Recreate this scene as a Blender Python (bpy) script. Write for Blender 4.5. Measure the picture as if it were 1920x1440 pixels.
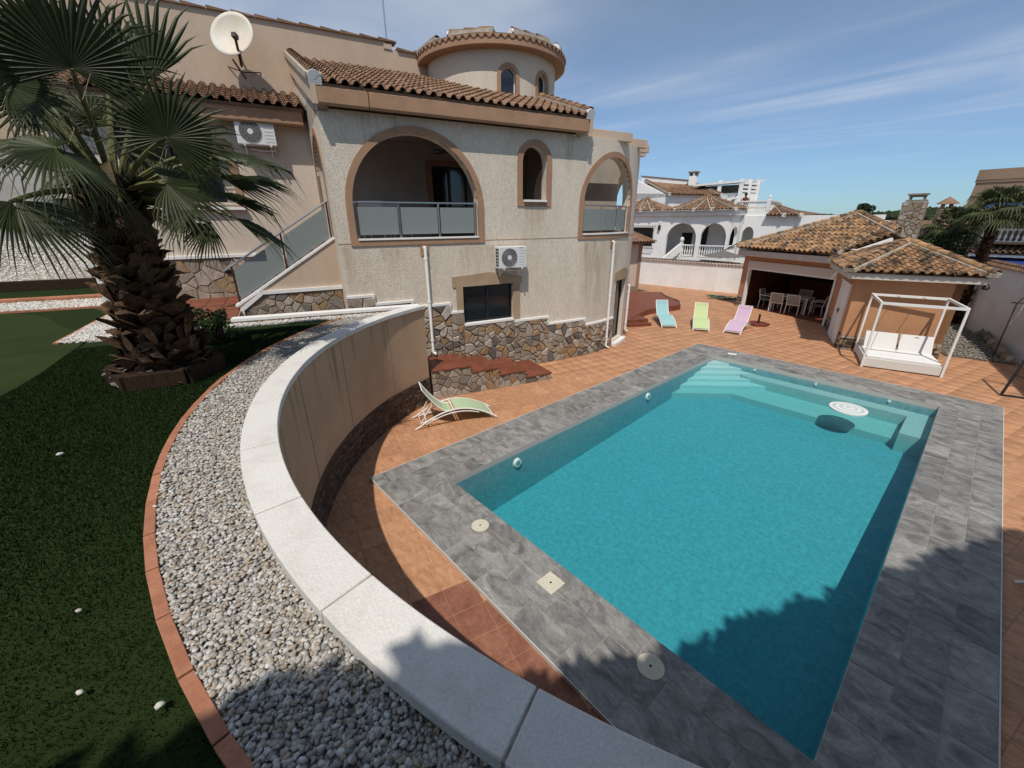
import bpy, bmesh, math, random
import numpy as np
from mathutils import Vector, Matrix
from mathutils.geometry import tessellate_polygon
for o in list(bpy.data.objects): bpy.data.objects.remove(o, do_unlink=True)
scene = bpy.context.scene
COL = scene.collection
rad = math.radians
rnd = random.Random(7)
# ------------------------------------------------------------------ camera
CAM = Vector((0.0, 0.0, 4.2))
PITCH, ROLL, YAW = rad(21.851), rad(-0.296), rad(-48.342)
FPX = 766.25
_fw = Vector((math.sin(YAW)*math.cos(PITCH), math.cos(YAW)*math.cos(PITCH), -math.sin(PITCH)))
_r0 = Vector((math.cos(YAW), -math.sin(YAW), 0)); _u0 = _r0.cross(_fw)
_r = _r0*math.cos(ROLL) + _u0*math.sin(ROLL); _u = -_r0*math.sin(ROLL) + _u0*math.cos(ROLL)
cd = bpy.data.cameras.new('camera'); cam = bpy.data.objects.new('camera', cd); COL.objects.link(cam)
m = Matrix((_r, _u, -_fw)).transposed().to_4x4(); m.translation = CAM
cam.matrix_world = m
cd.sensor_width = 36; cd.lens = 36*FPX/1920; cd.clip_start = 0.05; cd.clip_end = 6000
scene.camera = cam
scene.render.resolution_x = 1024; scene.render.resolution_y = 768
# ------------------------------------------------------------------ sun and sky
SUN_EL, SUN_AZ = rad(59.5), rad(143)
sun_dir = Vector((math.sin(SUN_AZ)*math.cos(SUN_EL), math.cos(SUN_AZ)*math.cos(SUN_EL), math.sin(SUN_EL)))
ld = bpy.data.lights.new('sun', 'SUN'); ld.energy = 3.3; ld.angle = rad(0.55); ld.color = (1.0, 0.935, 0.84)
sun = bpy.data.objects.new('sun', ld); COL.objects.link(sun)
sun.rotation_euler = (-sun_dir).to_track_quat('-Z', 'Y').to_euler(); sun.location = (20, -30, 40)
world = bpy.data.worlds.new('World'); scene.world = world; world.use_nodes = True
wn = world.node_tree; wn.nodes.clear()
def wnode(t, **k):
    n = wn.nodes.new(t)
    for a, b in k.items(): setattr(n, a, b)
    return n
sky = wnode('ShaderNodeTexSky', sky_type='NISHITA', sun_disc=False, sun_elevation=SUN_EL, sun_rotation=SUN_AZ,
            altitude=0, air_density=1.0, dust_density=0.1, ozone_density=1.6)
bg = wnode('ShaderNodeBackground'); bg.inputs[1].default_value = 0.118
out = wnode('ShaderNodeOutputWorld')
tc = wnode('ShaderNodeTexCoord'); sep = wnode('ShaderNodeSeparateXYZ')
wn.links.new(tc.outputs['Generated'], sep.inputs[0])
# cirrus: direction projected on a high flat layer, streaked noise
mx = wnode('ShaderNodeMath', operation='MAXIMUM'); mx.inputs[1].default_value = 0.06
wn.links.new(sep.outputs[2], mx.inputs[0])
dx = wnode('ShaderNodeMath', operation='DIVIDE'); dy = wnode('ShaderNodeMath', operation='DIVIDE')
for q, i in ((dx, 0), (dy, 1)):
    wn.links.new(sep.outputs[i], q.inputs[0]); wn.links.new(mx.outputs[0], q.inputs[1])
cmb = wnode('ShaderNodeCombineXYZ'); wn.links.new(dx.outputs[0], cmb.inputs[0]); wn.links.new(dy.outputs[0], cmb.inputs[1])
mp = wnode('ShaderNodeMapping'); mp.inputs['Rotation'].default_value = (0, 0, rad(28)); mp.inputs['Scale'].default_value = (0.26, .62, 1)
wn.links.new(cmb.outputs[0], mp.inputs[0])
nz = wnode('ShaderNodeTexNoise'); nz.inputs['Scale'].default_value = 1.15; nz.inputs['Detail'].default_value = 6; nz.inputs['Roughness'].default_value = 0.47; nz.inputs['Distortion'].default_value = 0.7
wn.links.new(mp.outputs[0], nz.inputs['Vector'])
nz2 = wnode('ShaderNodeTexNoise'); nz2.inputs['Scale'].default_value = 0.55; nz2.inputs['Detail'].default_value = 3
wn.links.new(cmb.outputs[0], nz2.inputs['Vector'])
cr = wnode('ShaderNodeMapRange'); cr.inputs[1].default_value = 0.36; cr.inputs[2].default_value = 0.80; cr.interpolation_type = 'SMOOTHSTEP'
wn.links.new(nz.outputs[0], cr.inputs[0])
cr2 = wnode('ShaderNodeMapRange'); cr2.inputs[1].default_value = 0.28; cr2.inputs[2].default_value = 0.62; cr2.interpolation_type = 'SMOOTHSTEP'
wn.links.new(nz2.outputs[0], cr2.inputs[0])
mul = wnode('ShaderNodeMath', operation='MULTIPLY'); wn.links.new(cr.outputs[0], mul.inputs[0]); wn.links.new(cr2.outputs[0], mul.inputs[1])
fade = wnode('ShaderNodeMapRange'); fade.inputs[1].default_value = 0.05; fade.inputs[2].default_value = 0.22; fade.interpolation_type = 'SMOOTHSTEP'; wn.links.new(sep.outputs[2], fade.inputs[0])
mul3 = wnode('ShaderNodeMath', operation='MULTIPLY'); wn.links.new(mul.outputs[0], mul3.inputs[0]); wn.links.new(fade.outputs[0], mul3.inputs[1])
mul2 = wnode('ShaderNodeMath', operation='MULTIPLY'); wn.links.new(mul3.outputs[0], mul2.inputs[0]); mul2.inputs[1].default_value = 0.8
mixc = wnode('ShaderNodeMix', data_type='RGBA')
# the sea-side horizon keeps its blue: tint by elevation, the same all round
tr_ = wnode('ShaderNodeValToRGB'); tr_.color_ramp.elements[0].position = 0.0; tr_.color_ramp.elements[0].color = (.33, .53, .80, 1)
tr_.color_ramp.elements[1].position = 0.5; tr_.color_ramp.elements[1].color = (1.20, 1.02, .83, 1)
wn.links.new(sep.outputs[2], tr_.inputs[0])
tm = wnode('ShaderNodeMix', data_type='RGBA', blend_type='MULTIPLY'); tm.inputs[0].default_value = 1.0
wn.links.new(sky.outputs[0], tm.inputs[6]); wn.links.new(tr_.outputs[0], tm.inputs[7])
wn.links.new(mul2.outputs[0], mixc.inputs[0]); wn.links.new(tm.outputs[2], mixc.inputs[6]); mixc.inputs[7].default_value = (5.6, 5.9, 6.5, 1)
wn.links.new(mixc.outputs[2], bg.inputs[0]); wn.links.new(bg.outputs[0], out.inputs[0])
# ------------------------------------------------------------------ exposure
vs = scene.view_settings
vs.view_transform = 'Standard'; vs.look = 'None'; vs.exposure = 0.12; vs.gamma = 1.0; vs.use_curve_mapping = False
scene.render.engine = 'CYCLES'
scene.cycles.max_bounces = 6; scene.cycles.transparent_max_bounces = 10; scene.cycles.diffuse_bounces = 3

# ================================================================== materials
MATS = {}
def mat(name, col, col2=None, nscale=6.0, nmix=1.0, rough=0.75, bump=0.0, bscale=60.0, var=0.0, fine=0.0, fscale=120.0,
        stretch=None, detail=5, spec=0.35, metal=0.0, ramp=None, island=False, lo=0.35, hi=0.65, transl=0.0, bdist=0.01, perobj=False, distort=0.0):
    if name in MATS: return MATS[name]
    mt = bpy.data.materials.new(name); mt.use_nodes = True
    nt = mt.node_tree; N = nt.nodes; L = nt.links
    p = N['Principled BSDF']; p.inputs['Roughness'].default_value = rough; p.inputs['Metallic'].default_value = metal
    p.inputs['Specular IOR Level'].default_value = spec
    geo = N.new('ShaderNodeNewGeometry')
    pos = geo.outputs['Position']
    if perobj:
        oi_ = N.new('ShaderNodeObjectInfo'); vm = N.new('ShaderNodeVectorMath'); vm.operation = 'MULTIPLY'; vm.inputs[1].default_value = (37.0, 91.0, 53.0)
        L.new(oi_.outputs['Random'], vm.inputs[0]); va_ = N.new('ShaderNodeVectorMath'); va_.operation = 'ADD'; L.new(pos, va_.inputs[0]); L.new(vm.outputs[0], va_.inputs[1]); pos = va_.outputs[0]
    if stretch:
        mpn = N.new('ShaderNodeMapping'); mpn.inputs['Scale'].default_value = stretch[:3]
        if len(stretch) > 3: mpn.inputs['Rotation'].default_value = (0, 0, stretch[3])
        L.new(pos, mpn.inputs[0]); posn = mpn.outputs[0]
    else: posn = pos
    c = None
    if col2 is not None or ramp:
        n = N.new('ShaderNodeTexNoise'); n.inputs['Scale'].default_value = nscale; n.inputs['Detail'].default_value = detail; n.inputs['Roughness'].default_value = 0.62; n.inputs['Distortion'].default_value = distort
        L.new(posn, n.inputs['Vector'])
        mr = N.new('ShaderNodeMapRange'); mr.inputs[1].default_value = lo; mr.inputs[2].default_value = hi; mr.inputs[4].default_value = nmix
        L.new(n.outputs[0], mr.inputs[0])
    if ramp:
        oi = N.new('ShaderNodeObjectInfo')
        a = N.new('ShaderNodeMath'); a.operation = 'ADD'; L.new(oi.outputs['Random'], a.inputs[0]); L.new(geo.outputs['Random Per Island'], a.inputs[1])
        fr = N.new('ShaderNodeMath'); fr.operation = 'FRACT'; L.new(a.outputs[0], fr.inputs[0])
        rp = N.new('ShaderNodeValToRGB'); el = rp.color_ramp.elements
        while len(el) > 1: el.remove(el[-1])
        for i, q in enumerate(ramp):
            e = el[0] if i == 0 else el.new(i/len(ramp))
            e.position = i/len(ramp); e.color = (*q, 1)
        rp.color_ramp.interpolation = 'CONSTANT' if len(ramp) > 4 else 'LINEAR'
        L.new(fr.outputs[0], rp.inputs[0]); c = rp.outputs[0]
        if col2 is not None:
            mxn = N.new('ShaderNodeMix'); mxn.data_type = 'RGBA'; L.new(mr.outputs[0], mxn.inputs[0]); L.new(c, mxn.inputs[6]); mxn.inputs[7].default_value = (*col2, 1)
            c = mxn.outputs[2]
    elif col2 is not None:
        mxn = N.new('ShaderNodeMix'); mxn.data_type = 'RGBA'; L.new(mr.outputs[0], mxn.inputs[0])
        mxn.inputs[6].default_value = (*col, 1); mxn.inputs[7].default_value = (*col2, 1); c = mxn.outputs[2]
    else:
        rgb = N.new('ShaderNodeRGB'); rgb.outputs[0].default_value = (*col, 1); c = rgb.outputs[0]
    if var > 0:
        oi = N.new('ShaderNodeObjectInfo')
        a = N.new('ShaderNodeMath'); a.operation = 'ADD'; L.new(oi.outputs['Random'], a.inputs[0]); L.new(geo.outputs['Random Per Island'], a.inputs[1])
        fr = N.new('ShaderNodeMath'); fr.operation = 'FRACT'; L.new(a.outputs[0], fr.inputs[0])
        mr2 = N.new('ShaderNodeMapRange'); mr2.inputs[3].default_value = 1-var; mr2.inputs[4].default_value = 1+var; L.new(fr.outputs[0], mr2.inputs[0])
        hs = N.new('ShaderNodeHueSaturation'); L.new(mr2.outputs[0], hs.inputs['Value']); L.new(c, hs.inputs['Color']); c = hs.outputs[0]
    if fine > 0:
        n2 = N.new('ShaderNodeTexNoise'); n2.inputs['Scale'].default_value = fscale; n2.inputs['Detail'].default_value = 3; L.new(posn if stretch else pos, n2.inputs['Vector'])
        mr3 = N.new('ShaderNodeMapRange'); mr3.inputs[1].default_value = 0.3; mr3.inputs[2].default_value = 0.7; mr3.inputs[3].default_value = 1-fine; mr3.inputs[4].default_value = 1+fine; L.new(n2.outputs[0], mr3.inputs[0])
        hs = N.new('ShaderNodeHueSaturation'); L.new(mr3.outputs[0], hs.inputs['Value']); L.new(c, hs.inputs['Color']); c = hs.outputs[0]
    L.new(c, p.inputs['Base Color'])
    if bump > 0:
        n3 = N.new('ShaderNodeTexNoise'); n3.inputs['Scale'].default_value = bscale; n3.inputs['Detail'].default_value = 6; L.new(pos, n3.inputs['Vector'])
        b = N.new('ShaderNodeBump'); b.inputs['Strength'].default_value = bump; b.inputs['Distance'].default_value = bdist
        L.new(n3.outputs[0], b.inputs['Height']); L.new(b.outputs[0], p.inputs['Normal'])
    if transl > 0:
        tr = N.new('ShaderNodeBsdfTranslucent'); L.new(c, tr.inputs[0])
        ms = N.new('ShaderNodeMixShader'); ms.inputs[0].default_value = transl
        L.new(p.outputs[0], ms.inputs[1]); L.new(tr.outputs[0], ms.inputs[2]); L.new(ms.outputs[0], N['Material Output'].inputs[0])
    MATS[name] = mt
    return mt
# ================================================================== mesh helpers
def tag(o, label=None, cat=None, group=None, kind=None):
    if label: o['label'] = label
    if cat: o['category'] = cat
    if group: o['group'] = group
    if kind: o['kind'] = kind
    return o
def empty(name, loc=(0, 0, 0), rz=0.0, label=None, cat=None, group=None):
    o = bpy.data.objects.new(name, None); COL.objects.link(o)
    o.matrix_basis = Matrix.Translation(loc) @ Matrix.Rotation(rz, 4, 'Z')
    o.empty_display_size = 0.2
    return tag(o, label, cat, group)
def link_mesh(name, me, parent=None, M=None, kind=None, world=False):
    o = bpy.data.objects.new(name, me); COL.objects.link(o)
    if parent is not None:
        o.parent = parent
        if world and parent.parent is None: o.matrix_parent_inverse = parent.matrix_basis.inverted()
    if M is not None: o.matrix_basis = M
    if kind: o['kind'] = kind
    return o
class MB:
    def __init__(s): s.v = []; s.f = []
    def add(s, vs, fs):
        b = len(s.v); s.v += [tuple(q) for q in vs]; s.f += [tuple(i+b for i in f) for f in fs]; return s
    def hexa(s, c):  # 8 corners: bottom 4 ccw, top 4 ccw
        return s.add(c, [(3, 2, 1, 0), (4, 5, 6, 7), (0, 1, 5, 4), (1, 2, 6, 5), (2, 3, 7, 6), (3, 0, 4, 7)])
    def box(s, x0, y0, z0, x1, y1, z1):
        return s.hexa([(x0, y0, z0), (x1, y0, z0), (x1, y1, z0), (x0, y1, z0), (x0, y0, z1), (x1, y0, z1), (x1, y1, z1), (x0, y1, z1)])
    def obox(s, c, size, rz=0.0, M=None):
        R = M or (Matrix.Translation(c) @ Matrix.Rotation(rz, 4, 'Z'))
        a, b, h = size[0]/2, size[1]/2, size[2]/2
        return s.hexa([R @ Vector(q) for q in ((-a, -b, -h), (a, -b, -h), (a, b, -h), (-a, b, -h), (-a, -b, h), (a, -b, h), (a, b, h), (-a, b, h))])
    def bar(s, p, q, w, h=None, up=(0, 0, 1)):
        h = h or w; p = Vector(p); q = Vector(q); d = (q-p).normalized(); up = Vector(up)
        if abs(d.dot(up)) > 0.98: up = Vector((1, 0, 0))
        x = d.cross(up).normalized(); y = x.cross(d)
        x *= w/2; y *= h/2
        return s.hexa([p-x-y, p+x-y, p+x+y, p-x+y, q-x-y, q+x-y, q+x+y, q-x+y])
    def tube(s, pts, r, n=8, cap=True):
        pts = [Vector(p) for p in pts]; k = len(pts); rs = r if isinstance(r, (list, tuple)) else [r]*k
        b = len(s.v); prev = None
        for i, p in enumerate(pts):
            t = (pts[min(i+1, k-1)]-pts[max(i-1, 0)]).normalized()
            if prev is None:
                a = Vector((0, 0, 1)) if abs(t.z) < 0.9 else Vector((1, 0, 0)); x = t.cross(a).normalized()
            else:
                x = (prev-t*prev.dot(t)).normalized()
            prev = x; y = t.cross(x)
            for j in range(n):
                an = 2*math.pi*j/n; s.v.append(tuple(p+(x*math.cos(an)+y*math.sin(an))*rs[i]))
        for i in range(k-1):
            for j in range(n):
                j2 = (j+1) % n; s.f.append((b+i*n+j, b+i*n+j2, b+(i+1)*n+j2, b+(i+1)*n+j))
        if cap:
            s.f.append(tuple(b+j for j in reversed(range(n)))); s.f.append(tuple(b+(k-1)*n+j for j in range(n)))
        return s
    def lathe(s, prof, n=16, c=(0, 0, 0)):
        b = len(s.v); k = len(prof)
        for r, z in prof:
            for j in range(n):
                a = 2*math.pi*j/n; s.v.append((c[0]+r*math.cos(a), c[1]+r*math.sin(a), c[2]+z))
        for i in range(k-1):
            for j in range(n):
                j2 = (j+1) % n; s.f.append((b+i*n+j, b+i*n+j2, b+(i+1)*n+j2, b+(i+1)*n+j))
        s.f.append(tuple(b+j for j in reversed(range(n)))); s.f.append(tuple(b+(k-1)*n+j for j in range(n)))
        return s
    def prism(s, poly, z0, z1):
        """polygon (list of xy, ccw) extruded between z0 and z1"""
        n = len(poly); b = len(s.v)
        s.v += [(p[0], p[1], z0) for p in poly] + [(p[0], p[1], z1) for p in poly]
        tri = tessellate_polygon([[Vector((p[0], p[1], 0)) for p in poly]])
        area = sum(poly[i][0]*poly[(i+1) % n][1]-poly[(i+1) % n][0]*poly[i][1] for i in range(n))
        for t in tri:
            a2 = sum(poly[t[i]][0]*poly[t[(i+1) % 3]][1]-poly[t[(i+1) % 3]][0]*poly[t[i]][1] for i in range(3))
            t = t if a2 > 0 else tuple(reversed(t))
            s.f.append(tuple(b+n+i for i in t)); s.f.append(tuple(b+i for i in reversed(t)))
        for i in range(n):
            j = (i+1) % n
            q = (b+i, b+j, b+n+j, b+n+i); s.f.append(q if area > 0 else tuple(reversed(q)))
        return s
    def sweep(s, A, B):
        """solid between two equal polylines loops of quads: A, B lists of 4-corner cross sections"""
        return s
    def mesh(s, name, m=None, smooth=False):
        me = bpy.data.meshes.new(name); me.from_pydata(s.v, [], s.f); me.update()
        if m: me.materials.append(m)
        if smooth: me.polygons.foreach_set('use_smooth', [True]*len(me.polygons))
        return me
    def build(s, name, m=None, parent=None, smooth=False, kind=None, world=False, bevel=0.0, auto=False):
        o = link_mesh(name, s.mesh(name, m, smooth or auto), parent, None, kind, world)
        if auto:
            bm = bmesh.new(); bm.from_mesh(o.data)
            bmesh.ops.recalc_face_normals(bm, faces=bm.faces)
            for e in bm.edges: e.smooth = not (len(e.link_faces) == 2 and e.calc_face_angle(0) > 0.6) and len(e.link_faces) == 2
            bm.to_mesh(o.data); bm.free()
        if bevel > 0:
            bv = o.modifiers.new('bevel', 'BEVEL'); bv.width = bevel; bv.segments = 2; bv.limit_method = 'ANGLE'; bv.angle_limit = rad(40)
        return o
def np_mesh(name, V, Fa, m, smooth=False):
    """fast mesh from arrays: V (n,3), Fa (k,3 or 4)"""
    me = bpy.data.meshes.new(name); n = len(V); k, w = Fa.shape
    me.vertices.add(n); me.vertices.foreach_set('co', np.ascontiguousarray(V, dtype=np.float32).ravel())
    me.loops.add(k*w); me.loops.foreach_set('vertex_index', np.ascontiguousarray(Fa, dtype=np.int32).ravel())
    me.polygons.add(k); me.polygons.foreach_set('loop_start', np.arange(0, k*w, w, dtype=np.int32))
    if smooth: me.polygons.foreach_set('use_smooth', np.ones(k, dtype=bool))
    me.materials.append(m); me.update(calc_edges=True); me.validate(); return me
def replicate(name, V, Fa, Ms, m, parent=None, kind='stuff', smooth=False):
    """one joined mesh of many transformed copies. V (n,3), Fa (k,w), Ms (c,4,4)"""
    V = np.asarray(V, float); Fa = np.asarray(Fa, int); Ms = np.asarray(Ms, float)
    P = np.einsum('cij,nj->cni', Ms[:, :3, :3], V) + Ms[:, None, :3, 3]
    idx = (Fa[None]+(np.arange(len(Ms))*len(V))[:, None, None]).reshape(-1, Fa.shape[1])
    return link_mesh(name, np_mesh(name, P.reshape(-1, 3), idx, m, smooth), parent, None, kind)
def pieces(name, me, Ms, parent, toworld, limit=300, field=None):
    """Ms: list of local matrices. nearest `limit` become objects sharing the mesh, the rest one joined part"""
    key = [((toworld @ M_).translation-CAM).length for M_ in Ms]
    order = sorted(range(len(Ms)), key=lambda i: key[i])
    for i in order[:limit]: link_mesh(name, me, parent, Ms[i])
    rest = order[limit:]
    if rest:
        n = len(me.vertices); V = np.empty(n*3); me.vertices.foreach_get('co', V); V = V.reshape(-1, 3)
        F = []
        for p in me.polygons:
            q = list(p.vertices)
            for i in range(1, len(q)-1): F.append((q[0], q[i], q[i+1]))
        replicate(field or name+'_field', V, np.array(F), np.array([np.array(Ms[i]) for i in rest]), me.materials[0], parent)
def copy_tree(o, parent=None):
    c = o.copy(); COL.objects.link(c); c.parent = parent
    for ch in [q for q in bpy.data.objects if q.parent == o]: copy_tree(ch, c)
    return c
def frame(o, x, y, z):  # matrix from axes
    return Matrix(((x[0], y[0], z[0], o[0]), (x[1], y[1], z[1], o[1]), (x[2], y[2], z[2], o[2]), (0, 0, 0, 1)))
# picking a point from the photograph: pixel (1920x1440) and a known height / plane
def ray(px, py): return _fw + _r*((px-960)/FPX) - _u*((py-720)/FPX)
def G(px, py, z=-0.05):
    d = ray(px, py); return CAM + d*((z-CAM.z)/d.z)
def onV(px, py, ref):
    d = ray(px, py); t = (ref[0]**2+ref[1]**2)/(d.x*ref[0]+d.y*ref[1]); return CAM + d*t
# walls with openings -------------------------------------------------------
class Op:
    def __init__(s, a0, a1, low, spring, rise=0.0): s.a0, s.a1, s.low, s.spring, s.rise = a0, a1, low, spring, rise
    def hi(s, a):
        if s.rise <= 0: return s.spring
        t = (a-(s.a0+s.a1)/2)/((s.a1-s.a0)/2); return s.spring+s.rise*math.sqrt(max(0, 1-t*t))
    def samples(s, n=22):
        if s.rise <= 0: return [s.a0, s.a1]
        c, h = (s.a0+s.a1)/2, (s.a1-s.a0)/2
        return [c-h*math.cos(math.pi*i/n) for i in range(n+1)]
def wall(mb, mapf, a0, a1, z0, z1, T, ops=(), step=0.0):
    br = {a0, a1}
    if step:
        k = max(1, int((a1-a0)/step)); br |= {a0+(a1-a0)*i/k for i in range(k+1)}
    for o in ops: br |= set(o.samples())
    br = sorted(b for b in br if a0-1e-6 <= b <= a1+1e-6)
    xs = [br[0]]
    for b in br[1:]:
        if b-xs[-1] > 1e-4: xs.append(b)
    def q4(p): mb.add(p, [(0, 1, 2, 3)])
    for x0, x1 in zip(xs, xs[1:]):
        mid = (x0+x1)/2
        os_ = sorted([o for o in ops if o.a0 < mid < o.a1], key=lambda o: o.low)
        lo = [(z0, z0)]; segs = []
        cur = (z0, z0)
        for o in os_:
            segs.append((cur, (o.low, o.low))); cur = (o.hi(x0), o.hi(x1))
            q4([mapf(x0, 0, o.low), mapf(x1, 0, o.low), mapf(x1, T, o.low), mapf(x0, T, o.low)])
            q4([mapf(x0, T, cur[0]), mapf(x1, T, cur[1]), mapf(x1, 0, cur[1]), mapf(x0, 0, cur[0])])
        segs.append((cur, (z1, z1)))
        for (b0, b1), (t0, t1) in segs:
            q4([mapf(x0, 0, b0), mapf(x1, 0, b1), mapf(x1, 0, t1), mapf(x0, 0, t0)])
            q4([mapf(x1, T, b1), mapf(x0, T, b0), mapf(x0, T, t0), mapf(x1, T, t1)])
        q4([mapf(x0, 0, z1), mapf(x1, 0, z1), mapf(x1, T, z1), mapf(x0, T, z1)])
    for o in ops:
        if o.hi(o.a0)-o.low > 1e-3:
            h = o.hi(o.a0)
            q4([mapf(o.a0, 0, o.low), mapf(o.a0, T, o.low), mapf(o.a0, T, h), mapf(o.a0, 0, h)])
            q4([mapf(o.a1, T, o.low), mapf(o.a1, 0, o.low), mapf(o.a1, 0, h), mapf(o.a1, T, h)])
    q4([mapf(a0, T, z0), mapf(a0, 0, z0), mapf(a0, 0, z1), mapf(a0, T, z1)])
    q4([mapf(a1, 0, z0), mapf(a1, T, z0), mapf(a1, T, z1), mapf(a1, 0, z1)])
    return mb
def trim(mb, mapf, o, w, proud=0.03, sill=True, reveal=0.06, n=28):
    inner = []; outer = []
    c, h = (o.a0+o.a1)/2, (o.a1-o.a0)/2
    wb = w if sill else 0
    ns = 6
    for i in range(ns): z = o.low+(o.spring-o.low)*i/ns; inner.append((o.a0, z)); outer.append((o.a0-w, z if i else o.low-wb))
    for i in range(n+1):
        a = math.pi*i/n
        if o.rise > 0:
            inner.append((c-h*math.cos(a), o.spring+o.rise*math.sin(a))); outer.append((c-(h+w)*math.cos(a), o.spring+(o.rise+w)*math.sin(a)))
        else:
            t = i/n; inner.append((o.a0+2*h*t, o.spring)); outer.append((o.a0-w+2*(h+w)*t, o.spring+w))
    for i in range(ns): z = o.spring+(o.low-o.spring)*(i+1)/ns; inner.append((o.a1, z)); outer.append((o.a1+w, z if i < ns-1 else o.low-wb))
    k = len(inner)
    rng = range(k) if sill else range(k-1)
    if sill:   # subdivide the bottom band so that it follows a curved wall
        pass
    for i in rng:
        j = (i+1) % k
        sub = 10 if j == 0 else 1
        for q in range(sub):
            def li(P, Q, t): return (P[0]+(Q[0]-P[0])*t, P[1]+(Q[1]-P[1])*t)
            i0, i1 = li(inner[i], inner[j], q/sub), li(inner[i], inner[j], (q+1)/sub)
            o0, o1 = li(outer[i], outer[j], q/sub), li(outer[i], outer[j], (q+1)/sub)
            mb.add([mapf(i0[0], -proud, i0[1]), mapf(i1[0], -proud, i1[1]), mapf(o1[0], -proud, o1[1]), mapf(o0[0], -proud, o0[1]),
                    mapf(i0[0], reveal, i0[1]), mapf(i1[0], reveal, i1[1]), mapf(o1[0], 0.01, o1[1]), mapf(o0[0], 0.01, o0[1])],
                   [(0, 3, 2, 1), (3, 7, 6, 2), (0, 1, 5, 4)])
    return mb
# irregular stones (voronoi cells) inside a rectangle -----------------------
def clip(poly, n, c):
    outp = []
    for i in range(len(poly)):
        p, q = poly[i], poly[(i+1) % len(poly)]
        dp, dq = p[0]*n[0]+p[1]*n[1]-c, q[0]*n[0]+q[1]*n[1]-c
        if dp <= 0: outp.append(p)
        if dp*dq < 0:
            t = dp/(dp-dq); outp.append((p[0]+(q[0]-p[0])*t, p[1]+(q[1]-p[1])*t))
    return outp
def cells(x0, x1, y0, y1, size, r, gap=0.012, aspect=1.0):
    W, Hh = x1-x0, y1-y0
    nx, ny = max(1, round(W/(size*aspect))), max(1, round(Hh/size)); seeds = []
    tries = 0
    while len(seeds) < nx*ny and tries < nx*ny*40:
        tries += 1; c = (x0+W*r.random(), y0+Hh*r.random()); md = size*r.choice((.45, .55, .8, 1.0))
        if all((c[0]-t[0])**2+((c[1]-t[1])*1.25)**2 > md*md for t in seeds): seeds.append(c)
    res = []
    for s in seeds:
        poly = [(x0, y0), (x1, y0), (x1, y1), (x0, y1)]
        for t in sorted(seeds, key=lambda t: (t[0]-s[0])**2+(t[1]-s[1])**2)[1:16]:
            n = (t[0]-s[0], t[1]-s[1]); l = math.hypot(*n)
            if l < 1e-6: continue
            n = (n[0]/l, n[1]/l); poly = clip(poly, n, ((s[0]+t[0])/2*n[0]+(s[1]+t[1])/2*n[1])-gap*r.uniform(.6, 1.3))
            if len(poly) < 3: break
        if len(poly) >= 3:
            # drop very short edges
            pp = [poly[0]]
            for q in poly[1:]:
                if math.hypot(q[0]-pp[-1][0], q[1]-pp[-1][1]) > 0.02: pp.append(q)
            if len(pp) >= 3: res.append(pp)
    return res
def stone_mesh(name, poly, mapf, m, t0, t1, r, inset=0.012):
    """poly in (a,z); stone from depth t0 (wall) to t1 (proud, more negative)"""
    cx = sum(p[0] for p in poly)/len(poly); cy = sum(p[1] for p in poly)/len(poly); n = len(poly)
    tt = t1*r.uniform(.7, 1.25); tl = r.uniform(-.008, .008); tm = r.uniform(-.008, .008)
    vs = [mapf(p[0], t0, p[1]) for p in poly]
    vs += [mapf(p[0], tt*.6, p[1]) for p in poly]
    for p in poly:
        dx_, dy_ = cx-p[0], cy-p[1]; l = math.hypot(dx_, dy_) or 1; k = min(inset/l, .4)
        q = (p[0]+dx_*k, p[1]+dy_*k); vs.append(mapf(q[0], tt+tl*(q[0]-cx)*10+tm*(q[1]-cy)*10, q[1]))
    fs = []
    for i in range(n):
        j = (i+1) % n
        fs.append((i, j, n+j, n+i)); fs.append((n+i, n+j, 2*n+j, 2*n+i))
    fs.append(tuple(range(2*n, 3*n)))
    mb = MB(); mb.add(vs, fs); return mb.mesh(name, m)
# ================================================================== palette
m_stucco = mat('stucco_beige', (.62, .54, .45), (.52, .44, .355), nscale=1.3, nmix=.75, rough=.95, bump=.55, bscale=45, fine=.10, fscale=70, stretch=(1, 1, .28), spec=.1, lo=.42, hi=.75)
m_stuccow = mat('stucco_tan', (.55, .43, .325), (.46, .35, .26), nscale=1.1, nmix=.7, rough=.95, bump=.4, bscale=45, fine=.08, fscale=70, spec=.1, stretch=(1, 1, .3))
m_trim = mat('stucco_trim', (.40, .245, .155), (.33, .20, .13), nscale=2.5, rough=.9, bump=.3, bscale=50, fine=.06, spec=.1)
m_white = mat('white_paint', (.78, .77, .74), (.66, .64, .60), nscale=2.2, rough=.7, bump=.08, bscale=40, spec=.25, lo=.5, hi=.8)
m_whitewall = mat('white_render', (.83, .825, .81), (.70, .69, .665), nscale=1.2, rough=.9, bump=.8, bscale=16, spec=.15, lo=.45, hi=.8)
m_greywall = mat('grey_render', (.46, .44, .42), (.36, .34, .32), nscale=.8, rough=.95, bump=.5, bscale=14, spec=.1)
m_concrete = mat('coping_concrete', (.67, .65, .61), (.45, .42, .37), nscale=2.4, rough=.9, bump=.5, bscale=60, fine=.08, fscale=90, spec=.2, lo=.48, hi=.88, var=.05, detail=9)
m_wallin = mat('garden_wall_render', (.53, .36, .235), (.45, .305, .195), nscale=1.2, rough=.95, bump=.45, bscale=45, fine=.06, spec=.1)
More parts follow.
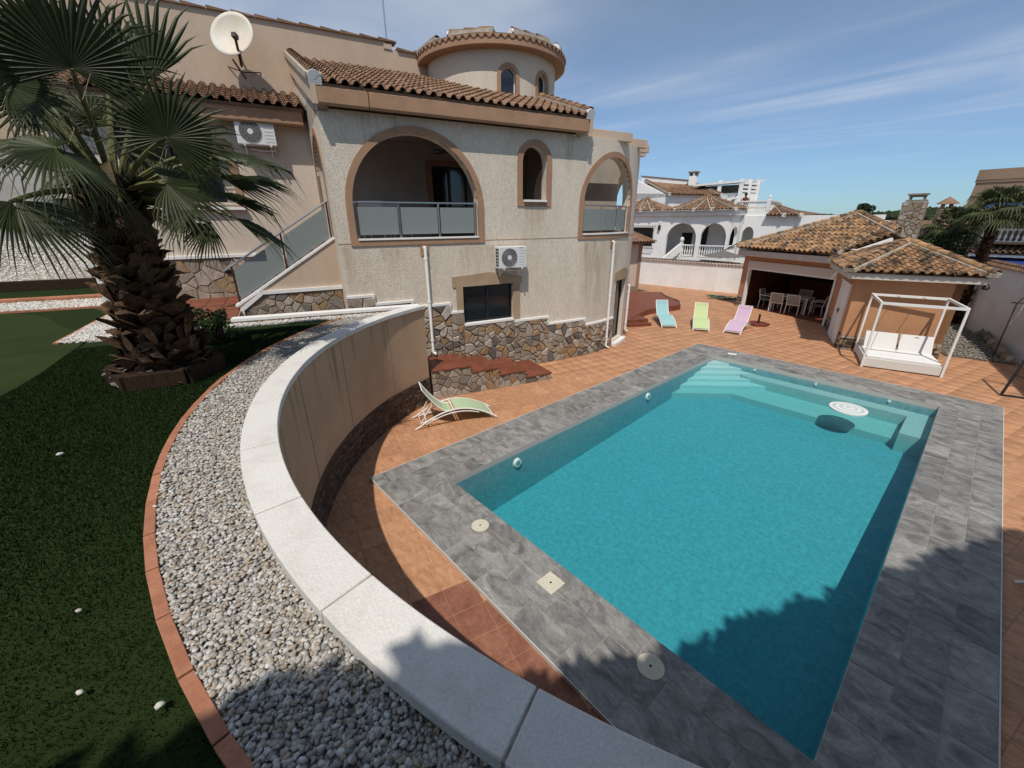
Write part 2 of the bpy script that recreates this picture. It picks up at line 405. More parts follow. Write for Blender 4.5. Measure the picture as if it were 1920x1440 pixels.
def stain_mat(mt, spots, col, kind):
    """damp stains at fixed places of a wall. spots: (centre, width, top z, length); kind 'line' = along the facade, 'arc' = angle on the garden wall"""
    nt = mt.node_tree; N = nt.nodes; L = nt.links; p = N['Principled BSDF']; src = p.inputs['Base Color'].links[0].from_socket
    geo = N.new('ShaderNodeNewGeometry'); sp = N.new('ShaderNodeSeparateXYZ'); L.new(geo.outputs['Position'], sp.inputs[0])
    def mth(op, a, b=None, clamp=False):
        n = N.new('ShaderNodeMath'); n.operation = op; n.use_clamp = clamp
        for i, q in enumerate((a, b)):
            if q is None: continue
            if isinstance(q, (int, float)): n.inputs[i].default_value = q
            else: L.new(q, n.inputs[i])
        return n.outputs[0]
    if kind == 'line':
        u = mth('ADD', mth('MULTIPLY', mth('SUBTRACT', sp.outputs[0], -8.7073), .23864453), mth('MULTIPLY', mth('SUBTRACT', sp.outputs[1], 8.84635), .97110699))
    else:
        u = mth('ARCTAN2', mth('SUBTRACT', sp.outputs[1], 6.3285), mth('SUBTRACT', sp.outputs[0], -2.741))
    mpn = N.new('ShaderNodeMapping'); mpn.inputs['Scale'].default_value = (6, 6, .8); L.new(geo.outputs['Position'], mpn.inputs[0])
    nz_ = N.new('ShaderNodeTexNoise'); nz_.inputs['Scale'].default_value = 1.6; nz_.inputs['Detail'].default_value = 6; L.new(mpn.outputs[0], nz_.inputs['Vector'])
    nn = N.new('ShaderNodeMapRange'); nn.inputs[1].default_value = .3; nn.inputs[2].default_value = .65; L.new(nz_.outputs[0], nn.inputs[0])
    tot = None
    for c, w, zt, ln in spots:
        g = mth('POWER', mth('DIVIDE', mth('SUBTRACT', u, c), w), 2.0); g = mth('EXPONENT', mth('MULTIPLY', g, -1.0))
        dz_ = mth('SUBTRACT', zt, sp.outputs[2]); a = mth('MULTIPLY', dz_, 14.0, True); b = mth('SUBTRACT', 1.0, mth('DIVIDE', dz_, ln), True)
        k = mth('MULTIPLY', mth('MULTIPLY', g, a), b); tot = k if tot is None else mth('ADD', tot, k)
    fac = mth('MULTIPLY', mth('MULTIPLY', tot, nn.outputs[0]), .9, True)
    mx_ = N.new('ShaderNodeMix'); mx_.data_type = 'RGBA'; L.new(fac, mx_.inputs[0]); L.new(src, mx_.inputs[6]); mx_.inputs[7].default_value = (*col, 1); L.new(mx_.outputs[2], p.inputs['Base Color'])
m_facade = mat('facade_render', (.67, .59, .495), (.56, .475, .385), nscale=1.3, nmix=.75, rough=.95, bump=.8, bscale=38, bdist=.02, fine=.13, fscale=32, stretch=(1, 1, .28), spec=.1, lo=.42, hi=.75)
stain_mat(m_facade, [(2.2, .38, 3.65, 3.6), (3.1, .25, 3.5, 3.0), (1.7, .2, 3.6, 2.6), (-4.45, .28, 6.4, 1.3), (-3.9, .14, 6.4, .8), (.9, .14, 6.4, 1.5), (-.2, .4, 4.5, .9), (-5.2, .12, 3.7, 1.6), (-2.0, .5, 3.6, 1.0), (-4.2, .3, 3.6, .9)], (.40, .30, .195), 'line')
stain_mat(m_wallin, [(rad(a), rad(w), 2.3, l) for a, w, l in ((-151.2, .55, 1.0), (-147.5, .5, .8), (-134.2, .55, 1.6), (-132.6, .35, 1.1), (-127, .5, .8), (-116, .6, 1.3), (-141, .4, .6), (-118.6, .35, 1.0), (-108, .5, 1.2), (-98, .6, .9), (-158, .5, .8))], (.20, .145, .10), 'arc')
m_stain = mat('damp_stain', (.33, .235, .16), (.42, .30, .205), nscale=9, rough=.95, spec=.1, stretch=(1, 1, .25))
m_deckbase = mat('deck_mortar', (.44, .26, .155), (.36, .20, .115), nscale=9, rough=.9, spec=.1)
m_deck = mat('terracotta_floor', (.53, .285, .16), (.35, .165, .083), nscale=5.0, nmix=1, rough=.62, bump=.12, bscale=30, var=.10, fine=.12, fscale=45, stretch=(1.0, 3.2, 1, rad(-76)), detail=7, spec=.3, lo=.36, hi=.70, perobj=True, distort=.5)
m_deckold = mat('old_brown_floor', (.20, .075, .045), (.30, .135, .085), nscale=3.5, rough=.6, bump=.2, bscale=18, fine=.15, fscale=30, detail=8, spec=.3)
m_steptile = mat('red_step_tile', (.225, .072, .040), (.16, .05, .028), nscale=4, rough=.5, bump=.08, bscale=30, var=.12, fine=.06, spec=.35)
m_slate = mat('slate_tile', (.34, .33, .31), (.085, .085, .085), nscale=1.9, nmix=1, rough=.55, bump=.28, bscale=20, var=.16, fine=.16, fscale=24, detail=10, spec=.35, stretch=(1, 1.7, 1, rad(33)), lo=.30, hi=.72, perobj=True, distort=1.6)
m_grout = mat('pale_grout', (.42, .41, .39), rough=.9, spec=.1)
m_steel = mat('brushed_steel', (.50, .50, .50), rough=.32, metal=1.0)
m_darkmetal = mat('dark_metal', (.022, .022, .025), rough=.45, spec=.5)
m_black = mat('black_paint', (.010, .010, .012), rough=.4, spec=.5)
m_brownmetal = mat('rusty_metal', (.055, .032, .022), (.09, .05, .03), nscale=20, rough=.7)
m_glassdark = mat('dark_window', (.012, .013, .015), rough=.08, spec=.7)
m_frost = mat('frosted_glass', (.34, .375, .365), rough=.32, spec=.5, transl=.35)
m_mosaic = mat('pool_mosaic', (.185, .37, .42), (.12, .295, .345), nscale=60, rough=.5, fine=.14, fscale=14, spec=.2, detail=4)  # coarser speckle paints the rippling light of the water into the tile colour
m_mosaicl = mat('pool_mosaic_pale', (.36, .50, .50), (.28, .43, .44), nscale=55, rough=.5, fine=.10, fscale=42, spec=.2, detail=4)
m_mosaics = mat('pool_mosaic_steps', (.47, .62, .62), (.40, .55, .56), nscale=55, rough=.5, fine=.08, fscale=30, spec=.2)
m_stone = mat('wall_stone', (.3, .25, .2), (.20, .14, .085), nscale=7, nmix=.55, rough=.85, bump=.5, bscale=25, fine=.16, fscale=22, spec=.2,
              ramp=[(.40, .34, .28), (.32, .28, .24), (.47, .42, .37), (.37, .25, .145), (.29, .245, .20), (.12, .118, .118), (.44, .39, .34), (.33, .205, .11), (.36, .31, .26), (.20, .185, .17)])
m_mortar = mat('stone_mortar', (.33, .255, .185), (.25, .195, .145), nscale=9, rough=.95, bump=.4, bscale=40, spec=.1)
m_ledge = mat('ledge_stone', (.1, .07, .05), (.035, .026, .022), nscale=14, nmix=.8, rough=.85, bump=.5, bscale=30, spec=.2,
              ramp=[(.15, .098, .068), (.098, .066, .05), (.20, .135, .095), (.065, .05, .042), (.12, .078, .055)])
m_turf = mat('dark_turf', (.017, .038, .010), (.032, .050, .014), nscale=30, rough=.8, spec=.12, var=.35)
m_turfbase = mat('turf_backing', (.014, .027, .008), (.022, .035, .011), nscale=24, rough=.95, spec=.05, bump=.5, bscale=110)
m_putt = mat('putting_turf', (.030, .043, .012), (.022, .034, .010), nscale=1.6, rough=.9, spec=.08, bump=.35, bscale=190, fine=.16, fscale=190)
m_pebble = mat('pebbles', (.4, .37, .33), (.22, .19, .15), nscale=40, nmix=.5, rough=.75, spec=.25, fine=.1, fscale=60,
               ramp=[(.50, .485, .455), (.58, .57, .545), (.40, .375, .34), (.66, .655, .635), (.36, .345, .325), (.46, .40, .33), (.54, .51, .465), (.29, .28, .27), (.62, .60, .565), (.45, .36, .27)])
m_pebblew = mat('white_pebbles', (.6, .58, .54), (.40, .37, .32), nscale=40, nmix=.4, rough=.8, spec=.2,
                ramp=[(.66, .64, .60), (.58, .55, .50), (.72, .71, .68), (.50, .46, .41), (.64, .60, .55)])
m_soil = mat('gravel_bed', (.36, .335, .30), (.24, .215, .185), nscale=40, rough=.95, spec=.05)
m_brick = mat('edging_brick', (.42, .19, .115), (.34, .145, .085), nscale=12, rough=.9, bump=.35, bscale=70, var=.12, fine=.08, spec=.15)
m_roofb = mat('roof_tile_brown', (.285, .165, .10), (.155, .098, .066), nscale=5, nmix=.9, rough=.85, bump=.25, bscale=40, var=.18, fine=.1, fscale=30, spec=.2, detail=7)
m_roofo = mat('roof_tile_ochre', (.37, .215, .112), (.095, .072, .052), nscale=2.6, nmix=1, rough=.85, bump=.25, bscale=40, var=.30, fine=.16, fscale=16, spec=.2, detail=9, lo=.45, hi=.60)
m_roofn = mat('roof_tile_far', (.29, .17, .10), (.16, .10, .068), nscale=4, rough=.85, var=.2, spec=.2)
m_mortarw = mat('ridge_mortar', (.52, .46, .38), (.34, .285, .22), nscale=7, rough=.95, bump=.4, bscale=30, spec=.1)
m_orange = mat('stucco_orange', (.50, .275, .150), (.43, .23, .122), nscale=1.4, rough=.95, bump=.35, bscale=60, fine=.06, fscale=70, spec=.1)
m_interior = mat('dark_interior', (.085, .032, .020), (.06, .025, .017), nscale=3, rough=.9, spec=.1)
m_wood = mat('dark_sleeper', (.045, .028, .018), (.025, .016, .011), nscale=8, rough=.9, bump=.6, bscale=20, spec=.1, stretch=(1, 6, 6))
m_door = mat('dark_door', (.014, .010, .009), rough=.5, spec=.3)
m_blue = mat('sling_blue', (.32, .54, .56), (.28, .49, .51), nscale=40, rough=.8, fine=.06, spec=.15)
m_green = mat('sling_green', (.52, .62, .32), (.47, .57, .28), nscale=40, rough=.8, fine=.06, spec=.15)
m_paleg = mat('sling_pale_green', (.46, .57, .36), (.42, .52, .32), nscale=40, rough=.8, fine=.06, spec=.15)
m_pink = mat('sling_pink', (.58, .42, .55), (.53, .38, .50), nscale=40, rough=.8, fine=.06, spec=.15)
m_greysling = mat('sling_grey', (.30, .28, .26), rough=.8)
m_wicker = mat('white_wicker', (.74, .73, .70), (.58, .57, .54), nscale=60, rough=.7, bump=.6, bscale=110, fine=.10, fscale=110, stretch=(1, 1, 3), spec=.25)
m_cushion = mat('white_cushion', (.78, .775, .755), (.72, .71, .69), nscale=3, rough=.9, bump=.15, bscale=20, spec=.1)
m_umbbase = mat('umbrella_base_red', (.16, .035, .022), rough=.6, bump=.1, bscale=40)
m_hose = mat('hose_green', (.02, .10, .075), rough=.5)
m_bark = mat('palm_boot', (.125, .078, .046), (.055, .034, .021), nscale=16, rough=.95, bump=.5, bscale=45, var=.35, fine=.2, fscale=60, spec=.1)
m_trunk = mat('palm_core', (.022, .014, .010), rough=1, spec=.05)
m_frond = mat('palm_frond', (.030, .041, .011), (.050, .062, .018), nscale=3, rough=.5, spec=.35, var=.18, transl=.22)
m_frondfar = mat('palm_frond_far', (.062, .082, .030), (.095, .11, .045), nscale=3, rough=.55, spec=.3, var=.2, transl=.2)
m_frondold = mat('palm_frond_dry', (.15, .115, .06), (.085, .065, .035), nscale=5, rough=.7, spec=.2, transl=.2)
m_petiole = mat('palm_petiole', (.10, .115, .035), (.13, .115, .045), nscale=6, rough=.55, spec=.3)
m_fibre = mat('palm_fibre', (.30, .26, .16), (.22, .18, .11), nscale=12, rough=.8, transl=.2)
m_leaf = mat('shrub_leaf', (.055, .10, .022), (.085, .13, .03), nscale=8, rough=.5, spec=.35, var=.3, transl=.2)
m_leafd = mat('dark_leaf', (.024, .048, .014), (.038, .065, .018), nscale=5, rough=.55, spec=.3, var=.35, transl=.18)
m_pine = mat('pine_wood', (.022, .034, .016), (.034, .045, .022), nscale=.08, rough=.95, spec=.05, var=.3)
m_twig = mat('twig', (.07, .05, .035), rough=.9)
m_ground = mat('dry_ground', (.22, .18, .13), (.15, .135, .085), nscale=.02, rough=1, spec=.05)
m_hill = mat('hill_soil', (.07, .075, .04), (.11, .10, .06), nscale=.02, rough=1, spec=.05)
m_housew = mat('far_white', (.66, .64, .60), (.56, .54, .50), nscale=.5, rough=.9)
m_houset = mat('far_tan', (.42, .29, .19), (.36, .25, .17), nscale=.5, rough=.9)
m_houseb = mat('far_brown', (.30, .215, .15), (.25, .18, .125), nscale=.4, rough=.95, bump=.3, bscale=12)
m_awning = mat('blue_awning', (.015, .04, .16), (.02, .055, .2), nscale=5, rough=.8)
m_parasol = mat('grey_parasol', (.20, .19, .18), (.16, .15, .145), nscale=4, rough=.9, transl=.2)
m_navy = mat('navy_cover', (.02, .03, .07), rough=.9)
m_skin = mat('skin', (.34, .175, .11), rough=.55)
m_hair = mat('hair', (.02, .014, .01), rough=.7)
m_short = mat('dark_shorts', (.03, .035, .06), rough=.9)
m_acw = mat('ac_white', (.72, .72, .71), (.66, .66, .65), nscale=6, rough=.45, spec=.4)
m_acg = mat('ac_grille', (.10, .10, .10), rough=.5)
m_dish = mat('dish_enamel', (.68, .65, .58), (.60, .47, .30), nscale=1.6, rough=.6, nmix=.7, fine=.04)
m_skim = mat('skimmer_lid', (.66, .62, .50), (.58, .54, .43), nscale=12, rough=.6)
m_float = mat('float_stripe_white', (.74, .75, .74), rough=.4)
m_floatg = mat('float_stripe_grey', (.50, .56, .57), rough=.4)
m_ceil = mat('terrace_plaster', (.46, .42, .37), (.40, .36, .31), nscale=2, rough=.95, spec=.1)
m_bamboo = mat('chimney_stone_cap', (.32, .28, .22), (.2, .17, .13), nscale=9, rough=.9)
# pool water: surface film over an absorbing body
m_water = bpy.data.materials.new('pool_water'); m_water.use_nodes = True
nt = m_water.node_tree; N = nt.nodes; N.clear(); Lk = nt.links
mo = N.new('ShaderNodeOutputMaterial'); tr = N.new('ShaderNodeBsdfTransparent'); gl = N.new('ShaderNodeBsdfGlossy'); gl.inputs['Roughness'].default_value = .03
fz = N.new('ShaderNodeFresnel'); fz.inputs[0].default_value = 1.33; mxs = N.new('ShaderNodeMixShader')
geo = N.new('ShaderNodeNewGeometry'); n1 = N.new('ShaderNodeTexNoise'); n1.inputs['Scale'].default_value = 6; n1.inputs['Detail'].default_value = 5; n1.inputs['Distortion'].default_value = .6
mpw = N.new('ShaderNodeMapping'); mpw.inputs['Scale'].default_value = (1, .55, 1); mpw.inputs['Rotation'].default_value = (0, 0, rad(-35))
Lk.new(geo.outputs['Position'], mpw.inputs[0]); Lk.new(mpw.outputs[0], n1.inputs['Vector'])
bp = N.new('ShaderNodeBump'); bp.inputs['Strength'].default_value = .55; bp.inputs['Distance'].default_value = .05
Lk.new(n1.outputs[0], bp.inputs['Height']); Lk.new(bp.outputs[0], gl.inputs['Normal']); Lk.new(bp.outputs[0], fz.inputs['Normal'])
Lk.new(fz.outputs[0], mxs.inputs[0]); Lk.new(tr.outputs[0], mxs.inputs[1]); Lk.new(gl.outputs[0], mxs.inputs[2]); Lk.new(mxs.outputs[0], mo.inputs[0])
va = N.new('ShaderNodeVolumeAbsorption'); va.inputs['Color'].default_value = (.10, .90, .93, 1); va.inputs['Density'].default_value = .62
Lk.new(va.outputs[0], mo.inputs['Volume'])
# ================================================================== the site
ROT = math.atan2(.97110699, .23864453)          # the villa's facade runs along this bearing
P0 = Vector((-8.7073, 8.84635, 0.0)); DV = Vector((.23864453, .97110699, 0)); BV = Vector((-.97110699, .23864453, 0))
FM = Matrix.Translation(P0) @ Matrix.Rotation(ROT, 4, 'Z')    # facade frame: x along the facade, y into the house
def fw(s, dep, z=0.0): return P0+DV*s+BV*dep+Vector((0, 0, z))
WC = Vector((-2.741, 6.3285, 0)); WR = 5.861                  # curved garden wall: centre, radius
LAWN = 2.27; DECK = -0.05
PX0, PX1, PY0, PY1 = -5.18, .18, 3.19, 13.60; CW = 1.02       # pool edge and coping width
# ground sheet to the horizon with the plot cut out
PR = (-32, 7, -16, 28.2)
mb = MB(); B = 4000
xs = [-B, PR[0], PR[1], B]; ys = [-B, PR[2], PR[3], B]
for i in range(3):
    for j in range(3):
        if i == 1 and j == 1: continue
        mb.add([(xs[i], ys[j], -.1), (xs[i+1], ys[j], -.1), (xs[i+1], ys[j+1], -.1), (xs[i], ys[j+1], -.1)], [(0, 1, 2, 3)])
tag(mb.build('ground', m_ground), kind='structure')
mb = MB(); hx = (PR[0], PX0-.12, PX1+.12, PR[1]); hy = (PR[2], PY0-.12, PY1+.12, PR[3])
for i in range(3):
    for j in range(3):
        if i == 1 and j == 1: continue
        mb.add([(hx[i], hy[j], -.0545), (hx[i+1], hy[j], -.0545), (hx[i+1], hy[j+1], -.0545), (hx[i], hy[j+1], -.0545)], [(0, 1, 2, 3)])
deck = tag(mb.build('pool_terrace', m_deckbase), kind='structure')
# terracotta floor tiles, laid square to the villa
TP = .385
def chamfer_tile(name, w, h, t, c, m):
    q = MB(); a, b = w/2, h/2
    q.add([(-a, -b, -t), (a, -b, -t), (a, b, -t), (-a, b, -t), (-a, -b, -c), (a, -b, -c), (a, b, -c), (-a, b, -c), (-a+c, -b+c, 0), (a-c, -b+c, 0), (a-c, b-c, 0), (-a+c, b-c, 0)],
          [(0, 1, 5, 4), (1, 2, 6, 5), (2, 3, 7, 6), (3, 0, 4, 7), (4, 5, 9, 8), (5, 6, 10, 9), (6, 7, 11, 10), (7, 4, 8, 11), (8, 9, 10, 11)])
    return q.mesh(name, m)
tile_me = chamfer_tile('floor_tile', TP-.006, TP-.006, .02, .003, m_deck)
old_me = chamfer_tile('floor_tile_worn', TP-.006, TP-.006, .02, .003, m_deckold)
VC = (1.3, 5.13)   # centre of the villa's rounded end, facade frame
Ms = []; Mo = []
for i in range(-20, 75):
    for j in range(-34, 40):
        s, dp = -5.92+TP*(i+.5), -5.69+TP*(j+.5)
        w = fw(s, dp)
        if not (-17.5 < w.x < 2.6 and -1 < w.y < 27.6): continue
        if PX0-CW+.3 < w.x < PX1+CW-.3 and PY0-CW+.3 < w.y < PY1+CW-.3: continue
        rr = math.hypot(w.x-WC.x, w.y-WC.y)
        if rr > WR+.1 and (w.y < 5.0 or (w.x < -6 and w.y < 4.4)): continue
        if s < 1.3 and dp > .1: continue
        if s >= 1.3 and math.hypot(s-VC[0], dp-VC[1]) < VC[1]-.2: continue
        if s < 6.4 and dp > 3: continue
        if w.x > 1.55 and w.y > 16: continue
        Mt = Matrix.Translation((w.x, w.y, DECK+rnd.uniform(-.0015, .0015))) @ Matrix.Rotation(ROT+rnd.choice((0, math.pi/2, math.pi)), 4, 'Z')
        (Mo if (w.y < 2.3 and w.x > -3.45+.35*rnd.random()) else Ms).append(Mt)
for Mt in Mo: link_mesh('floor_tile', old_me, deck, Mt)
pieces('floor_tile', tile_me, Ms, deck, Matrix(), limit=max(60, 300-len(Mo)))
# ------------------------------------------------------------------ pool
pool = empty('swimming_pool', ((PX0+PX1)/2, (PY0+PY1)/2, 0), 0, 'large rectangular turquoise swimming pool with broad grey slate surround', 'pool')
WT = .25
FZ = lambda y: -1.16+.40*min(1, max(0, (y-4)/7.0))
mb = MB()
def q(*p): mb.add(p, [tuple(range(len(p)))])
yy = [PY0, 4.0, 11.0, PY1]
for a, b in zip(yy, yy[1:]): q((PX0, a, FZ(a)), (PX1, a, FZ(a)), (PX1, b, FZ(b)), (PX0, b, FZ(b)))
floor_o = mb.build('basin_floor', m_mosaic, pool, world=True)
mb = MB()
q((PX0, PY0, -1.3), (PX0, PY0, -.12), (PX1, PY0, -.12), (PX1, PY0, -1.3))
q((PX1, PY0, -1.3), (PX1, PY0, -.12), (PX1, PY1, -.12), (PX1, PY1, -1.3))
q((PX1, PY1, -1.3), (PX1, PY1, -.12), (PX0, PY1, -.12), (PX0, PY1, -1.3))
q((PX0, PY1, -1.3), (PX0, PY1, -.12), (PX0, PY0, -.12), (PX0, PY0, -1.3))
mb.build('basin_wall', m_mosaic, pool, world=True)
# corner steps, platform and bench under water
SZ = [(-.15, 13.10), (-.22, 12.70), (-.30, 12.28), (-.38, 11.86), (-.46, 11.42)]
for k, (z, yl) in enumerate(SZ):
    x = PX0+(PY1-yl)
    mb = MB(); mb.prism([(PX0-.01, yl), (x, PY1+.01), (PX0-.01, PY1+.01)], -1.2, z); mb.build('corner_step', m_mosaics, pool, world=True)
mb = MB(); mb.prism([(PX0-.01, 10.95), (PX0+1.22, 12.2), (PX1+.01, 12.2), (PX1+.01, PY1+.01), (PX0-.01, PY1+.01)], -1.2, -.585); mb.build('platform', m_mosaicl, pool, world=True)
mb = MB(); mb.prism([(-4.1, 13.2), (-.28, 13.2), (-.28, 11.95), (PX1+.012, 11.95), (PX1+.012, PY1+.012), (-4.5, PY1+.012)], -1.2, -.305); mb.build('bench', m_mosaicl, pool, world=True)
mb = MB(); mb.box(PX0-.03, PY0-.03, -1.5, PX1+.03, PY1+.03, -.10); mb.build('water', m_water, pool, world=True)
for (y, z) in ((4.72, -.30), (9.55, -.28)):
    mb = MB(); mb.tube([(PX0, y, z), (PX0+.05, y, z)], [.10, .085], 20); o = mb.build('inlet_lamp', m_white, pool, world=True)
    mb = MB(); mb.tube([(PX0+.051, y, z), (PX0+.053, y, z)], .05, 16); mb.build('lens', m_mosaic, o)
for x in (-3.9, -2.3, -.7):
    mb = MB(); mb.tube([(x, PY1, -.16), (x, PY1-.03, -.16)], .035, 12); mb.build('inlet_jet', m_white, pool, world=True)
# slate coping tiles: courses run along each side
def slab_me(name, w, h): return chamfer_tile(name, w-.005, h-.005, .035, .003, m_slate)
mb = MB()
for (x0, y0, x1, y1) in ((PX0-CW, PY0-CW, PX1+CW, PY0), (PX0-CW, PY1, PX1+CW, PY1+CW), (PX0-CW, PY0, PX0, PY1), (PX1, PY0, PX1+CW, PY1)):
    mb.box(x0, y0, -.12, x1, y1, -.006)
cop = mb.build('surround', m_grout, pool, world=True)
CT = CW/3
smes = {}
def cop_tile(x0, y0, x1, y1):
    w, h = round(x1-x0, 3), round(y1-y0, 3)
    if w < .04 or h < .04: return
    if (w, h) not in smes: smes[(w, h)] = slab_me('slate_slab', w, h)
    link_mesh('slate_slab', smes[(w, h)], cop, Matrix.Translation(((x0+x1)/2, (y0+y1)/2, rnd.uniform(-.0012, .0012))))
TLN = .68
def run(x0, x1, y0, y1, alongx, off):
    a, b = (x0, x1) if alongx else (y0, y1); t = a-off
    while t < b-.001:
        u, v = max(a, t), min(b, t+TLN)
        if alongx: cop_tile(u, y0, v, y1)
        else: cop_tile(x0, u, x1, v)
        t += TLN
for k in range(3):
    of = (0, .34, .17)[k]
    run(PX0-CW, PX1+CW, PY1+k*CT, PY1+(k+1)*CT, True, of)
    run(PX0, PX1+CW, PY0-(k+1)*CT, PY0-k*CT, True, (.2, .54, .05)[k])
    run(PX0-(k+1)*CT, PX0-k*CT, PY0-CW, PY1, False, (.3, .0, .5)[k])
    run(PX1+k*CT, PX1+(k+1)*CT, PY0, PY1, False, (.1, .45, .25)[k])
mb = MB(); e = .012
x0, x1, y0, y1 = PX0-CW, PX1+CW, PY0-CW, PY1+CW
for (a, b, c, d) in ((x0-e, y0-e, x1+e, y0), (x0-e, y1, x1+e, y1+e), (x0-e, y0, x0, y1), (x1, y0, x1+e, y1)): mb.box(a, b, -.1, c, d, .002)
mb.build('edge_trim', mat('pale_trim', (.55, .54, .51), rough=.5), pool, world=True)
# lids in the surround
def lid(name, loc, rx, square, label):
    e_ = empty(name, loc, .0, label, 'skimmer lid', 'cream lids set in the slate surround')
    mb = MB()
    if square: mb.prism([(-rx, -rx), (rx, -rx), (rx, rx), (-rx, rx)], -.01, .008)
    else: mb.lathe([(rx, -.01), (rx, .006), (rx-.006, .009), (rx-.015, .008), (rx-.02, .006), (0.02, .007)], 36)
    mb.build('lid', m_skim, e_)
    mb = MB()
    for r in ((.05, .085, .115) if not square else (.05, .09)):
        n = 40; 
        for i in range(n):
            a, b = 2*math.pi*i/n, 2*math.pi*(i+1)/n
            mb.add([(r*math.cos(a), r*math.sin(a), .0095), ((r+.006)*math.cos(a), (r+.006)*math.sin(a), .0095), ((r+.006)*math.cos(b), (r+.006)*math.sin(b), .0095), (r*math.cos(b), r*math.sin(b), .0095)], [(0, 1, 2, 3)])
    mb.build('ring_groove', mat('lid_groove', (.56, .52, .42), rough=.7), e_)
    mb = MB(); mb.lathe([(.014, .007), (.014, .011), (.002, .011)], 12); mb.build('finger_hole', m_black, e_)
lid('skimmer_lid', (-3.94, 2.86, 0), .13, False, 'round cream skimmer lid nearest the lone pale green lounger')
lid('skimmer_lid', (-2.53, 2.88, 0), .125, True, 'square cream lid between two round lids in slate surround')
lid('skimmer_lid', (-1.15, 2.88, 0), .135, False, 'round cream skimmer lid beside shaded corner of the pool')
mb = MB(); mb.box(-.13, -.07, 0, .13, .07, .012); o = mb.build('valve_cover', m_white, None, bevel=.004); p = G(1373, 664, 0); o.location = (p.x, p.y, .001); o.rotation_euler.z = .3
tag(o, 'small white rectangular cover on slate behind the pool steps', 'cover')
# striped round float on the water
fl = empty('round_float', (-1.28, 12.06, -.10), 0, 'round white and grey striped float drifting over shallow platform', 'pool float')
R0 = .38
for k in range(6):
    b = R0*(6-k)/6; mb = MB(); mb.lathe([(b-.004, -.02 if k == 0 else .03+.004*k-.004), (b, -.01 if k == 0 else .03+.004*k-.002), (b, .028+.004*k), (b-.008, .032+.004*k), (.01, .032+.004*k)], 40)
    mb.build('stripe', m_floatg if k % 2 else m_float, fl)
# ------------------------------------------------------------------ curved garden wall
A0, A1 = rad(-164.5), rad(-18)
def arc(r, a, z): return (WC.x+r*math.cos(a), WC.y+r*math.sin(a), z)
gw = empty('garden_wall', arc(WR+.15, rad(-110), DECK), 0, 'tall curved beige garden wall with white coping and dark stone base', 'garden wall')
def arcbox(mb, r0, r1, a0, a1, z0, z1, n):
    b = len(mb.v)
    for i in range(n+1):
        a = a0+(a1-a0)*i/n
        mb.v += [arc(r0, a, z0), arc(r1, a, z0), arc(r1, a, z1), arc(r0, a, z1)]
    for i in range(n):
        k = b+4*i
        for j in range(4): mb.f.append((k+j, k+(j+1) % 4, k+4+(j+1) % 4, k+4+j))
    mb.f.append((b, b+3, b+2, b+1)); k = b+4*n; mb.f.append((k, k+1, k+2, k+3)); return mb
CB = 2.30
mb = MB(); arcbox(mb, WR+.03, WR+.25, A0, A1, -.1, CB, 120); body = mb.build('wall_body', m_wallin, gw, world=True, auto=True)
# expansion joints and damp streaks on the inner face
for a in (-152.5, -137, -121.0, -104): 
    mb = MB(); arcbox(mb, WR+.024, WR+.032, rad(a), rad(a)+.0016, .62, CB, 2); mb.build('expansion_joint', m_stain, body)
# coping slabs
m_jointdirt = mat('joint_dirt', (.36, .33, .28), (.22, .19, .15), nscale=14, rough=1)
cuts = [-164.6, -150.5, -136, -122.5, -110.5, -100.2, -90.6, -80.75, -70.3, -58.0, -45, -32, -18]
for a, b in zip(cuts, cuts[1:]):
    mb = MB(); arcbox(mb, WR-.012, WR+.285, rad(a)+.0008, rad(b)-.0008, CB, 2.38+rnd.uniform(-.002, .002), 14); mb.build('coping_slab', m_concrete, gw, world=True, auto=True, bevel=.008)
for a in cuts[1:-1]:
    mb = MB(); arcbox(mb, WR-.008, WR+.281, rad(a)-.001, rad(a)+.001, CB+.01, 2.374, 1); mb.build('joint_mortar', m_jointdirt, gw, world=True)
# dark ledgestone courses
lr = random.Random(3); zc = DECK; Ml = []; cnt = 0
lmes = []
for w in (.16, .24, .32, .42):
    for k in range(2):
        q_ = MB(); a = w/2; h = .042
        q_.add([(-a, 0, 0), (a, 0, 0), (a, 0, h), (-a, 0, h), (-a+.004, -.02-.012*k, .004), (a-.004, -.026, .003), (a-.006, -.02, h-.004), (-a+.005, -.028, h-.003)],
               [(0, 1, 5, 4), (1, 2, 6, 5), (2, 3, 7, 6), (3, 0, 4, 7), (4, 5, 6, 7)])
        lmes.append((w, q_.mesh('ledge_stone', m_ledge)))
groups = {}
for row in range(14):
    a = A0+lr.uniform(0, .03); z = DECK+row*.046
    while a < rad(-62):
        k = lr.randrange(len(lmes)); w, me = lmes[k]; da = w/(WR+.03)
        c = a+da/2; pos = arc(WR+.032, c, z); nrm = Vector((-math.cos(c), -math.sin(c), 0)); tx = Vector((math.sin(c), -math.cos(c), 0))
        # local -y points out of the wall (to the pool)
        Mx = frame(pos, tx, -nrm, (0, 0, 1))
        groups.setdefault(k, []).append(Mx); a += da+.004/(WR)
led = MB(); arcbox(led, WR+.012, WR+.031, A0, rad(-60), DECK-.05, DECK+14*.046+.01, 60); ledo = led.build('ledgestone_base', m_ledge, gw, world=True)
allp = [(k, M_) for k, l in groups.items() for M_ in l]
allp.sort(key=lambda t: (t[1].translation-CAM).length)
near = set(id(t[1]) for t in allp[:300])
for k, l in groups.items():
    me = lmes[k][1]
    pieces('ledge_stone', me, [M_ for M_ in l if id(M_) in near], ledo, Matrix(), 999)
    rest = [M_ for M_ in l if id(M_) not in near]
    if rest: pieces('ledge_stone', me, rest, ledo, Matrix(), 0, 'ledge_stone_field')
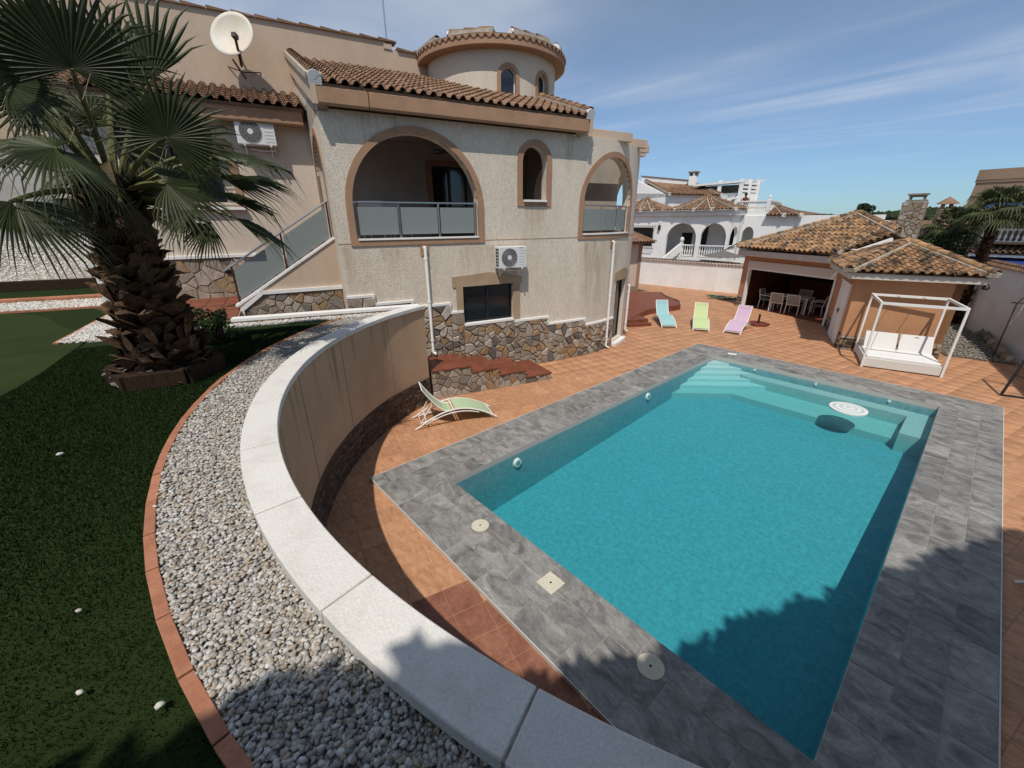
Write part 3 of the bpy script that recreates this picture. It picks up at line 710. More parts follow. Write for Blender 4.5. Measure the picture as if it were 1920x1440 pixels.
# ------------------------------------------------------------------ upper garden
kA, kB = Vector((-8.52, 4.70, 0)), Vector((-9.86, 1.20, 0))      # low white kerb beside the house steps
def arcpts(r, a0, a1, n): return [arc(r, a0+(a1-a0)*i/n, 0)[:2] for i in range(n+1)]
poly = arcpts(WR+.2, A0, A1, 60)+[(6.8, 4.4), (6.8, -15.8), (-31.5, -15.8), tuple(fw(-26, 18)[:2]), tuple(fw(-10.6, 18)[:2]), tuple(fw(-10.6, 2.88)[:2]), tuple(fw(-7.66, 2.88)[:2]), tuple(kB[:2])]
mb = MB(); mb.prism(poly, 0.0, LAWN-.012); lawn = tag(mb.build('lawn', m_turfbase), kind='structure')
# brick edging between lawn and pebbles
def edger(a): # radius of the edging by angle
    t = (math.degrees(a)+150)/75; t = min(1.3, max(-.2, t)); return 6.90-.29*t
ed = empty('lawn_edging', arc(6.7, rad(-100), LAWN), 0, 'curved row of thin terracotta bricks edging dark lawn', 'edging')
a = rad(-153)
while a < rad(-40):
    da = rnd.choice((.062, .066, .058)); r0, r1 = edger(a), edger(a+da)
    mb = MB(); b_ = .062
    c = [arc(r0, a+.0008, LAWN-.06), arc(r1, a+da-.0008, LAWN-.06), arc(r1+b_, a+da-.0008, LAWN-.06), arc(r0+b_, a+.0008, LAWN-.06)]
    dz = rnd.uniform(-.004, .006)
    mb.hexa([c[0], c[3], c[2], c[1]]+[(p[0], p[1], LAWN+.022+dz) for p in (c[0], c[3], c[2], c[1])])
    mb.build('brick', m_brick, ed, world=True, bevel=.004); a += da
# pebbles
pr = np.random.default_rng(5)
ico_bm = bmesh.new(); bmesh.ops.create_icosphere(ico_bm, subdivisions=1, radius=1.0)
ICO_V = np.array([v.co[:] for v in ico_bm.verts]); ICO_F = np.array([[v.index for v in f.verts] for f in ico_bm.faces]); ico_bm.free()
def pebbles(name, P, size, m, zs=.55, jit=.28):
    """P (n,3) centres"""
    n = len(P); nv = len(ICO_V)
    V = ICO_V[None]*(1+pr.uniform(-jit, jit, (n, nv, 1)))
    sc = np.stack([pr.uniform(.75, 1.45, n), pr.uniform(.6, 1.0, n), pr.uniform(zs*.7, zs*1.3, n)], 1)*(pr.uniform(.65, 1.25, n)*size)[:, None]
    V = V*sc[:, None]
    a = pr.uniform(0, 2*np.pi, n); tx = pr.uniform(-.5, .5, n)
    ct, st = np.cos(tx)[:, None], np.sin(tx)[:, None]
    y, z = V[..., 1]*ct-V[..., 2]*st, V[..., 1]*st+V[..., 2]*ct
    ca, sa = np.cos(a)[:, None], np.sin(a)[:, None]
    X = V[..., 0]*ca-y*sa; Y = V[..., 0]*sa+y*ca
    W = np.stack([X, Y, z], -1)+P[:, None]
    F = (ICO_F[None]+(np.arange(n)*nv)[:, None, None]).reshape(-1, 3)
    return link_mesh(name, np_mesh(name, W.reshape(-1, 3), F, m, False), None, None, 'stuff')
n = 34000
aa = pr.uniform(rad(-156), rad(-50), n*2); keep = pr.uniform(0, 1, n*2) < np.clip(.25+(np.degrees(aa)+156)/70, .25, 1); aa = aa[keep][:n]
rr = np.array([pr.uniform(WR+.265, edger(t)-.004) for t in aa])
Pp = np.stack([WC.x+rr*np.cos(aa), WC.y+rr*np.sin(aa), LAWN-.012+pr.uniform(0, .034, len(aa))], 1)
o = pebbles('pebble_strip', Pp, .0148, m_pebble); tag(o, 'strip of grey and cream pebbles along curved white coping', 'pebbles')
mb = MB(); n_ = 60
for i in range(n_):
    a, b = rad(-156)+(rad(106))*i/n_, rad(-156)+(rad(106))*(i+1)/n_
    mb.add([arc(WR+.24, a, LAWN-.006), arc(edger(a)+.01, a, LAWN-.006), arc(edger(b)+.01, b, LAWN-.006), arc(WR+.24, b, LAWN-.006)], [(0, 3, 2, 1)])
tag(mb.build('gravel_bed', m_soil), kind='structure')
# loose stones and litter on lawn and bricks
for k, (px, py) in enumerate(((113, 852), (300, 1322), (150, 1299), (291, 950), (148, 1146))):
    p = G(px, py, LAWN+.03); P1 = np.array([[p.x, p.y, LAWN+.034]]); o = pebbles('stray_pebble', P1, .02, m_pebblew)
    del o['kind']; tag(o, 'single white pebble lying loose on dark turf', 'pebble', 'stray pebbles on the lawn')
# turf pile: one mesh of single blades, denser near the viewer
def turf(name, n, fx, hh, m, label):
    P = fx(n); n = len(P); a = pr.uniform(0, 2*np.pi, n); h = pr.uniform(.6, 1.15, n)*hh; w = .0016+.0005*np.hypot(P[:, 0], P[:, 1])
    t = np.stack([np.cos(a), np.sin(a), np.zeros(n)], 1); lean = pr.normal(0, .42, (n, 2))+np.array([.18, -.1])
    B0 = P-t*w[:, None]; B1 = P+t*w[:, None]; T = P+np.stack([lean[:, 0]*h, lean[:, 1]*h, h], 1)
    V = np.stack([B0, B1, T], 1).reshape(-1, 3); F = np.arange(n*3).reshape(-1, 3)
    o = link_mesh(name, np_mesh(name, V, F, m), None, None, 'stuff'); return tag(o, label, 'grass')
def putting(x, y):   # the smoother green inside the darker border
    c = np.array([-10.6, -3.6]); dx_, dy_ = x-c[0], y-c[1]; th = np.arctan2(dy_, dx_)
    return np.hypot(dx_*.62, dy_) < 2.62+.16*np.sin(2*th+.6)+.1*np.sin(5*th)
def lawn_pts(n):
    u = pr.uniform(0, 1, n*3)**.62; x = -1.0-u*12.6; y = pr.uniform(-5.5, 3.2, n*3)
    s = (x-P0.x)*DV.x+(y-P0.y)*DV.y; dp = (x-P0.x)*BV.x+(y-P0.y)*BV.y
    r = np.hypot(x-WC.x, y-WC.y); an = np.arctan2(y-WC.y, x-WC.x)
    er = np.array(6.90-.29*np.clip((np.degrees(an)+150)/75, -.2, 1.3))+.062
    k = (r > er) & (dp < -1.5) & (y > -.95-.42*np.abs(x)) & ~putting(x, y)
    return np.stack([x[k], y[k], np.full(k.sum(), LAWN-.012)], 1)[:n]
turf('turf_pile', 640000, lawn_pts, .026, m_turf, 'dense dark green artificial turf bordering the pebbles')
mb = MB(); ring = []
for i in range(72):
    th = 2*math.pi*i/72; rr_ = (2.62+.16*math.sin(2*th+.6)+.1*math.sin(5*th))/math.hypot(.62*math.cos(th), math.sin(th)); ring.append((-10.6+rr_*math.cos(th), -3.6+rr_*math.sin(th)))
mb.prism(ring, LAWN-.03, LAWN+.004); tag(mb.build('putting_green', m_putt), kind='structure')
# pebble triangle, brick line and farther beds beside the house
def bed(name, pts, z, m): 
    mb = MB(); mb.prism(pts, z-.05, z); return tag(mb.build(name, m), kind='structure')
def fill_pts(pts, n, z):
    xs_ = [p[0] for p in pts]; ys_ = [p[1] for p in pts]; x = pr.uniform(min(xs_), max(xs_), n*4); y = pr.uniform(min(ys_), max(ys_), n*4); ins = np.zeros(len(x), bool); k = len(pts)
    for i in range(k):
        (ax, ay), (bx, by) = pts[i], pts[(i+1) % k]; cnd = ((ay > y) != (by > y)); 
        with np.errstate(divide='ignore', invalid='ignore'): ins ^= cnd & (x < (bx-ax)*(y-ay)/(by-ay+1e-12)+ax)
    x, y = x[ins][:n], y[ins][:n]; return np.stack([x, y, z+pr.uniform(-.01, .02, len(x))], 1)
def xy(px, py, z=LAWN): p = G(px, py, z); return (p.x, p.y)
tri = [xy(105, 646), xy(290, 632), xy(290, 604), xy(225, 586), xy(208, 590)]
bed('gravel_bed', tri, LAWN+.004, m_soil); tag(pebbles('white_pebble_bed', fill_pts(tri, 5200, LAWN+.01), .024, m_pebblew), 'pointed bed of white pebbles beside the palm trunk', 'pebbles')
kd = (kA-kB).normalized(); kn = Vector((kd.y, -kd.x, 0))
tri2 = [tuple((kB-kd*.6)[:2]), tuple((kB-kd*.6+kn*.34)[:2]), tuple((kA-kd*.5+kn*.30)[:2]), tuple(kA[:2])]
bed('gravel_bed', tri2, LAWN+.002, m_soil); tag(pebbles('white_pebble_bed', fill_pts(tri2, 3000, LAWN+.008), .022, m_pebblew), 'narrow strip of white pebbles along the white kerb', 'pebbles')
strip = [tuple(fw(-16, 3.55)[:2]), tuple(fw(-10.62, 3.05)[:2]), tuple(fw(-10.62, 4.4)[:2]), tuple(fw(-16, 5.0)[:2])]
bed('gravel_bed', strip, LAWN+.003, m_soil); tag(pebbles('white_pebble_bed', fill_pts(strip, 5200, LAWN+.012), .034, m_pebblew), 'bright band of white pebbles beyond the lawn', 'pebbles')
bank = [tuple(fw(-20, 8.3)[:2]), tuple(fw(-10.62, 7.6)[:2]), tuple(fw(-10.62, 16)[:2]), tuple(fw(-20, 16)[:2])]
mb = MB(); p = [Vector((*b_, 0)) for b_ in bank]
mb.hexa([(p[0].x, p[0].y, LAWN-.1), (p[1].x, p[1].y, LAWN-.1), (p[2].x, p[2].y, LAWN-.1), (p[3].x, p[3].y, LAWN-.1), (p[0].x, p[0].y, LAWN+.26), (p[1].x, p[1].y, LAWN+.26), (p[2].x, p[2].y, LAWN+1.2), (p[3].x, p[3].y, LAWN+1.2)][0:8])
tag(mb.build('gravel_bank', m_soil), kind='structure')
bp_ = fill_pts(bank, 7000, 0); dpv = (bp_[:, 0]-P0.x)*BV.x+(bp_[:, 1]-P0.y)*BV.y; bp_[:, 2] = LAWN+.27+(dpv-8)/8*.94
tag(pebbles('gravel_slope', bp_, .045, m_pebblew), 'pale gravel slope behind the dark sleeper', 'gravel')
def line_bricks(name, a, b, w, label, nb, m=m_brick, h=.03):
    e_ = empty(name, ((a[0]+b[0])/2, (a[1]+b[1])/2, LAWN), 0, label, 'edging'); a = Vector((*a, 0)); b = Vector((*b, 0)); d_ = (b-a)
    for i in range(nb):
        p_ = a+d_*(i/nb); q_ = a+d_*((i+1)/nb-.004/d_.length); mb = MB(); mb.bar((p_.x, p_.y, LAWN-.02+h/2), (q_.x, q_.y, LAWN-.02+h/2), w, h+.04); mb.build('brick', m, e_, world=True)
line_bricks('bed_edging', xy(105, 646), xy(208, 590), .07, 'short brick line edging pointed white pebble bed', 9)
line_bricks('bed_edging', tuple(fw(-16, 3.5)[:2]), tuple(fw(-10.66, 3.0)[:2]), .08, 'thin brick line in front of white pebble band', 12)
line_bricks('brick_step', tuple(fw(-16, 5.15)[:2]), tuple(fw(-10.66, 4.62)[:2]), .32, 'wide terracotta step behind the white pebble band', 10, h=.10)
mb = MB(); a_, b_ = fw(-20, 8.15), fw(-10.66, 7.45); mb.bar((a_.x, a_.y, LAWN+.13), (b_.x, b_.y, LAWN+.13), .22, .30); tag(mb.build('garden_sleeper', m_wood, bevel=.02), 'long black timber sleeper holding back gravel slope', 'sleeper')
# grey boundary wall at the far left
mb = MB(); a_, b_ = fw(-30, 16.2), fw(-10.5, 15.6); mb.bar((a_.x, a_.y, 4.6), (b_.x, b_.y, 4.6), .25, 5.4); tag(mb.build('boundary_wall', m_greywall), 'plain grey rendered wall at the end of gravel slope', 'wall')
# kerb wall beside the villa steps
kw = empty('kerb_wall', (*((kA+kB)/2)[:2], DECK), 0, 'low white kerb wall running from curved wall to house stairs', 'kerb')
mb = MB(); mb.bar((kA.x, kA.y, 1.1), (kB.x, kB.y, 1.1), .16, 2.44); mb.build('wall_body', m_wallin, kw, world=True)
mb = MB(); mb.bar((kA.x, kA.y, 2.36), (kB.x-.0, kB.y, 2.36), .2, .07); mb.build('capping', m_white, kw, world=True, bevel=.01)
# ================================================================== roof tiles
def tile_mesh(name, m, w=.23, l=.43, lift=.035, t=.018):
    prof = [(-.5, .010), (-.40, 0), (-.31, .018), (-.20, .060), (0, .084), (.20, .060), (.31, .018), (.40, 0), (.5, .010)]
    n = len(prof); mb = MB(); V = []
    for y, up in ((0, lift), (l, 0)):
        for x, z in prof: V.append((x*w*(1.0 if y == 0 else .97), y, z+up))
    for x, z in prof: V.append((x*w, .004, z+lift-t))
    F = [(i, i+1, n+i+1, n+i) for i in range(n-1)]+[(2*n+i, 2*n+i+1, i+1, i) for i in range(n-1)]
    mb.add(V, F); return mb.mesh(name, m, False)
def tile_roof(parent, me, O, U, V, poly, tw, w=.23, ex=.36, limit=300, jit=.006):
    """O origin, U along the eave, V up the slope (unit, local coords); poly in (u,v); tw: parent's world matrix"""
    U = Vector(U).normalized(); V = Vector(V).normalized(); N = U.cross(V)
    us = [p[0] for p in poly]; vs = [p[1] for p in poly]; Ms = []
    def inside(u, v):
        r = False; k = len(poly)
        for i in range(k):
            (a, b), (c, d) = poly[i], poly[(i+1) % k]
            if (b > v) != (d > v) and u < (c-a)*(v-b)/(d-b)+a: r = not r
        return r
    nu, nv = int((max(us)-min(us))/w)+1, int((max(vs)-min(vs))/ex)+1
    for i in range(nu):
        u = min(us)+w*(i+.5)
        for j in range(nv):
            v = min(vs)+ex*j
            if not inside(u, v+.16): continue
            p = Vector(O)+U*(u+rnd.uniform(-jit, jit))+V*(v-.05+rnd.uniform(-jit, jit))+N*.012
            x = (U+V*rnd.uniform(-.02, .02)).normalized(); y = N.cross(x)
            Ms.append(frame(p, x, y, N))
    pieces('roof_tile', me, Ms, parent, tw, limit, 'roof_tile_field'); return Ms
def ridge(parent, a, b, me, n=None, w=.2, mortar=True, endcap=True, world=False):
    a = Vector(a); b = Vector(b); d_ = (b-a); L_ = d_.length; d_.normalize(); up = Vector((0, 0, 1)); x = d_.cross(up).normalized(); z = x.cross(d_)
    n = n or max(1, int(L_/.33))
    if mortar:
        mb = MB(); mb.bar(a+z*.025, b+z*.025, w*1.6, .115, up=z); mo_ = mb.build('ridge_mortar', m_mortarw, parent)
    for i in range(n): link_mesh('ridge_tile', me, parent, frame(a+d_*(L_*i/n)+z*.09, x, d_, z))
    if endcap:
        mb = MB(); k = 10; pts = [(math.cos(math.pi*i/k)*w*.62, math.sin(math.pi*i/k)*w*.55) for i in range(k+1)]
        vs = [a-d_*.05+x*p+z*(q_+.03) for p, q_ in pts]+[a+d_*.06+x*p+z*(q_+.03) for p, q_ in pts]
        vs += [a-d_*.05+x*p-z*.10 for p in (-w*.62, w*.62)]
        mb.add(vs, [tuple(range(k+1))+(2*k+2, 2*k+3)]+[(i, k+1+i, k+2+i, i+1) for i in range(k)]); mb.build('ridge_end', m_white, parent)
def ridge_mesh(name, m, w=.2, l=.40):
    mb = MB(); k = 8; V = []
    for y, s in ((0, 1.0), (l, .82)):
        for i in range(k+1):
            a = math.pi*i/k; V.append((math.cos(a)*w/2*s, y, math.sin(a)*w*.42*s+(.012 if y == 0 else -.004)))
    for i in range(k+1): 
        a = math.pi*i/k; V.append((math.cos(a)*w/2*.84, .003, math.sin(a)*w*.42*.82+.006))
    mb.add(V, [(i+1, i, k+1+i, k+2+i) for i in range(k)]+[(i, i+1, 2*k+3+i, 2*k+2+i) for i in range(k)]); return mb.mesh(name, m, False)
t_brown = tile_mesh('roof_tile', m_roofb); t_ochre = tile_mesh('roof_tile_o', m_roofo, .235, .45, .055, .03); r_brown = ridge_mesh('ridge_tile', m_roofb); r_ochre = ridge_mesh('ridge_tile_o', m_roofo, .26)

# ================================================================== the villa (facade frame: x = s, y = depth)
villa = empty('villa', (P0.x, P0.y, DECK), ROT, 'large beige stucco villa with round tower and arched glazed terrace', 'house')
VW = villa.matrix_basis.copy()
ZO = -DECK   # local z = world z + ZO
RC = 5.13; S0 = 1.3
def fmap(a, t, z):
    if a <= S0: return (a, t, z+ZO)
    th = (a-S0)/RC; return (S0+(RC-t)*math.sin(th), RC-(RC-t)*math.cos(th), z+ZO)
big = Op(-4.97, -1.89, 3.80, 4.50, 1.54); nar = Op(-.59, .18, 4.70, 5.62, .385); bas = Op(-2.43, -.88, 1.50, 2.53)
ar2 = Op(1.47, 4.06, 3.80, 4.62, 1.30); ar3 = Op(6.0, 8.5, 3.80, 4.62, 1.25); dor = Op(3.45, 4.43, .10, 2.25)
SL = .345; EZ = 6.74; OV = .27
def rz_(dep): return EZ+SL*(dep+OV)
mb = MB(); wall(mb, fmap, -5.4, S0+RC*math.pi/2, -.1, 6.36, .26, (big, nar, bas, ar2, ar3, dor), .3)
fac = mb.build('facade_wall', m_facade, villa, auto=True)
for nm, op, w in (('arch_trim', big, .15), ('window_trim', nar, .15), ('arch_trim', ar2, .15), ('arch_trim', ar3, .15)):
    mb = MB(); trim(mb, fmap, op, w, .028); mb.build(nm, m_trim, villa, auto=True)
def sill(op, ext, name='sill', m=m_white, z=None, th=.05, out=.09):
    mb = MB(); n = 12; z = op.low if z is None else z
    for i in range(n):
        a, b = op.a0-ext+(op.a1-op.a0+2*ext)*i/n, op.a0-ext+(op.a1-op.a0+2*ext)*(i+1)/n
        mb.hexa([fmap(a, -out, z-th+.01), fmap(b, -out, z-th+.01), fmap(b, .2, z-th+.01), fmap(a, .2, z-th+.01), fmap(a, -out, z+.012), fmap(b, -out, z+.012), fmap(b, .2, z+.012), fmap(a, .2, z+.012)])
    return mb.build(name, m, villa)
sill(nar, -.03); sill(big, -.02, th=.035, out=.05); sill(ar2, -.02, th=.035, out=.05); sill(bas, .0, th=.06, out=.06)
# string line
for u, v in ((-5.4, big.a0-.16), (big.a1+.16, ar2.a0-.16), (ar2.a1+.16, 5.4)):
  mb = MB(); ns_ = max(1, int((v-u)/.25))
  for i in range(ns_):
    a, b = u+(v-u)*i/ns_, u+(v-u)*(i+1)/ns_
    mb.hexa([fmap(a, -.006, 3.70), fmap(b, -.006, 3.70), fmap(b, .01, 3.70), fmap(a, .01, 3.70), fmap(a, -.006, 3.716), fmap(b, -.006, 3.716), fmap(b, .01, 3.716), fmap(a, .01, 3.716)])
  mb.build('string_line', m_trim, villa)
# basement window: lintel trim, frame, glass
mb = MB(); e = -.026
mb.add([(-2.72, e, 2.53+ZO), (-.60, e, 2.53+ZO), (-.60, e, 2.70+ZO), (-1.65, e, 2.88+ZO), (-2.72, e, 2.80+ZO), (-2.72, .01, 2.53+ZO), (-.60, .01, 2.53+ZO), (-.60, .01, 2.70+ZO), (-1.65, .01, 2.88+ZO), (-2.72, .01, 2.80+ZO)],
       [(0, 1, 2, 3, 4), (2, 7, 8, 3), (3, 8, 9, 4), (4, 9, 5, 0), (0, 5, 6, 1), (1, 6, 7, 2)])
mb.box(-.88, e, 1.45+ZO, -.66, .01, 2.53+ZO); mb.box(-2.62, e, 1.45+ZO, -2.43, .01, 2.53+ZO)
m_ochretrim = mat('stucco_ochre_trim', (.42, .31, .20), (.36, .26, .165), nscale=3, rough=.95, bump=.3, bscale=50)
mb.build('window_surround', m_ochretrim, villa)
def window(op, t, frame_w=.06, mull=(), m=m_black, name='window', bars=(), fm=fmap, par=None):
    par = par or villa
    mb = MB(); f_ = frame_w; z0, z1 = op.low+.012, op.spring
    def bx(a, b, c, d, t0, t1): mb.hexa([fm(a, t0, c), fm(b, t0, c), fm(b, t1, c), fm(a, t1, c), fm(a, t0, d), fm(b, t0, d), fm(b, t1, d), fm(a, t1, d)])
    bx(op.a0, op.a1, z0, z0+f_, t, t+.06); bx(op.a0, op.a1, z1-f_, z1, t, t+.06); bx(op.a0, op.a0+f_, z0+f_, z1-f_, t, t+.06); bx(op.a1-f_, op.a1, z0+f_, z1-f_, t, t+.06)
    for x in mull: bx(x-f_*.6, x+f_*.6, z0+f_, z1-f_, t-.004, t+.055)
    o = mb.build(name, m, par)
    mb = MB(); bx(op.a0+f_*.5, op.a1-f_*.5, z0+f_*.5, z1-f_*.5, t+.028, t+.036); mb.build('pane', m_glassdark, o); return o
window(bas, .10, mull=(-1.66,))
window(dor, .12, .07, name='door')
mb = MB()
for i in range(6):
    a, b = 3.38+(4.52-3.38)*i/6, 3.38+(4.52-3.38)*(i+1)/6
    mb.hexa([fmap(a, -.20, -.05), fmap(b, -.20, -.05), fmap(b, .26, -.05), fmap(a, .26, -.05), fmap(a, -.20, .05), fmap(b, -.20, .05), fmap(b, .26, .05), fmap(a, .26, .05)])
mb.build('door_step', m_white, villa)
mb = MB(); n = 10
for i in range(n):
    a, b = 3.28+(4.6-3.28)*i/n, 3.28+(4.6-3.28)*(i+1)/n; zt = lambda a_: 2.52+.12*math.sin(math.pi*(a_-3.28)/1.32)
    mb.hexa([fmap(a, -.024, 2.25), fmap(b, -.024, 2.25), fmap(b, .01, 2.25), fmap(a, .01, 2.25), fmap(a, -.024, zt(a)), fmap(b, -.024, zt(b)), fmap(b, .01, zt(b)), fmap(a, .01, zt(a))])
mb.build('door_lintel', m_ochretrim, villa)
# downpipes
def pipe(a, z0, z1, name='downpipe', turn=True):
    x, y, _ = fmap(a, -.07, 0); xi, yi, _ = fmap(a, .02, 0)
    pts = ([(xi, yi, z1+ZO)] if turn else [])+[(x, y, z1-.02+ZO), (x, y, z1-.1+ZO), (x, y, z0+.06+ZO)]
    xo, yo, _ = fmap(a+.05, -.16, 0); pts += [(xo, yo, z0+ZO)]
    mb = MB(); mb.tube(pts, .042, 12); o = mb.build(name, m_white, villa, auto=True)
    for zz in (z0+.35, (z0+z1)/2, z1-.3):
        mb = MB(); mb.tube([(x, y, zz+ZO), (x, y, zz+.05+ZO)], .05, 12); mb.build('pipe_collar', m_white, o, auto=True)
    mb = MB(); c0, c1 = a-.11, a+.11; mb.hexa([fmap(c0, -.02, z1-.2), fmap(c1, -.02, z1-.2), fmap(c1, .01, z1-.2), fmap(c0, .01, z1-.2), fmap(c0, -.02, z1+.13), fmap(c1, -.02, z1+.13), fmap(c1, .01, z1+.13), fmap(c0, .01, z1+.13)]); mb.build('pipe_outlet', m_trim, o)
pipe(-3.40, .80, 3.58); pipe(2.93, .0, 3.55); pipe(5.1, .1, 1.9)
# stone plinth with stepped white trim
steps_ = [(-5.4, -4.75, 2.46), (-4.75, -3.80, 2.24), (-3.80, -2.80, 2.08), (-2.80, -2.45, 1.83), (-2.45, -.86, 1.43), (-.86, .36, 1.38), (.36, 1.80, 1.16), (1.80, 3.36, .95)]
zb = [1.6, 1.0, .6, .55, .2, -.05, -.05, -.05]
sr = random.Random(11)
plinth = None
mb = MB()
for (a, b, zt), z0 in zip(steps_, zb):
    n = max(1, int((b-a)/.2))
    for i in range(n):
        x0, x1 = a+(b-a)*i/n, a+(b-a)*(i+1)/n
        mb.hexa([fmap(x0, -.022, -.08), fmap(x1, -.022, -.08), fmap(x1, .01, -.08), fmap(x0, .01, -.08), fmap(x0, -.022, zt), fmap(x1, -.022, zt), fmap(x1, .01, zt), fmap(x0, .01, zt)])
plinth = mb.build('stone_plinth', m_mortar, villa)
tw_ = .07
for k, (a, b, zt) in enumerate(steps_):
    if k == 4: continue
    mb = MB()
    n = max(1, int((b-a)/.2))
    for i in range(n):
        x0, x1 = a+(b-a)*i/n, a+(b-a)*(i+1)/n
        mb.hexa([fmap(x0, -.06, zt), fmap(x1, -.06, zt), fmap(x1, .012, zt), fmap(x0, .012, zt), fmap(x0, -.06, zt+tw_), fmap(x1, -.06, zt+tw_), fmap(x1, .012, zt+tw_), fmap(x0, .012, zt+tw_)])
    if k in (0, 1, 2, 5, 6):
        zn = steps_[k+1][2]
        mb.hexa([fmap(b-tw_, -.058, zn), fmap(b, -.058, zn), fmap(b, .012, zn), fmap(b-tw_, .012, zn), fmap(b-tw_, -.058, zt), fmap(b, -.058, zt), fmap(b, .012, zt), fmap(b-tw_, .012, zt)])
    mb.build('plinth_trim', m_white, villa, bevel=.006)
for (a, b, zt), z0 in zip(steps_, zb):
    for poly_ in cells(a+.01, b-.01, z0, zt-.01, .19, sr, .011, 1.05):
        link_mesh('stone', stone_mesh('stone', poly_, fmap, m_stone, -.02, -.062, sr, .026), plinth)
# ---- terrace inside: slab, back wall, ceiling, doors
mb = MB(); pts = [(-5.2, .2)]+[(-5.2, 3.0), (6.2, 3.0)]
arcp = [(S0+(RC-.2)*math.sin(t), RC-(RC-.2)*math.cos(t)) for t in [rad(64)*i/14 for i in range(15)]]
mb.prism(pts[1:]+list(reversed(arcp))+[(-5.2, .2)], 3.5+ZO, 3.74+ZO); mb.build('terrace_floor', m_steptile, villa)
dr1 = Op(-2.10, -.90, 3.76, 5.75); dr2 = Op(2.2, 3.6, 3.76, 5.9); dr0 = Op(-.35, .75, 3.76, 5.75)
bmap = lambda a, t, z: (a, 3.0+t, z+ZO)
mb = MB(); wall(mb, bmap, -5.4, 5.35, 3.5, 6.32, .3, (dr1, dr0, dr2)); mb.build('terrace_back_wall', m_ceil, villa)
for o_ in (dr1, dr0, dr2):
    window(o_, .12, .07, mull=((o_.a0+o_.a1)/2,), name='terrace_door', fm=bmap)
    mb = MB(); trim(mb, bmap, o_, .16, .03, sill=False); mb.build('door_trim', m_trim, villa)
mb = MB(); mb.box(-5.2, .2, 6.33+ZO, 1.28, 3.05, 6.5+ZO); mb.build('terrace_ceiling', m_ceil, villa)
smap = lambda a, t, z: (-5.4+t, a, z+ZO)
sop = Op(.75, 2.45, 3.80, 5.3, .80)
mb = MB(); wall(mb, smap, .26, 3.0, -.1, 6.9, .26, (sop,)); mb.build('side_wall', m_stucco, villa)
smap_o = lambda a, t, z: (-5.4+t, a, z+ZO)
mb = MB(); trim(mb, smap_o, sop, .15, .02, sill=False); mb.build('arch_trim', m_trim, villa)
mb = MB(); mb.box(1.3, .3, 3.74+ZO, 1.5, 3.0, 6.5+ZO); 
emap = lambda a, t, z: (1.28+t, a, z+ZO); eop = Op(.9, 2.5, 3.8, 5.0, .8)
mb = MB(); wall(mb, emap, .26, 3.0, 3.74, 6.62, .2, (eop,)); mb.build('terrace_cross_wall', m_stuccow, villa)
# ceiling fan
mb = MB(); mb.tube([(-1.9, 1.9, 6.33+ZO), (-1.9, 1.9, 6.05+ZO)], .02, 8); mb.lathe([(.02, .1), (.09, .06), (.09, 0), (.03, -.03)], 14, (-1.9, 1.9, 5.97+ZO)); fan = mb.build('ceiling_fan', m_darkmetal, villa)
for k in range(4):
    a = k*math.pi/2+.5; mb = MB(); mb.bar((-1.9+.1*math.cos(a), 1.9+.1*math.sin(a), 6.0+ZO), (-1.9+.6*math.cos(a), 1.9+.6*math.sin(a), 6.0+ZO), .12, .012); mb.build('fan_blade', m_darkmetal, fan)
# house mass behind
mb = MB(); mb.box(-5.38, 3.3, -.1, 5.35, 11, 6.3+ZO); mb.build('main_block', m_stucco, villa)
# ---- glazed balustrades
def balustrade(op, n, t=.10):
    z0, z1 = op.low+.012, op.low+.80
    mb = MB(); mb.tube([fmap(op.a0+(op.a1-op.a0)*i/14, t, z1) for i in range(15)], .024, 10); rail = mb.build('handrail', m_steel, villa, auto=True)
    for i in range(n+1):
        a = op.a0+.06+(op.a1-op.a0-.12)*i/n; x, y, _ = fmap(a, t, 0)
        mb = MB(); mb.hexa([fmap(a-.022, t-.008, z0), fmap(a+.022, t-.008, z0), fmap(a+.022, t+.008, z0), fmap(a-.022, t+.008, z0), fmap(a-.022, t-.008, z1), fmap(a+.022, t-.008, z1), fmap(a+.022, t+.008, z1), fmap(a-.022, t+.008, z1)]); mb.build('baluster_post', m_steel, villa)
    for i in range(n):
        a, b = op.a0+.10+(op.a1-op.a0-.12)*i/n, op.a0+.02+(op.a1-op.a0-.12)*(i+1)/n; mb = MB(); k = 6
        for j in range(k):
            u, v = a+(b-a)*j/k, a+(b-a)*(j+1)/k
            mb.hexa([fmap(u, t-.026, z0+.08), fmap(v, t-.026, z0+.08), fmap(v, t-.014, z0+.08), fmap(u, t-.014, z0+.08), fmap(u, t-.026, z1-.10), fmap(v, t-.026, z1-.10), fmap(v, t-.014, z1-.10), fmap(u, t-.014, z1-.10)])
        mb.build('glass_panel', m_frost, villa)
balustrade(big, 3); balustrade(ar2, 3); balustrade(ar3, 3)
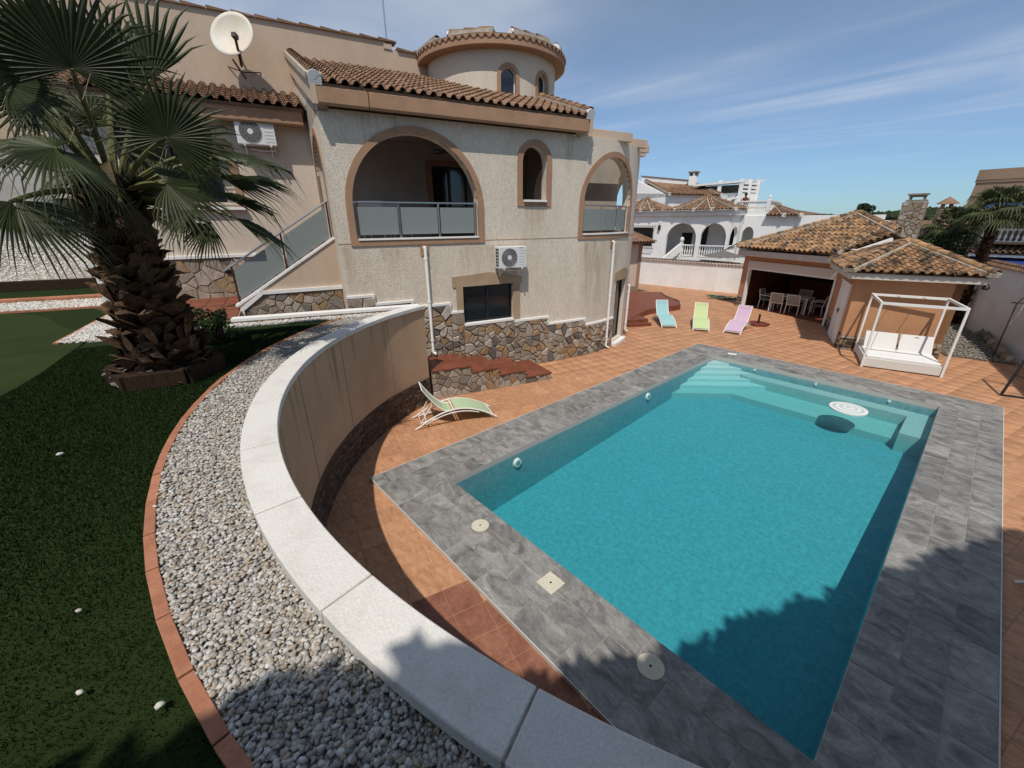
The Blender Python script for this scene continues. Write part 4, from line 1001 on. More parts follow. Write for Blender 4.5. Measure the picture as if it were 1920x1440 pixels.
# ---- eaves, fascia and main roof
mb = MB()
for (x0, x1) in ((-5.45, -4.42), (-4.40, 1.28)):
    prof = [(0.0, 6.40), (-OV, 6.36), (-OV-.03, 6.40), (-OV-.03, 6.66), (-OV+.02, 6.70), (0, 6.72)]
    n = len(prof); mb.add([(x0, p[0], p[1]+ZO) for p in prof]+[(x1, p[0], p[1]+ZO) for p in prof], [(i, i+1, n+i+1, n+i) for i in range(n-1)]+[tuple(range(n)), tuple(reversed(range(n, 2*n)))])
mb.build('eave_cornice', m_trim, villa)
UPL = math.hypot(1, SL); Vr = (0, 1/UPL, SL/UPL)
roof_top = 4.6
mb = MB(); mb.hexa([(-5.42, -OV, EZ-.06+ZO), (1.32, -OV, EZ-.06+ZO), (1.32, roof_top, rz_(roof_top)-.06+ZO), (-5.42, roof_top, rz_(roof_top)-.06+ZO), (-5.42, -OV, EZ+ZO-.01), (1.32, -OV, EZ+ZO-.01), (1.32, roof_top, rz_(roof_top)+ZO-.01), (-5.42, roof_top, rz_(roof_top)+ZO-.01)])
roof = mb.build('main_roof', m_roofb, villa)
tile_roof(roof, t_brown, (-5.42, -OV, EZ+ZO-.02), (1, 0, 0), Vr, [(0, 0), (6.74, 0), (6.74, 5.1), (0, 5.1)], VW)
ridge(roof, (1.30, -OV-.02, EZ+ZO+.05), (1.30, 3.9, rz_(3.9)+ZO+.05), r_brown)
ridge(roof, (-5.40, -OV-.02, EZ+ZO+.05), (-5.40, roof_top, rz_(roof_top)+ZO+.05), r_brown)
for x0, x1, sg in ((-5.50, -5.40, 1), (1.32, 1.42, 1)):   # verge boards under the gable edges
    mb = MB(); mb.hexa([(x0, -OV-.04, 6.36+ZO), (x1, -OV-.04, 6.36+ZO), (x1, roof_top, rz_(roof_top)-.36+ZO), (x0, roof_top, rz_(roof_top)-.36+ZO), (x0, -OV-.04, 6.72+ZO), (x1, -OV-.04, 6.72+ZO), (x1, roof_top, rz_(roof_top)+.0+ZO), (x0, roof_top, rz_(roof_top)+ZO)])
    mb.build('verge_board', m_stuccow, villa)
for x0 in (-5.40, 1.10):
    mb = MB(); mb.add([(x0, 0, 6.3+ZO), (x0, roof_top, 6.3+ZO), (x0, roof_top, rz_(roof_top)-.06+ZO), (x0, 0, rz_(0)-.06+ZO), (x0+.2, 0, 6.3+ZO), (x0+.2, roof_top, 6.3+ZO), (x0+.2, roof_top, rz_(roof_top)-.06+ZO), (x0+.2, 0, rz_(0)-.06+ZO)], [(0, 1, 2, 3)[::-1], (4, 5, 6, 7), (0, 3, 7, 4), (1, 5, 6, 2)]); mb.build('gable_wall', m_stucco, villa)
# parapet wall carrying the dish
mb = MB(); mb.box(-13, roof_top, 6.0+ZO, -2.72, roof_top+.25, 9.18+ZO); mb.box(-2.72, roof_top, 6.0+ZO, -.9, roof_top+.25, 9.00+ZO); mb.box(-2.80, roof_top-.03, 9.0+ZO, -2.56, roof_top+.27, 9.14+ZO); par = mb.build('parapet_wall', m_stuccow, villa)
mb = MB(); mb.box(-13, roof_top+.25, 6.0+ZO, -.6, 12, 8.4+ZO); mb.build('upper_block', m_stuccow, villa)
x = -13.0
while x < -1.3:   # flat tiles capping the parapet, each tilted over the next
    zt = 9.18 if x < -2.75 else 9.0
    mb = MB(); mb.hexa([(x, roof_top-.06, zt+ZO), (x+.52, roof_top-.06, zt+ZO), (x+.52, roof_top+.31, zt+ZO), (x, roof_top+.31, zt+ZO), (x, roof_top-.06, zt+.075+ZO), (x+.52, roof_top-.06, zt+.03+ZO), (x+.52, roof_top+.31, zt+.03+ZO), (x, roof_top+.31, zt+.075+ZO)]); mb.build('capping_tile', m_roofb, par); x += .53
mb = MB(); mb.tube([(-2.66, roof_top+.1, 9.1+ZO), (-2.66, roof_top+.1, 10.6+ZO)], .022, 8); mb.build('aerial_mast', m_steel, villa, auto=True)
# ---- tower
TCX, TCY, TR, TE = .58, 4.2, 2.09, 2.39; TS, TT = 8.72, 9.01
def tmap(a, t, z): th = a/TR; return (TCX+(TR-t)*math.sin(th), TCY-(TR-t)*math.cos(th), z+ZO)
def th_of(px): pass
t1 = Op(-.36+.02, .02+.02, 7.78, 8.22, .19); t2 = Op(.98, 1.36, 7.78, 8.22, .19)
off = 0.15
t1 = Op(-.67, -.21, 7.60, 8.07, .23); t2 = Op(.60, 1.06, 7.60, 8.07, .23)
mb = MB(); wall(mb, tmap, -TR*math.pi, TR*math.pi, 6.5, TS+.1, .2, (t1, t2), .2); tw_o = mb.build('tower_wall', m_stucco, villa, auto=True)
for o_ in (t1, t2):
    mb = MB(); trim(mb, tmap, o_, .11, .02); mb.build('window_trim', m_trim, tw_o, auto=True)
    mb = MB(); a0, a1 = o_.a0, o_.a1; n = 12; pts = [(a0, o_.low)]+[(a0+(a1-a0)*(1-math.cos(math.pi*i/n))/2, o_.spring+o_.rise*math.sin(math.pi*i/n)) for i in range(n+1)]+[(a1, o_.low)]
    mb.add([tmap(p[0], .13, p[1]) for p in pts], [tuple(reversed(range(len(pts))))]); mb.build('window_pane', m_glassdark, tw_o)
    mb = MB(); mb.tube([tmap(a0-.05, -.03, o_.low), tmap(a1+.05, -.03, o_.low)], .03, 10); mb.build('window_sill', m_white, tw_o, auto=True)
    mb = MB(); mb.tube([tmap(a0+.012, .11, o_.low), tmap(a0+.012, .11, o_.spring)]+[tmap(p[0], .11, p[1]) for p in pts[2:-2]]+[tmap(a1-.012, .11, o_.spring), tmap(a1-.012, .11, o_.low)], .014, 6); mb.build('window_frame', m_white, tw_o)
mb = MB(); mb.lathe([(TR-.05, TS-.0), (TE, TS), (TE+.02, TS+.02), (TE+.02, TT-.04), (TR-.05, TT-.02)], 72, (TCX, TCY, ZO)); mb.build('tower_cornice', m_trim, villa, auto=True)
mb = MB(); CS = .22; mb.lathe([(TE+.02, TT-.03), (.05, TT-.03+CS*TE), (.04, TT-.04), ], 64, (TCX, TCY, ZO)); troof = mb.build('tower_roof', m_roofb, villa, auto=True)
Ms = []
for ring_i in range(6):
    r0 = TE+.06-ring_i*.36; n = max(6, int(2*math.pi*r0/.215))
    for i in range(n):
        a = 2*math.pi*i/n; rd = Vector((math.cos(a), math.sin(a), 0)); y = (-rd+Vector((0, 0, CS))).normalized(); x = Vector((-math.sin(a), math.cos(a), 0))*-1; z = x.cross(y)
        Ms.append(frame(Vector((TCX, TCY, TT+ZO-.03+CS*(TE+.02-r0)))+rd*r0, x, y, z))
pieces('roof_tile', t_brown, Ms, troof, VW, 150, 'roof_tile_field')
for a in range(-200, 160, 45):
    c, s_ = math.cos(rad(a+9)), math.sin(rad(a+9)); c2, s2 = math.cos(rad(a+42)), math.sin(rad(a+42)); rq = TE-.12
    ridge(troof, (TCX+rq*c, TCY+rq*s_, TT-.01+ZO), (TCX+rq*c2, TCY+rq*s2, TT-.01+ZO), r_brown, w=.2)
# ---- pergola beams over the rounded terrace
for dep in (.30, .95, 1.65, 2.4, 3.1):
    sw = S0+math.sqrt(max(.01, RC**2-(RC-dep)**2)); mb = MB(); mb.box(1.30, dep-.09, 6.36+ZO, sw+.30, dep+.09, 6.60+ZO); mb.build('pergola_beam', m_stuccow, villa, bevel=.01)
# ---- left wing
lmap = lambda a, t, z: (a, 2.9+t, z+ZO)
lwin = Op(-8.85, -7.35, 4.55, 5.85)
mb = MB(); wall(mb, lmap, -10.5, -5.4, 1.5, 6.6, .25, (lwin,)); mb.build('wing_wall', m_stucco, villa)
mb = MB(); mb.box(-10.5, 3.15, 1.5, -5.4, 12, 6.9+ZO); mb.build('wing_block', m_stucco, villa)
mb = MB(); trim(mb, lmap, lwin, .16, .03, sill=False); mb.build('window_trim', m_trim, villa)
wd = window(lwin, .10, .06, mull=(-8.1,)); 
for k in range(9):
    mb = MB(); z = 4.66+k*.13; mb.box(lwin.a0+.06, 2.985, z+ZO, lwin.a1-.06, 3.0, z+.012+ZO); mb.build('shutter_slat', m_darkmetal, wd)
mb = MB(); mb.box(-9.0, 2.78, 4.48+ZO, -7.2, 3.0, 4.545+ZO); mb.build('window_sill', m_white, villa)
mb = MB(); prof = [(2.9, 6.44), (2.52, 6.42), (2.50, 6.46), (2.50, 6.76), (2.9, 6.80)]; n = len(prof)
mb.add([(-10.9, p[0], p[1]+ZO) for p in prof]+[(-5.52, p[0], p[1]+ZO) for p in prof], [(i, i+1, n+i+1, n+i) for i in range(n-1)]+[tuple(range(n)), tuple(reversed(range(n, 2*n)))]); mb.build('wing_cornice', m_trim, villa)
mb = MB(); zt = 6.80+SL*(roof_top-2.45); mb.hexa([(-10.95, 2.45, 6.74+ZO), (-5.5, 2.45, 6.74+ZO), (-5.5, roof_top, zt-.06+ZO), (-10.95, roof_top, zt-.06+ZO), (-10.95, 2.45, 6.79+ZO), (-5.5, 2.45, 6.79+ZO), (-5.5, roof_top, zt-.01+ZO), (-10.95, roof_top, zt-.01+ZO)]); wroof = mb.build('wing_roof', m_roofb, villa)
tile_roof(wroof, t_brown, (-10.95, 2.42, 6.79+ZO), (1, 0, 0), Vr, [(0, 0), (5.45, 0), (5.45, 2.2), (0, 2.2)], VW, ex=.30, limit=200)
# stone plinth of the wing
mb = MB(); mb.box(-10.5, 2.872, 1.5, -7.5, 2.91, 3.33+ZO); wpl = mb.build('wing_plinth', m_mortar, villa)
for poly_ in cells(-9.8, -7.5, 2.25, 3.30, .24, sr, .014): link_mesh('stone', stone_mesh('stone', poly_, lmap, m_stone, -.025, -.045, sr), wpl)
mb = MB(); mb.box(-10.56, 2.82, 3.32+ZO, -7.2, 2.92, 3.40+ZO); mb.box(-10.58, 2.82, 2.1+ZO, -10.47, 2.92, 3.32+ZO); mb.build('plinth_trim', m_white, villa, bevel=.006)
mb = MB()
for i in range(3):
    for j in range(2): mb.box(-7.98+i*.05, 2.82, 2.92+j*.05+ZO, -7.94+i*.05, 2.87, 2.96+j*.05+ZO)
mb.build('vent_grille', m_door, wpl)
# ---- outside stair up to the terrace
SB, ST = -7.65, -5.4; NR = 8; y0, y1 = .62, 2.86; zb_ = 2.33
mb = MB(); mb.box(-9.3, -.35, 1.0, SB+.02, y1, zb_+ZO-.02); land = mb.build('landing', m_deckbase, villa)
tl = chamfer_tile('landing_tile', .38, .38, .02, .003, m_steptile)
for i in range(4):
    for j in range(8): link_mesh('landing_tile', tl, land, Matrix.Translation((SB-.2-i*.39, -.17+j*.39, zb_+ZO)))
for k in range(NR):
    x0 = SB+(ST-SB)*k/NR; x1 = SB+(ST-SB)*(k+1)/NR; z = zb_+(3.74-zb_)*(k+1)/NR
    mb = MB(); mb.box(x0, y0+.1, 1.5, x1+.02, y1, z+ZO); mb.build('stair_step', m_steptile, villa)
zs0, zs1 = 2.40, 3.80
mb = MB(); mb.add([(SB, y0, 1.5), (ST, y0, 1.5), (ST, y0, zs1+ZO), (SB, y0, zs0+ZO), (SB, y0+.16, 1.5), (ST, y0+.16, 1.5), (ST, y0+.16, zs1+ZO), (SB, y0+.16, zs0+ZO)], [(0, 1, 2, 3), (7, 6, 5, 4), (3, 2, 6, 7), (0, 3, 7, 4), (1, 5, 6, 2)]); mb.build('stair_wall', m_stuccow, villa)
mb = MB(); mb.bar((SB-.06, y0+.08, zs0+ZO+.0), (ST, y0+.08, zs1+ZO+.03), .22, .06); mb.build('stair_string', m_white, villa, bevel=.008)
mb = MB(); pl = [(SB+.04, 2.16), (SB+.04, 2.34), (SB+.55, 2.66), (ST, 2.66)]
smap2 = lambda a, t, z: (a, y0+t, z+ZO)
mb.add([smap2(SB, -.02, 2.0), smap2(ST, -.02, 2.0), smap2(ST, -.02, 2.64), smap2(SB+.5, -.02, 2.64), smap2(SB, -.02, 2.30), smap2(SB, .01, 2.0), smap2(ST, .01, 2.0), smap2(ST, .01, 2.64), smap2(SB+.5, .01, 2.64), smap2(SB, .01, 2.30)], [(0, 1, 2, 3, 4), (2, 7, 8, 3), (3, 8, 9, 4)]); spl = mb.build('stair_plinth', m_mortar, villa)
for poly_ in cells(SB+.12, ST-.02, 2.1, 2.62, .2, sr, .012):
    if min(p[0] for p in poly_) < SB+.5 and max(p[1] for p in poly_) > 2.32+.6*(min(p[0] for p in poly_)-SB): continue
    link_mesh('stone', stone_mesh('stone', poly_, smap2, m_stone, -.02, -.038, sr), spl)
mb = MB(); mb.bar(smap2(SB+.04, -.03, 2.05), smap2(SB+.04, -.03, 2.32), .08, .07); mb.bar(smap2(SB+.04, -.03, 2.32), smap2(SB+.5, -.03, 2.66), .07, .08); mb.bar(smap2(SB+.5, -.03, 2.67), smap2(ST, -.03, 2.67), .07, .08); mb.build('plinth_trim', m_white, villa)
rs = (zs1-zs0)/(ST-SB); t0 = (SB-.02, y0+.05); zr = lambda a, h: zs0+rs*(a-SB)+h+ZO
mb = MB(); mb.tube([(SB-.12, y0+.05, zr(SB-.12, .86)), (ST+.04, y0+.05, zr(ST+.04, .86))], .022, 10); mb.build('stair_handrail', m_steel, villa, auto=True)
for a in (SB+.03, SB+1.12, ST-.06):
    mb = MB(); mb.box(a-.02, y0+.04, zr(a, 0), a+.02, y0+.06, zr(a, .86)); mb.build('stair_post', m_darkmetal, villa)
for a, b in ((SB+.07, SB+1.08), (SB+1.16, ST-.10)):
    mb = MB(); mb.add([(a, y0+.03, zr(a, .10)), (b, y0+.03, zr(b, .10)), (b, y0+.03, zr(b, .76)), (a, y0+.03, zr(a, .76)), (a, y0+.042, zr(a, .10)), (b, y0+.042, zr(b, .10)), (b, y0+.042, zr(b, .76)), (a, y0+.042, zr(a, .76))], [(0, 1, 2, 3), (7, 6, 5, 4), (3, 2, 6, 7), (0, 3, 7, 4), (1, 5, 6, 2), (0, 4, 5, 1)]); mb.build('glass_panel', m_frost, villa)
# ---- steps going down to the pool along the facade
for k in range(7):
    x0 = -5.9+k*.30; z = 2.2-.2*k; mb = MB(); mb.box(x0, -.95, -.05, x0+.32, -.03, z+ZO); mb.build('walkway_step', m_steptile, villa)
treads = [(-3.82, -2.78, .72), (-2.78, -2.0, .55), (-2.0, -1.19, .35), (-1.19, -.40, .16)]
def dep_edge(s_): return -1.17-.07*(s_+3.82)
mb = MB()
for (a, b, z) in treads: mb.hexa([(a, dep_edge(a)+.03, -.06), (b, dep_edge(b)+.03, -.06), (b, -.03, -.06), (a, -.03, -.06), (a, dep_edge(a)+.03, z+ZO-.03), (b, dep_edge(b)+.03, z+ZO-.03), (b, -.03, z+ZO-.03), (a, -.03, z+ZO-.03)])
gs = mb.build('garden_steps', m_mortar, villa)
stm = lambda a, t, z: (a, dep_edge(a)+.03+t, z+ZO)
for (a, b, z) in treads:
    n = max(2, round((b-a)/.39)); k = 3
    for i in range(n):
        for j in range(k):
            xa, xb = a+(b-a)*i/n, a+(b-a)*(i+1)/n-.005; ya = dep_edge((xa+xb)/2)-.02; ya, yb = ya+(-.04-ya)*j/k, ya+(-.04-ya)*(j+1)/k-.005
            mb = MB(); mb.box(xa, ya, z-.03+ZO, xb+(.03 if i == n-1 else 0), yb, z+ZO); mb.build('step_tile', m_steptile, gs)
    mb = MB(); mb.box(b-.01, dep_edge(b)+.05, z-.2+ZO, b+.008, -.05, z-.03+ZO); mb.build('step_riser', m_steptile, gs)
    for poly_ in cells(a+.005, b-.005, -.05, z-.035, .17, sr, .011):
        link_mesh('stone', stone_mesh('stone', poly_, stm, m_stone, .005, -.03, sr), gs)
# ---- side porch at the far end, red terrace and steps
c = G(1194, 553); q_ = VW.inverted() @ c
px_, py_ = q_.x, q_.y
mb = MB(); mb.box(px_-4.5, py_, -.1, px_, py_+3, 2.95+ZO); mb.build('porch_wall', m_stucco, villa)
mb = MB(); mb.box(px_-.22, py_-.03, -.05, px_+.02, py_+.2, 2.95+ZO); mb.build('porch_pillar', m_trim, villa)
mb = MB(); mb.box(px_-.9, py_-.035, -.05, px_-.24, py_+.1, .55); mb.build('porch_plinth', m_mortar, villa)
mb = MB(); mb.hexa([(px_-4.5, py_-.5, 2.93+ZO), (px_+.5, py_-.5, 2.93+ZO), (px_+.5, py_+1.6, 3.45+ZO), (px_-4.5, py_+1.6, 3.45+ZO), (px_-4.5, py_-.5, 2.99+ZO), (px_+.5, py_-.5, 2.99+ZO), (px_+.5, py_+1.6, 3.52+ZO), (px_-4.5, py_+1.6, 3.52+ZO)]); pr_ = mb.build('porch_roof', m_roofb, villa)
l_ = math.hypot(2.1, .52); tile_roof(pr_, t_brown, (px_-4.5, py_-.52, 2.99+ZO), (1, 0, 0), (0, 2.1/l_, .52/l_), [(0, 0), (5, 0), (5, 2.2), (0, 2.2)], VW, limit=60)
ter = MB(); pts = [G(1150, 610), G(1176, 612), G(1200, 597), G(1215, 590), G(1275, 581), G(1272, 574), G(1245, 563), G(1238, 556), G(1150, 553)]
pts = [VW.inverted() @ p for p in pts]; ter.prism([(p.x, p.y) for p in pts][::-1] if False else [(p.x, p.y) for p in pts], -.05, .26)
tr_ = ter.build('side_terrace', m_steptile, villa)
for i in range(4, 7):
    a, b = pts[i], pts[(i+1)]
    d_ = Vector((b.x-a.x, b.y-a.y, 0)); L_ = d_.length; d_.normalize(); n_ = Vector((d_.y, -d_.x, 0))
    mp_ = lambda s_, t, z, a=a, d_=d_, n_=n_: (a.x+d_.x*s_+n_.x*-t, a.y+d_.y*s_+n_.y*-t, z)
    for poly_ in cells(0, L_, 0.01, .30, .2, sr, .012): link_mesh('stone', stone_mesh('stone', poly_, mp_, m_stone, .03, -.05, sr), tr_)
a, b = VW.inverted() @ G(1172, 611), VW.inverted() @ G(1214, 608)
for k in range(2):
    o_ = MB(); d_ = (b-a); n_ = Vector((d_.y, -d_.x, 0)).normalized()*(-1); a2, b2 = a-n_*(.30*(1-k)), b-n_*(.30*(1-k))
    o_.hexa([(a2.x, a2.y, 0), (b2.x, b2.y, 0), (b2.x+n_.x*1.6, b2.y+n_.y*1.6, 0), (a2.x+n_.x*1.6, a2.y+n_.y*1.6, 0)]+[(q.x, q.y, .12*(k+1)) for q in (a2, b2, b2+n_*1.6, a2+n_*1.6)]); o_.build('terrace_step', m_steptile, villa)
# ---- things fixed to the villa
def ac_unit(M_, label, brand=False):
    e_ = empty('air_conditioner', (0, 0, 0), 0, label, 'air conditioner'); e_.matrix_basis = M_
    W_, D_, Hh_ = .84, .30, .56
    mb = MB(); mb.box(-W_/2, -D_, 0, W_/2, 0, Hh_); cs = mb.build('casing', m_acw, e_, bevel=.015)
    mb = MB(); mb.tube([(-.11, -D_-.001, .28), (-.11, -D_-.006, .28)], .235, 40); gr = mb.build('grille', m_acg, cs)
    mb = MB()
    for r in (.06, .09, .12, .15, .18, .21, .235):
        n = 36; mb.tube([(-.11+r*math.cos(2*math.pi*i/n), -D_-.012, .28+r*math.sin(2*math.pi*i/n)) for i in range(n+1)], .0035, 4, False)
    for k in range(12):
        a = k*math.pi/6; mb.bar((-.11+.05*math.cos(a), -D_-.012, .28+.05*math.sin(a)), (-.11+.235*math.cos(a), -D_-.012, .28+.235*math.sin(a)), .005)
    mb.build('guard', mat('ac_guard', (.35, .35, .35), rough=.5), cs)
    mb = MB(); mb.tube([(-.11, -D_-.01, .28), (-.11, -D_-.02, .28)], .062, 20); mb.build('hub', m_acw, cs)
    mb = MB()
    for k in range(6): mb.box(.19, -D_-.004, .07+k*.075, .38, -D_-.001, .075+k*.075)
    mb.box(.19, -D_-.004, .515, .32, -D_-.001, .535); mb.build('side_vent', mat('ac_line', (.30, .30, .31), rough=.5), cs)
    mb = MB()
    for i in range(2):
        for j in range(6): mb.box(-W_/2-.003, -.27+i*.10, .05+j*.08, -W_/2+.001, -.19+i*.10, .11+j*.08)
    mb.build('rear_grille', m_black, cs)
    for x in (-.28, .28):
        mb = MB(); mb.box(x-.02, -D_-.03, -.03, x+.02, .0, 0); mb.box(x-.02, -.03, -.22, x+.02, 0, -.03); mb.bar((x, -.02, -.2), (x, -D_+.04, -.03), .02); mb.build('bracket', m_acw, e_)
    mb = MB(); mb.tube([(.36, -.1, .0), (.36, -.06, -.08), (.1, -.03, -.1), (-.2, -.02, -.06)], .018, 8); mb.build('pipe', m_white, e_)
ac_unit(VW @ Matrix.Translation((-1.06, -.05, 2.98+ZO)), 'white air conditioner with round fan above dark basement window')
ac_unit(VW @ Matrix.Translation((-6.62, 2.86, 5.95+ZO)), 'white air conditioner under wing eaves beside the palm')
# satellite dish
dc = VW @ Vector((-6.65, roof_top-.6, 8.50+ZO)); to_cam = Vector((.47, -.62, .52)).normalized(); to_cam = Vector((.62, -.55, .30)).normalized()
zx = to_cam; xx = zx.cross(Vector((0, 0, 1))).normalized(); xx = -xx; yx = zx.cross(xx); yx, xx = -yx, -xx
e_ = empty('satellite_dish', (0, 0, 0), 0, 'weathered white satellite dish on brown arm against parapet', 'satellite dish'); e_.matrix_basis = frame(dc, xx, yx, zx)
mb = MB(); rings = 8; n = 40; V = []; F = []
for i in range(rings+1):
    r = .52*i/rings
    for j in range(n): V.append((r*math.cos(2*math.pi*j/n), r*math.sin(2*math.pi*j/n), .13*(r/.52)**2))
for i in range(rings):
    for j in range(n): F.append((i*n+j, i*n+(j+1) % n, (i+1)*n+(j+1) % n, (i+1)*n+j))
mb.add(V, F); o = mb.build('reflector', m_dish, e_, smooth=True); sm = o.modifiers.new('thick', 'SOLIDIFY'); sm.thickness = .015; sm.offset = -1
mb = MB(); mb.tube([(.52*math.cos(2*math.pi*j/n), .52*math.sin(2*math.pi*j/n), .13) for j in range(n+1)], .011, 6, False); mb.build('rim', m_acw, e_, smooth=True)
ei = e_.matrix_basis.inverted()
wl = lambda s_, dp_, z_: tuple(ei @ (VW @ Vector((s_, dp_, z_+ZO))))
fd = ei @ (CAM+(dc-CAM).normalized()*((dc-CAM).length-.62)+Vector((0, 0, .03))); lowp = ei @ (VW @ Vector((-6.64, roof_top-.45, 7.95+ZO)))
mb = MB(); mb.bar(lowp, fd, .06, .05); mb.build('feed_arm', m_brownmetal, e_)
mb = MB(); mb.obox(fd, (.10, .10, .13)); mb.build('receiver', m_black, e_)
mb = MB(); mb.tube([(0, 0, -.01), wl(-6.62, roof_top-.35, 8.2), wl(-6.62, roof_top+.02, 8.2)], .025, 8); mb.tube([(0.02, .6, .1), wl(-6.60, roof_top-.3, 7.72)], .022, 8); mb.bar(wl(-6.98, roof_top+.02, 8.02), wl(-6.60, roof_top-.32, 7.85), .02); mb.bar(wl(-6.2, roof_top+.02, 7.98), wl(-6.60, roof_top-.32, 7.85), .02); mb.build('wall_mount', m_brownmetal, e_)
# ================================================================== garden house with barbecue room
gh = empty('garden_house', (-5.5, 23.5, DECK), 0, 'low orange garden house with ochre tile roof and open dining room', 'garden house')
GI = Matrix()   # built in world coordinates
E1 = Vector((.9128, -.4083, 0)); N1 = Vector((.4083, .9128, 0))
JL, JR = Vector((-7.93, 23.10, 0)), Vector((-3.90, 21.30, 0)); FL = JL-E1*.38
C1, C2 = Vector((-2.69, 17.68, 0)), Vector((-.25, 18.59, 0)); A1v = (C2-C1).normalized(); AB = Vector((-A1v.y, A1v.x, 0))
C3 = C2+AB*5.2; BL = FL+N1*3.9; BR = Vector((-3.4, 25.6, 0))
def lin(a, b):
    d_ = (b-a).normalized(); n_ = Vector((-d_.y, d_.x, 0))     # n_ points to the left of a->b (inside)
    return (lambda s, t, z: (a.x+d_.x*s+n_.x*t, a.y+d_.y*s+n_.y*t, z)), (b-a).length
fm, L_ = lin(FL, JR); op = Op(.38, L_-.02, -.04, 2.25)
mb = MB(); wall(mb, fm, 0, L_+.15, -.1, 2.72, .22, (op,)); mb.build('front_wall', m_orange, gh, world=True)
mb = MB()
def fb(f, a, b, z0, z1, t0, t1): mb.hexa([f(a, t0, z0), f(b, t0, z0), f(b, t1, z0), f(a, t1, z0), f(a, t0, z1), f(b, t0, z1), f(b, t1, z1), f(a, t1, z1)])
fb(fm, .34, L_+.02, 1.93, 2.27, -.06, .16); mb.build('shutter_box', mat('cream_metal', (.60, .56, .51), rough=.5), gh, world=True)
mb = MB(); fb(fm, .37, .46, -.05, 1.93, -.05, .12); mb.build('door_jamb', m_white, gh, world=True)
mb = MB(); fb(fm, L_-.08, L_+.01, -.05, 1.93, -.05, .12); mb.build('door_jamb', m_white, gh, world=True)
mb = MB(); fb(fm, .46, L_-.08, 1.86, 1.93, -.045, .10); mb.build('door_head', m_white, gh, world=True)
dm, LD = lin(JR, C1); mb = MB(); wall(mb, dm, 0, LD, -.1, 2.6, .2); mb.build('door_wall', m_orange, gh, world=True)
a0 = (Vector((-3.43, 19.87, 0))-JR).length; a1 = (Vector((-2.85, 18.19, 0))-JR).length
for k in range(2):
    u, v = a0+(a1-a0)*k/2+.01, a0+(a1-a0)*(k+1)/2-.01
    mb = MB(); fb(dm, u, v, -.03, 2.02, -.05, .02); dd = mb.build('service_door', m_white, gh, world=True, bevel=.006)
    mb = MB(); fb(dm, u+.08, v-.08, 1.2, 1.9, -.058, -.05); fb(dm, u+.08, v-.08, .15, 1.08, -.058, -.05); mb.build('door_panel', m_white, dd)
    mb = MB(); xh = v-.08 if k == 0 else u+.08; fb(dm, xh-.02, xh+.02, .95, 1.13, -.066, -.05); fb(dm, xh-.02, xh+.10, 1.05, 1.075, -.10, -.08); fb(dm, xh-.012, xh+.012, 1.05, 1.075, -.085, -.05); mb.build('handle', m_black, dd)
mb = MB(); fb(dm, a0-.06, a1+.06, 2.02, 2.1, -.06, .01); mb.build('door_frame', m_white, gh, world=True)
am, LA = lin(C1, C2); mb = MB(); wall(mb, am, 0, LA, -.1, 2.5, .2); mb.build('annex_wall', m_orange, gh, world=True)
rm, LR = lin(C2, C3); mb = MB(); wall(mb, rm, 0, LR, -.1, 2.5, .2); mb.build('annex_side_wall', m_orange, gh, world=True)
for a, b in ((C3, BR), (BR, BL), (BL, FL)):
    bm_, LB = lin(a, b); mb = MB(); wall(mb, bm_, 0, LB, -.1, 2.7, .2); mb.build('rear_wall', m_orange, gh, world=True)
# thin stone base courses
gsr = random.Random(5)
for f_, a, b, zt in ((am, .0, LA, .46), (dm, a1+.04, LD, .46), (dm, .05, a0-.05, .46), (fm, .0, .34, .5), (rm, 0, 2.2, .44)):
    mb = MB(); fb(f_, a, b, -.05, zt, -.012, .01); bs = mb.build('base_course', m_mortar, gh, world=True)
    z = -.05
    while z < zt-.03:
        h = gsr.uniform(.05, .09); x = a-gsr.uniform(0, .1)
        while x < b:
            w = gsr.uniform(.16, .42); u, v = max(a, x), min(b, x+w-.008)
            if v-u > .04: link_mesh('stone', stone_mesh('stone', [(u, z), (v, z), (v, min(z+h-.008, zt)), (u, min(z+h-.008, zt))], f_, m_ledge if gsr.random() < .5 else m_stone, -.01, -.035, gsr, .006), bs)
            x += w
        z += h
# inside: floor, back wall colour, counter, shelves
mb = MB(); mb.prism([(p.x, p.y) for p in (FL+E1*.2+N1*.2, JR+N1*.2, BR-N1*.25, BL-N1*.22+E1*.2)], -.06, -.042); mb.build('room_floor', m_steptile, gh, world=True)
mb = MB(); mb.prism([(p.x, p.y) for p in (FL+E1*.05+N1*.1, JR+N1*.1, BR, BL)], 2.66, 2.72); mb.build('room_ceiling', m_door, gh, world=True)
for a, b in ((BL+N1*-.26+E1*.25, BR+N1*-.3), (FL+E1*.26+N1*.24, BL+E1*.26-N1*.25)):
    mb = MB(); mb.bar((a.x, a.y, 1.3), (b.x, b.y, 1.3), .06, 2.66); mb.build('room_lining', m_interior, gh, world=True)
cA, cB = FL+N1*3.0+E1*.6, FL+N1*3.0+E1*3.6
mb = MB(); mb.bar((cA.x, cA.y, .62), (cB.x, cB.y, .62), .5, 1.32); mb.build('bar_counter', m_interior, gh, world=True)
mb = MB(); mb.bar((cA.x, cA.y, 1.30), (cB.x, cB.y, 1.30), .6, .05); mb.build('counter_top', m_interior, gh, world=True)
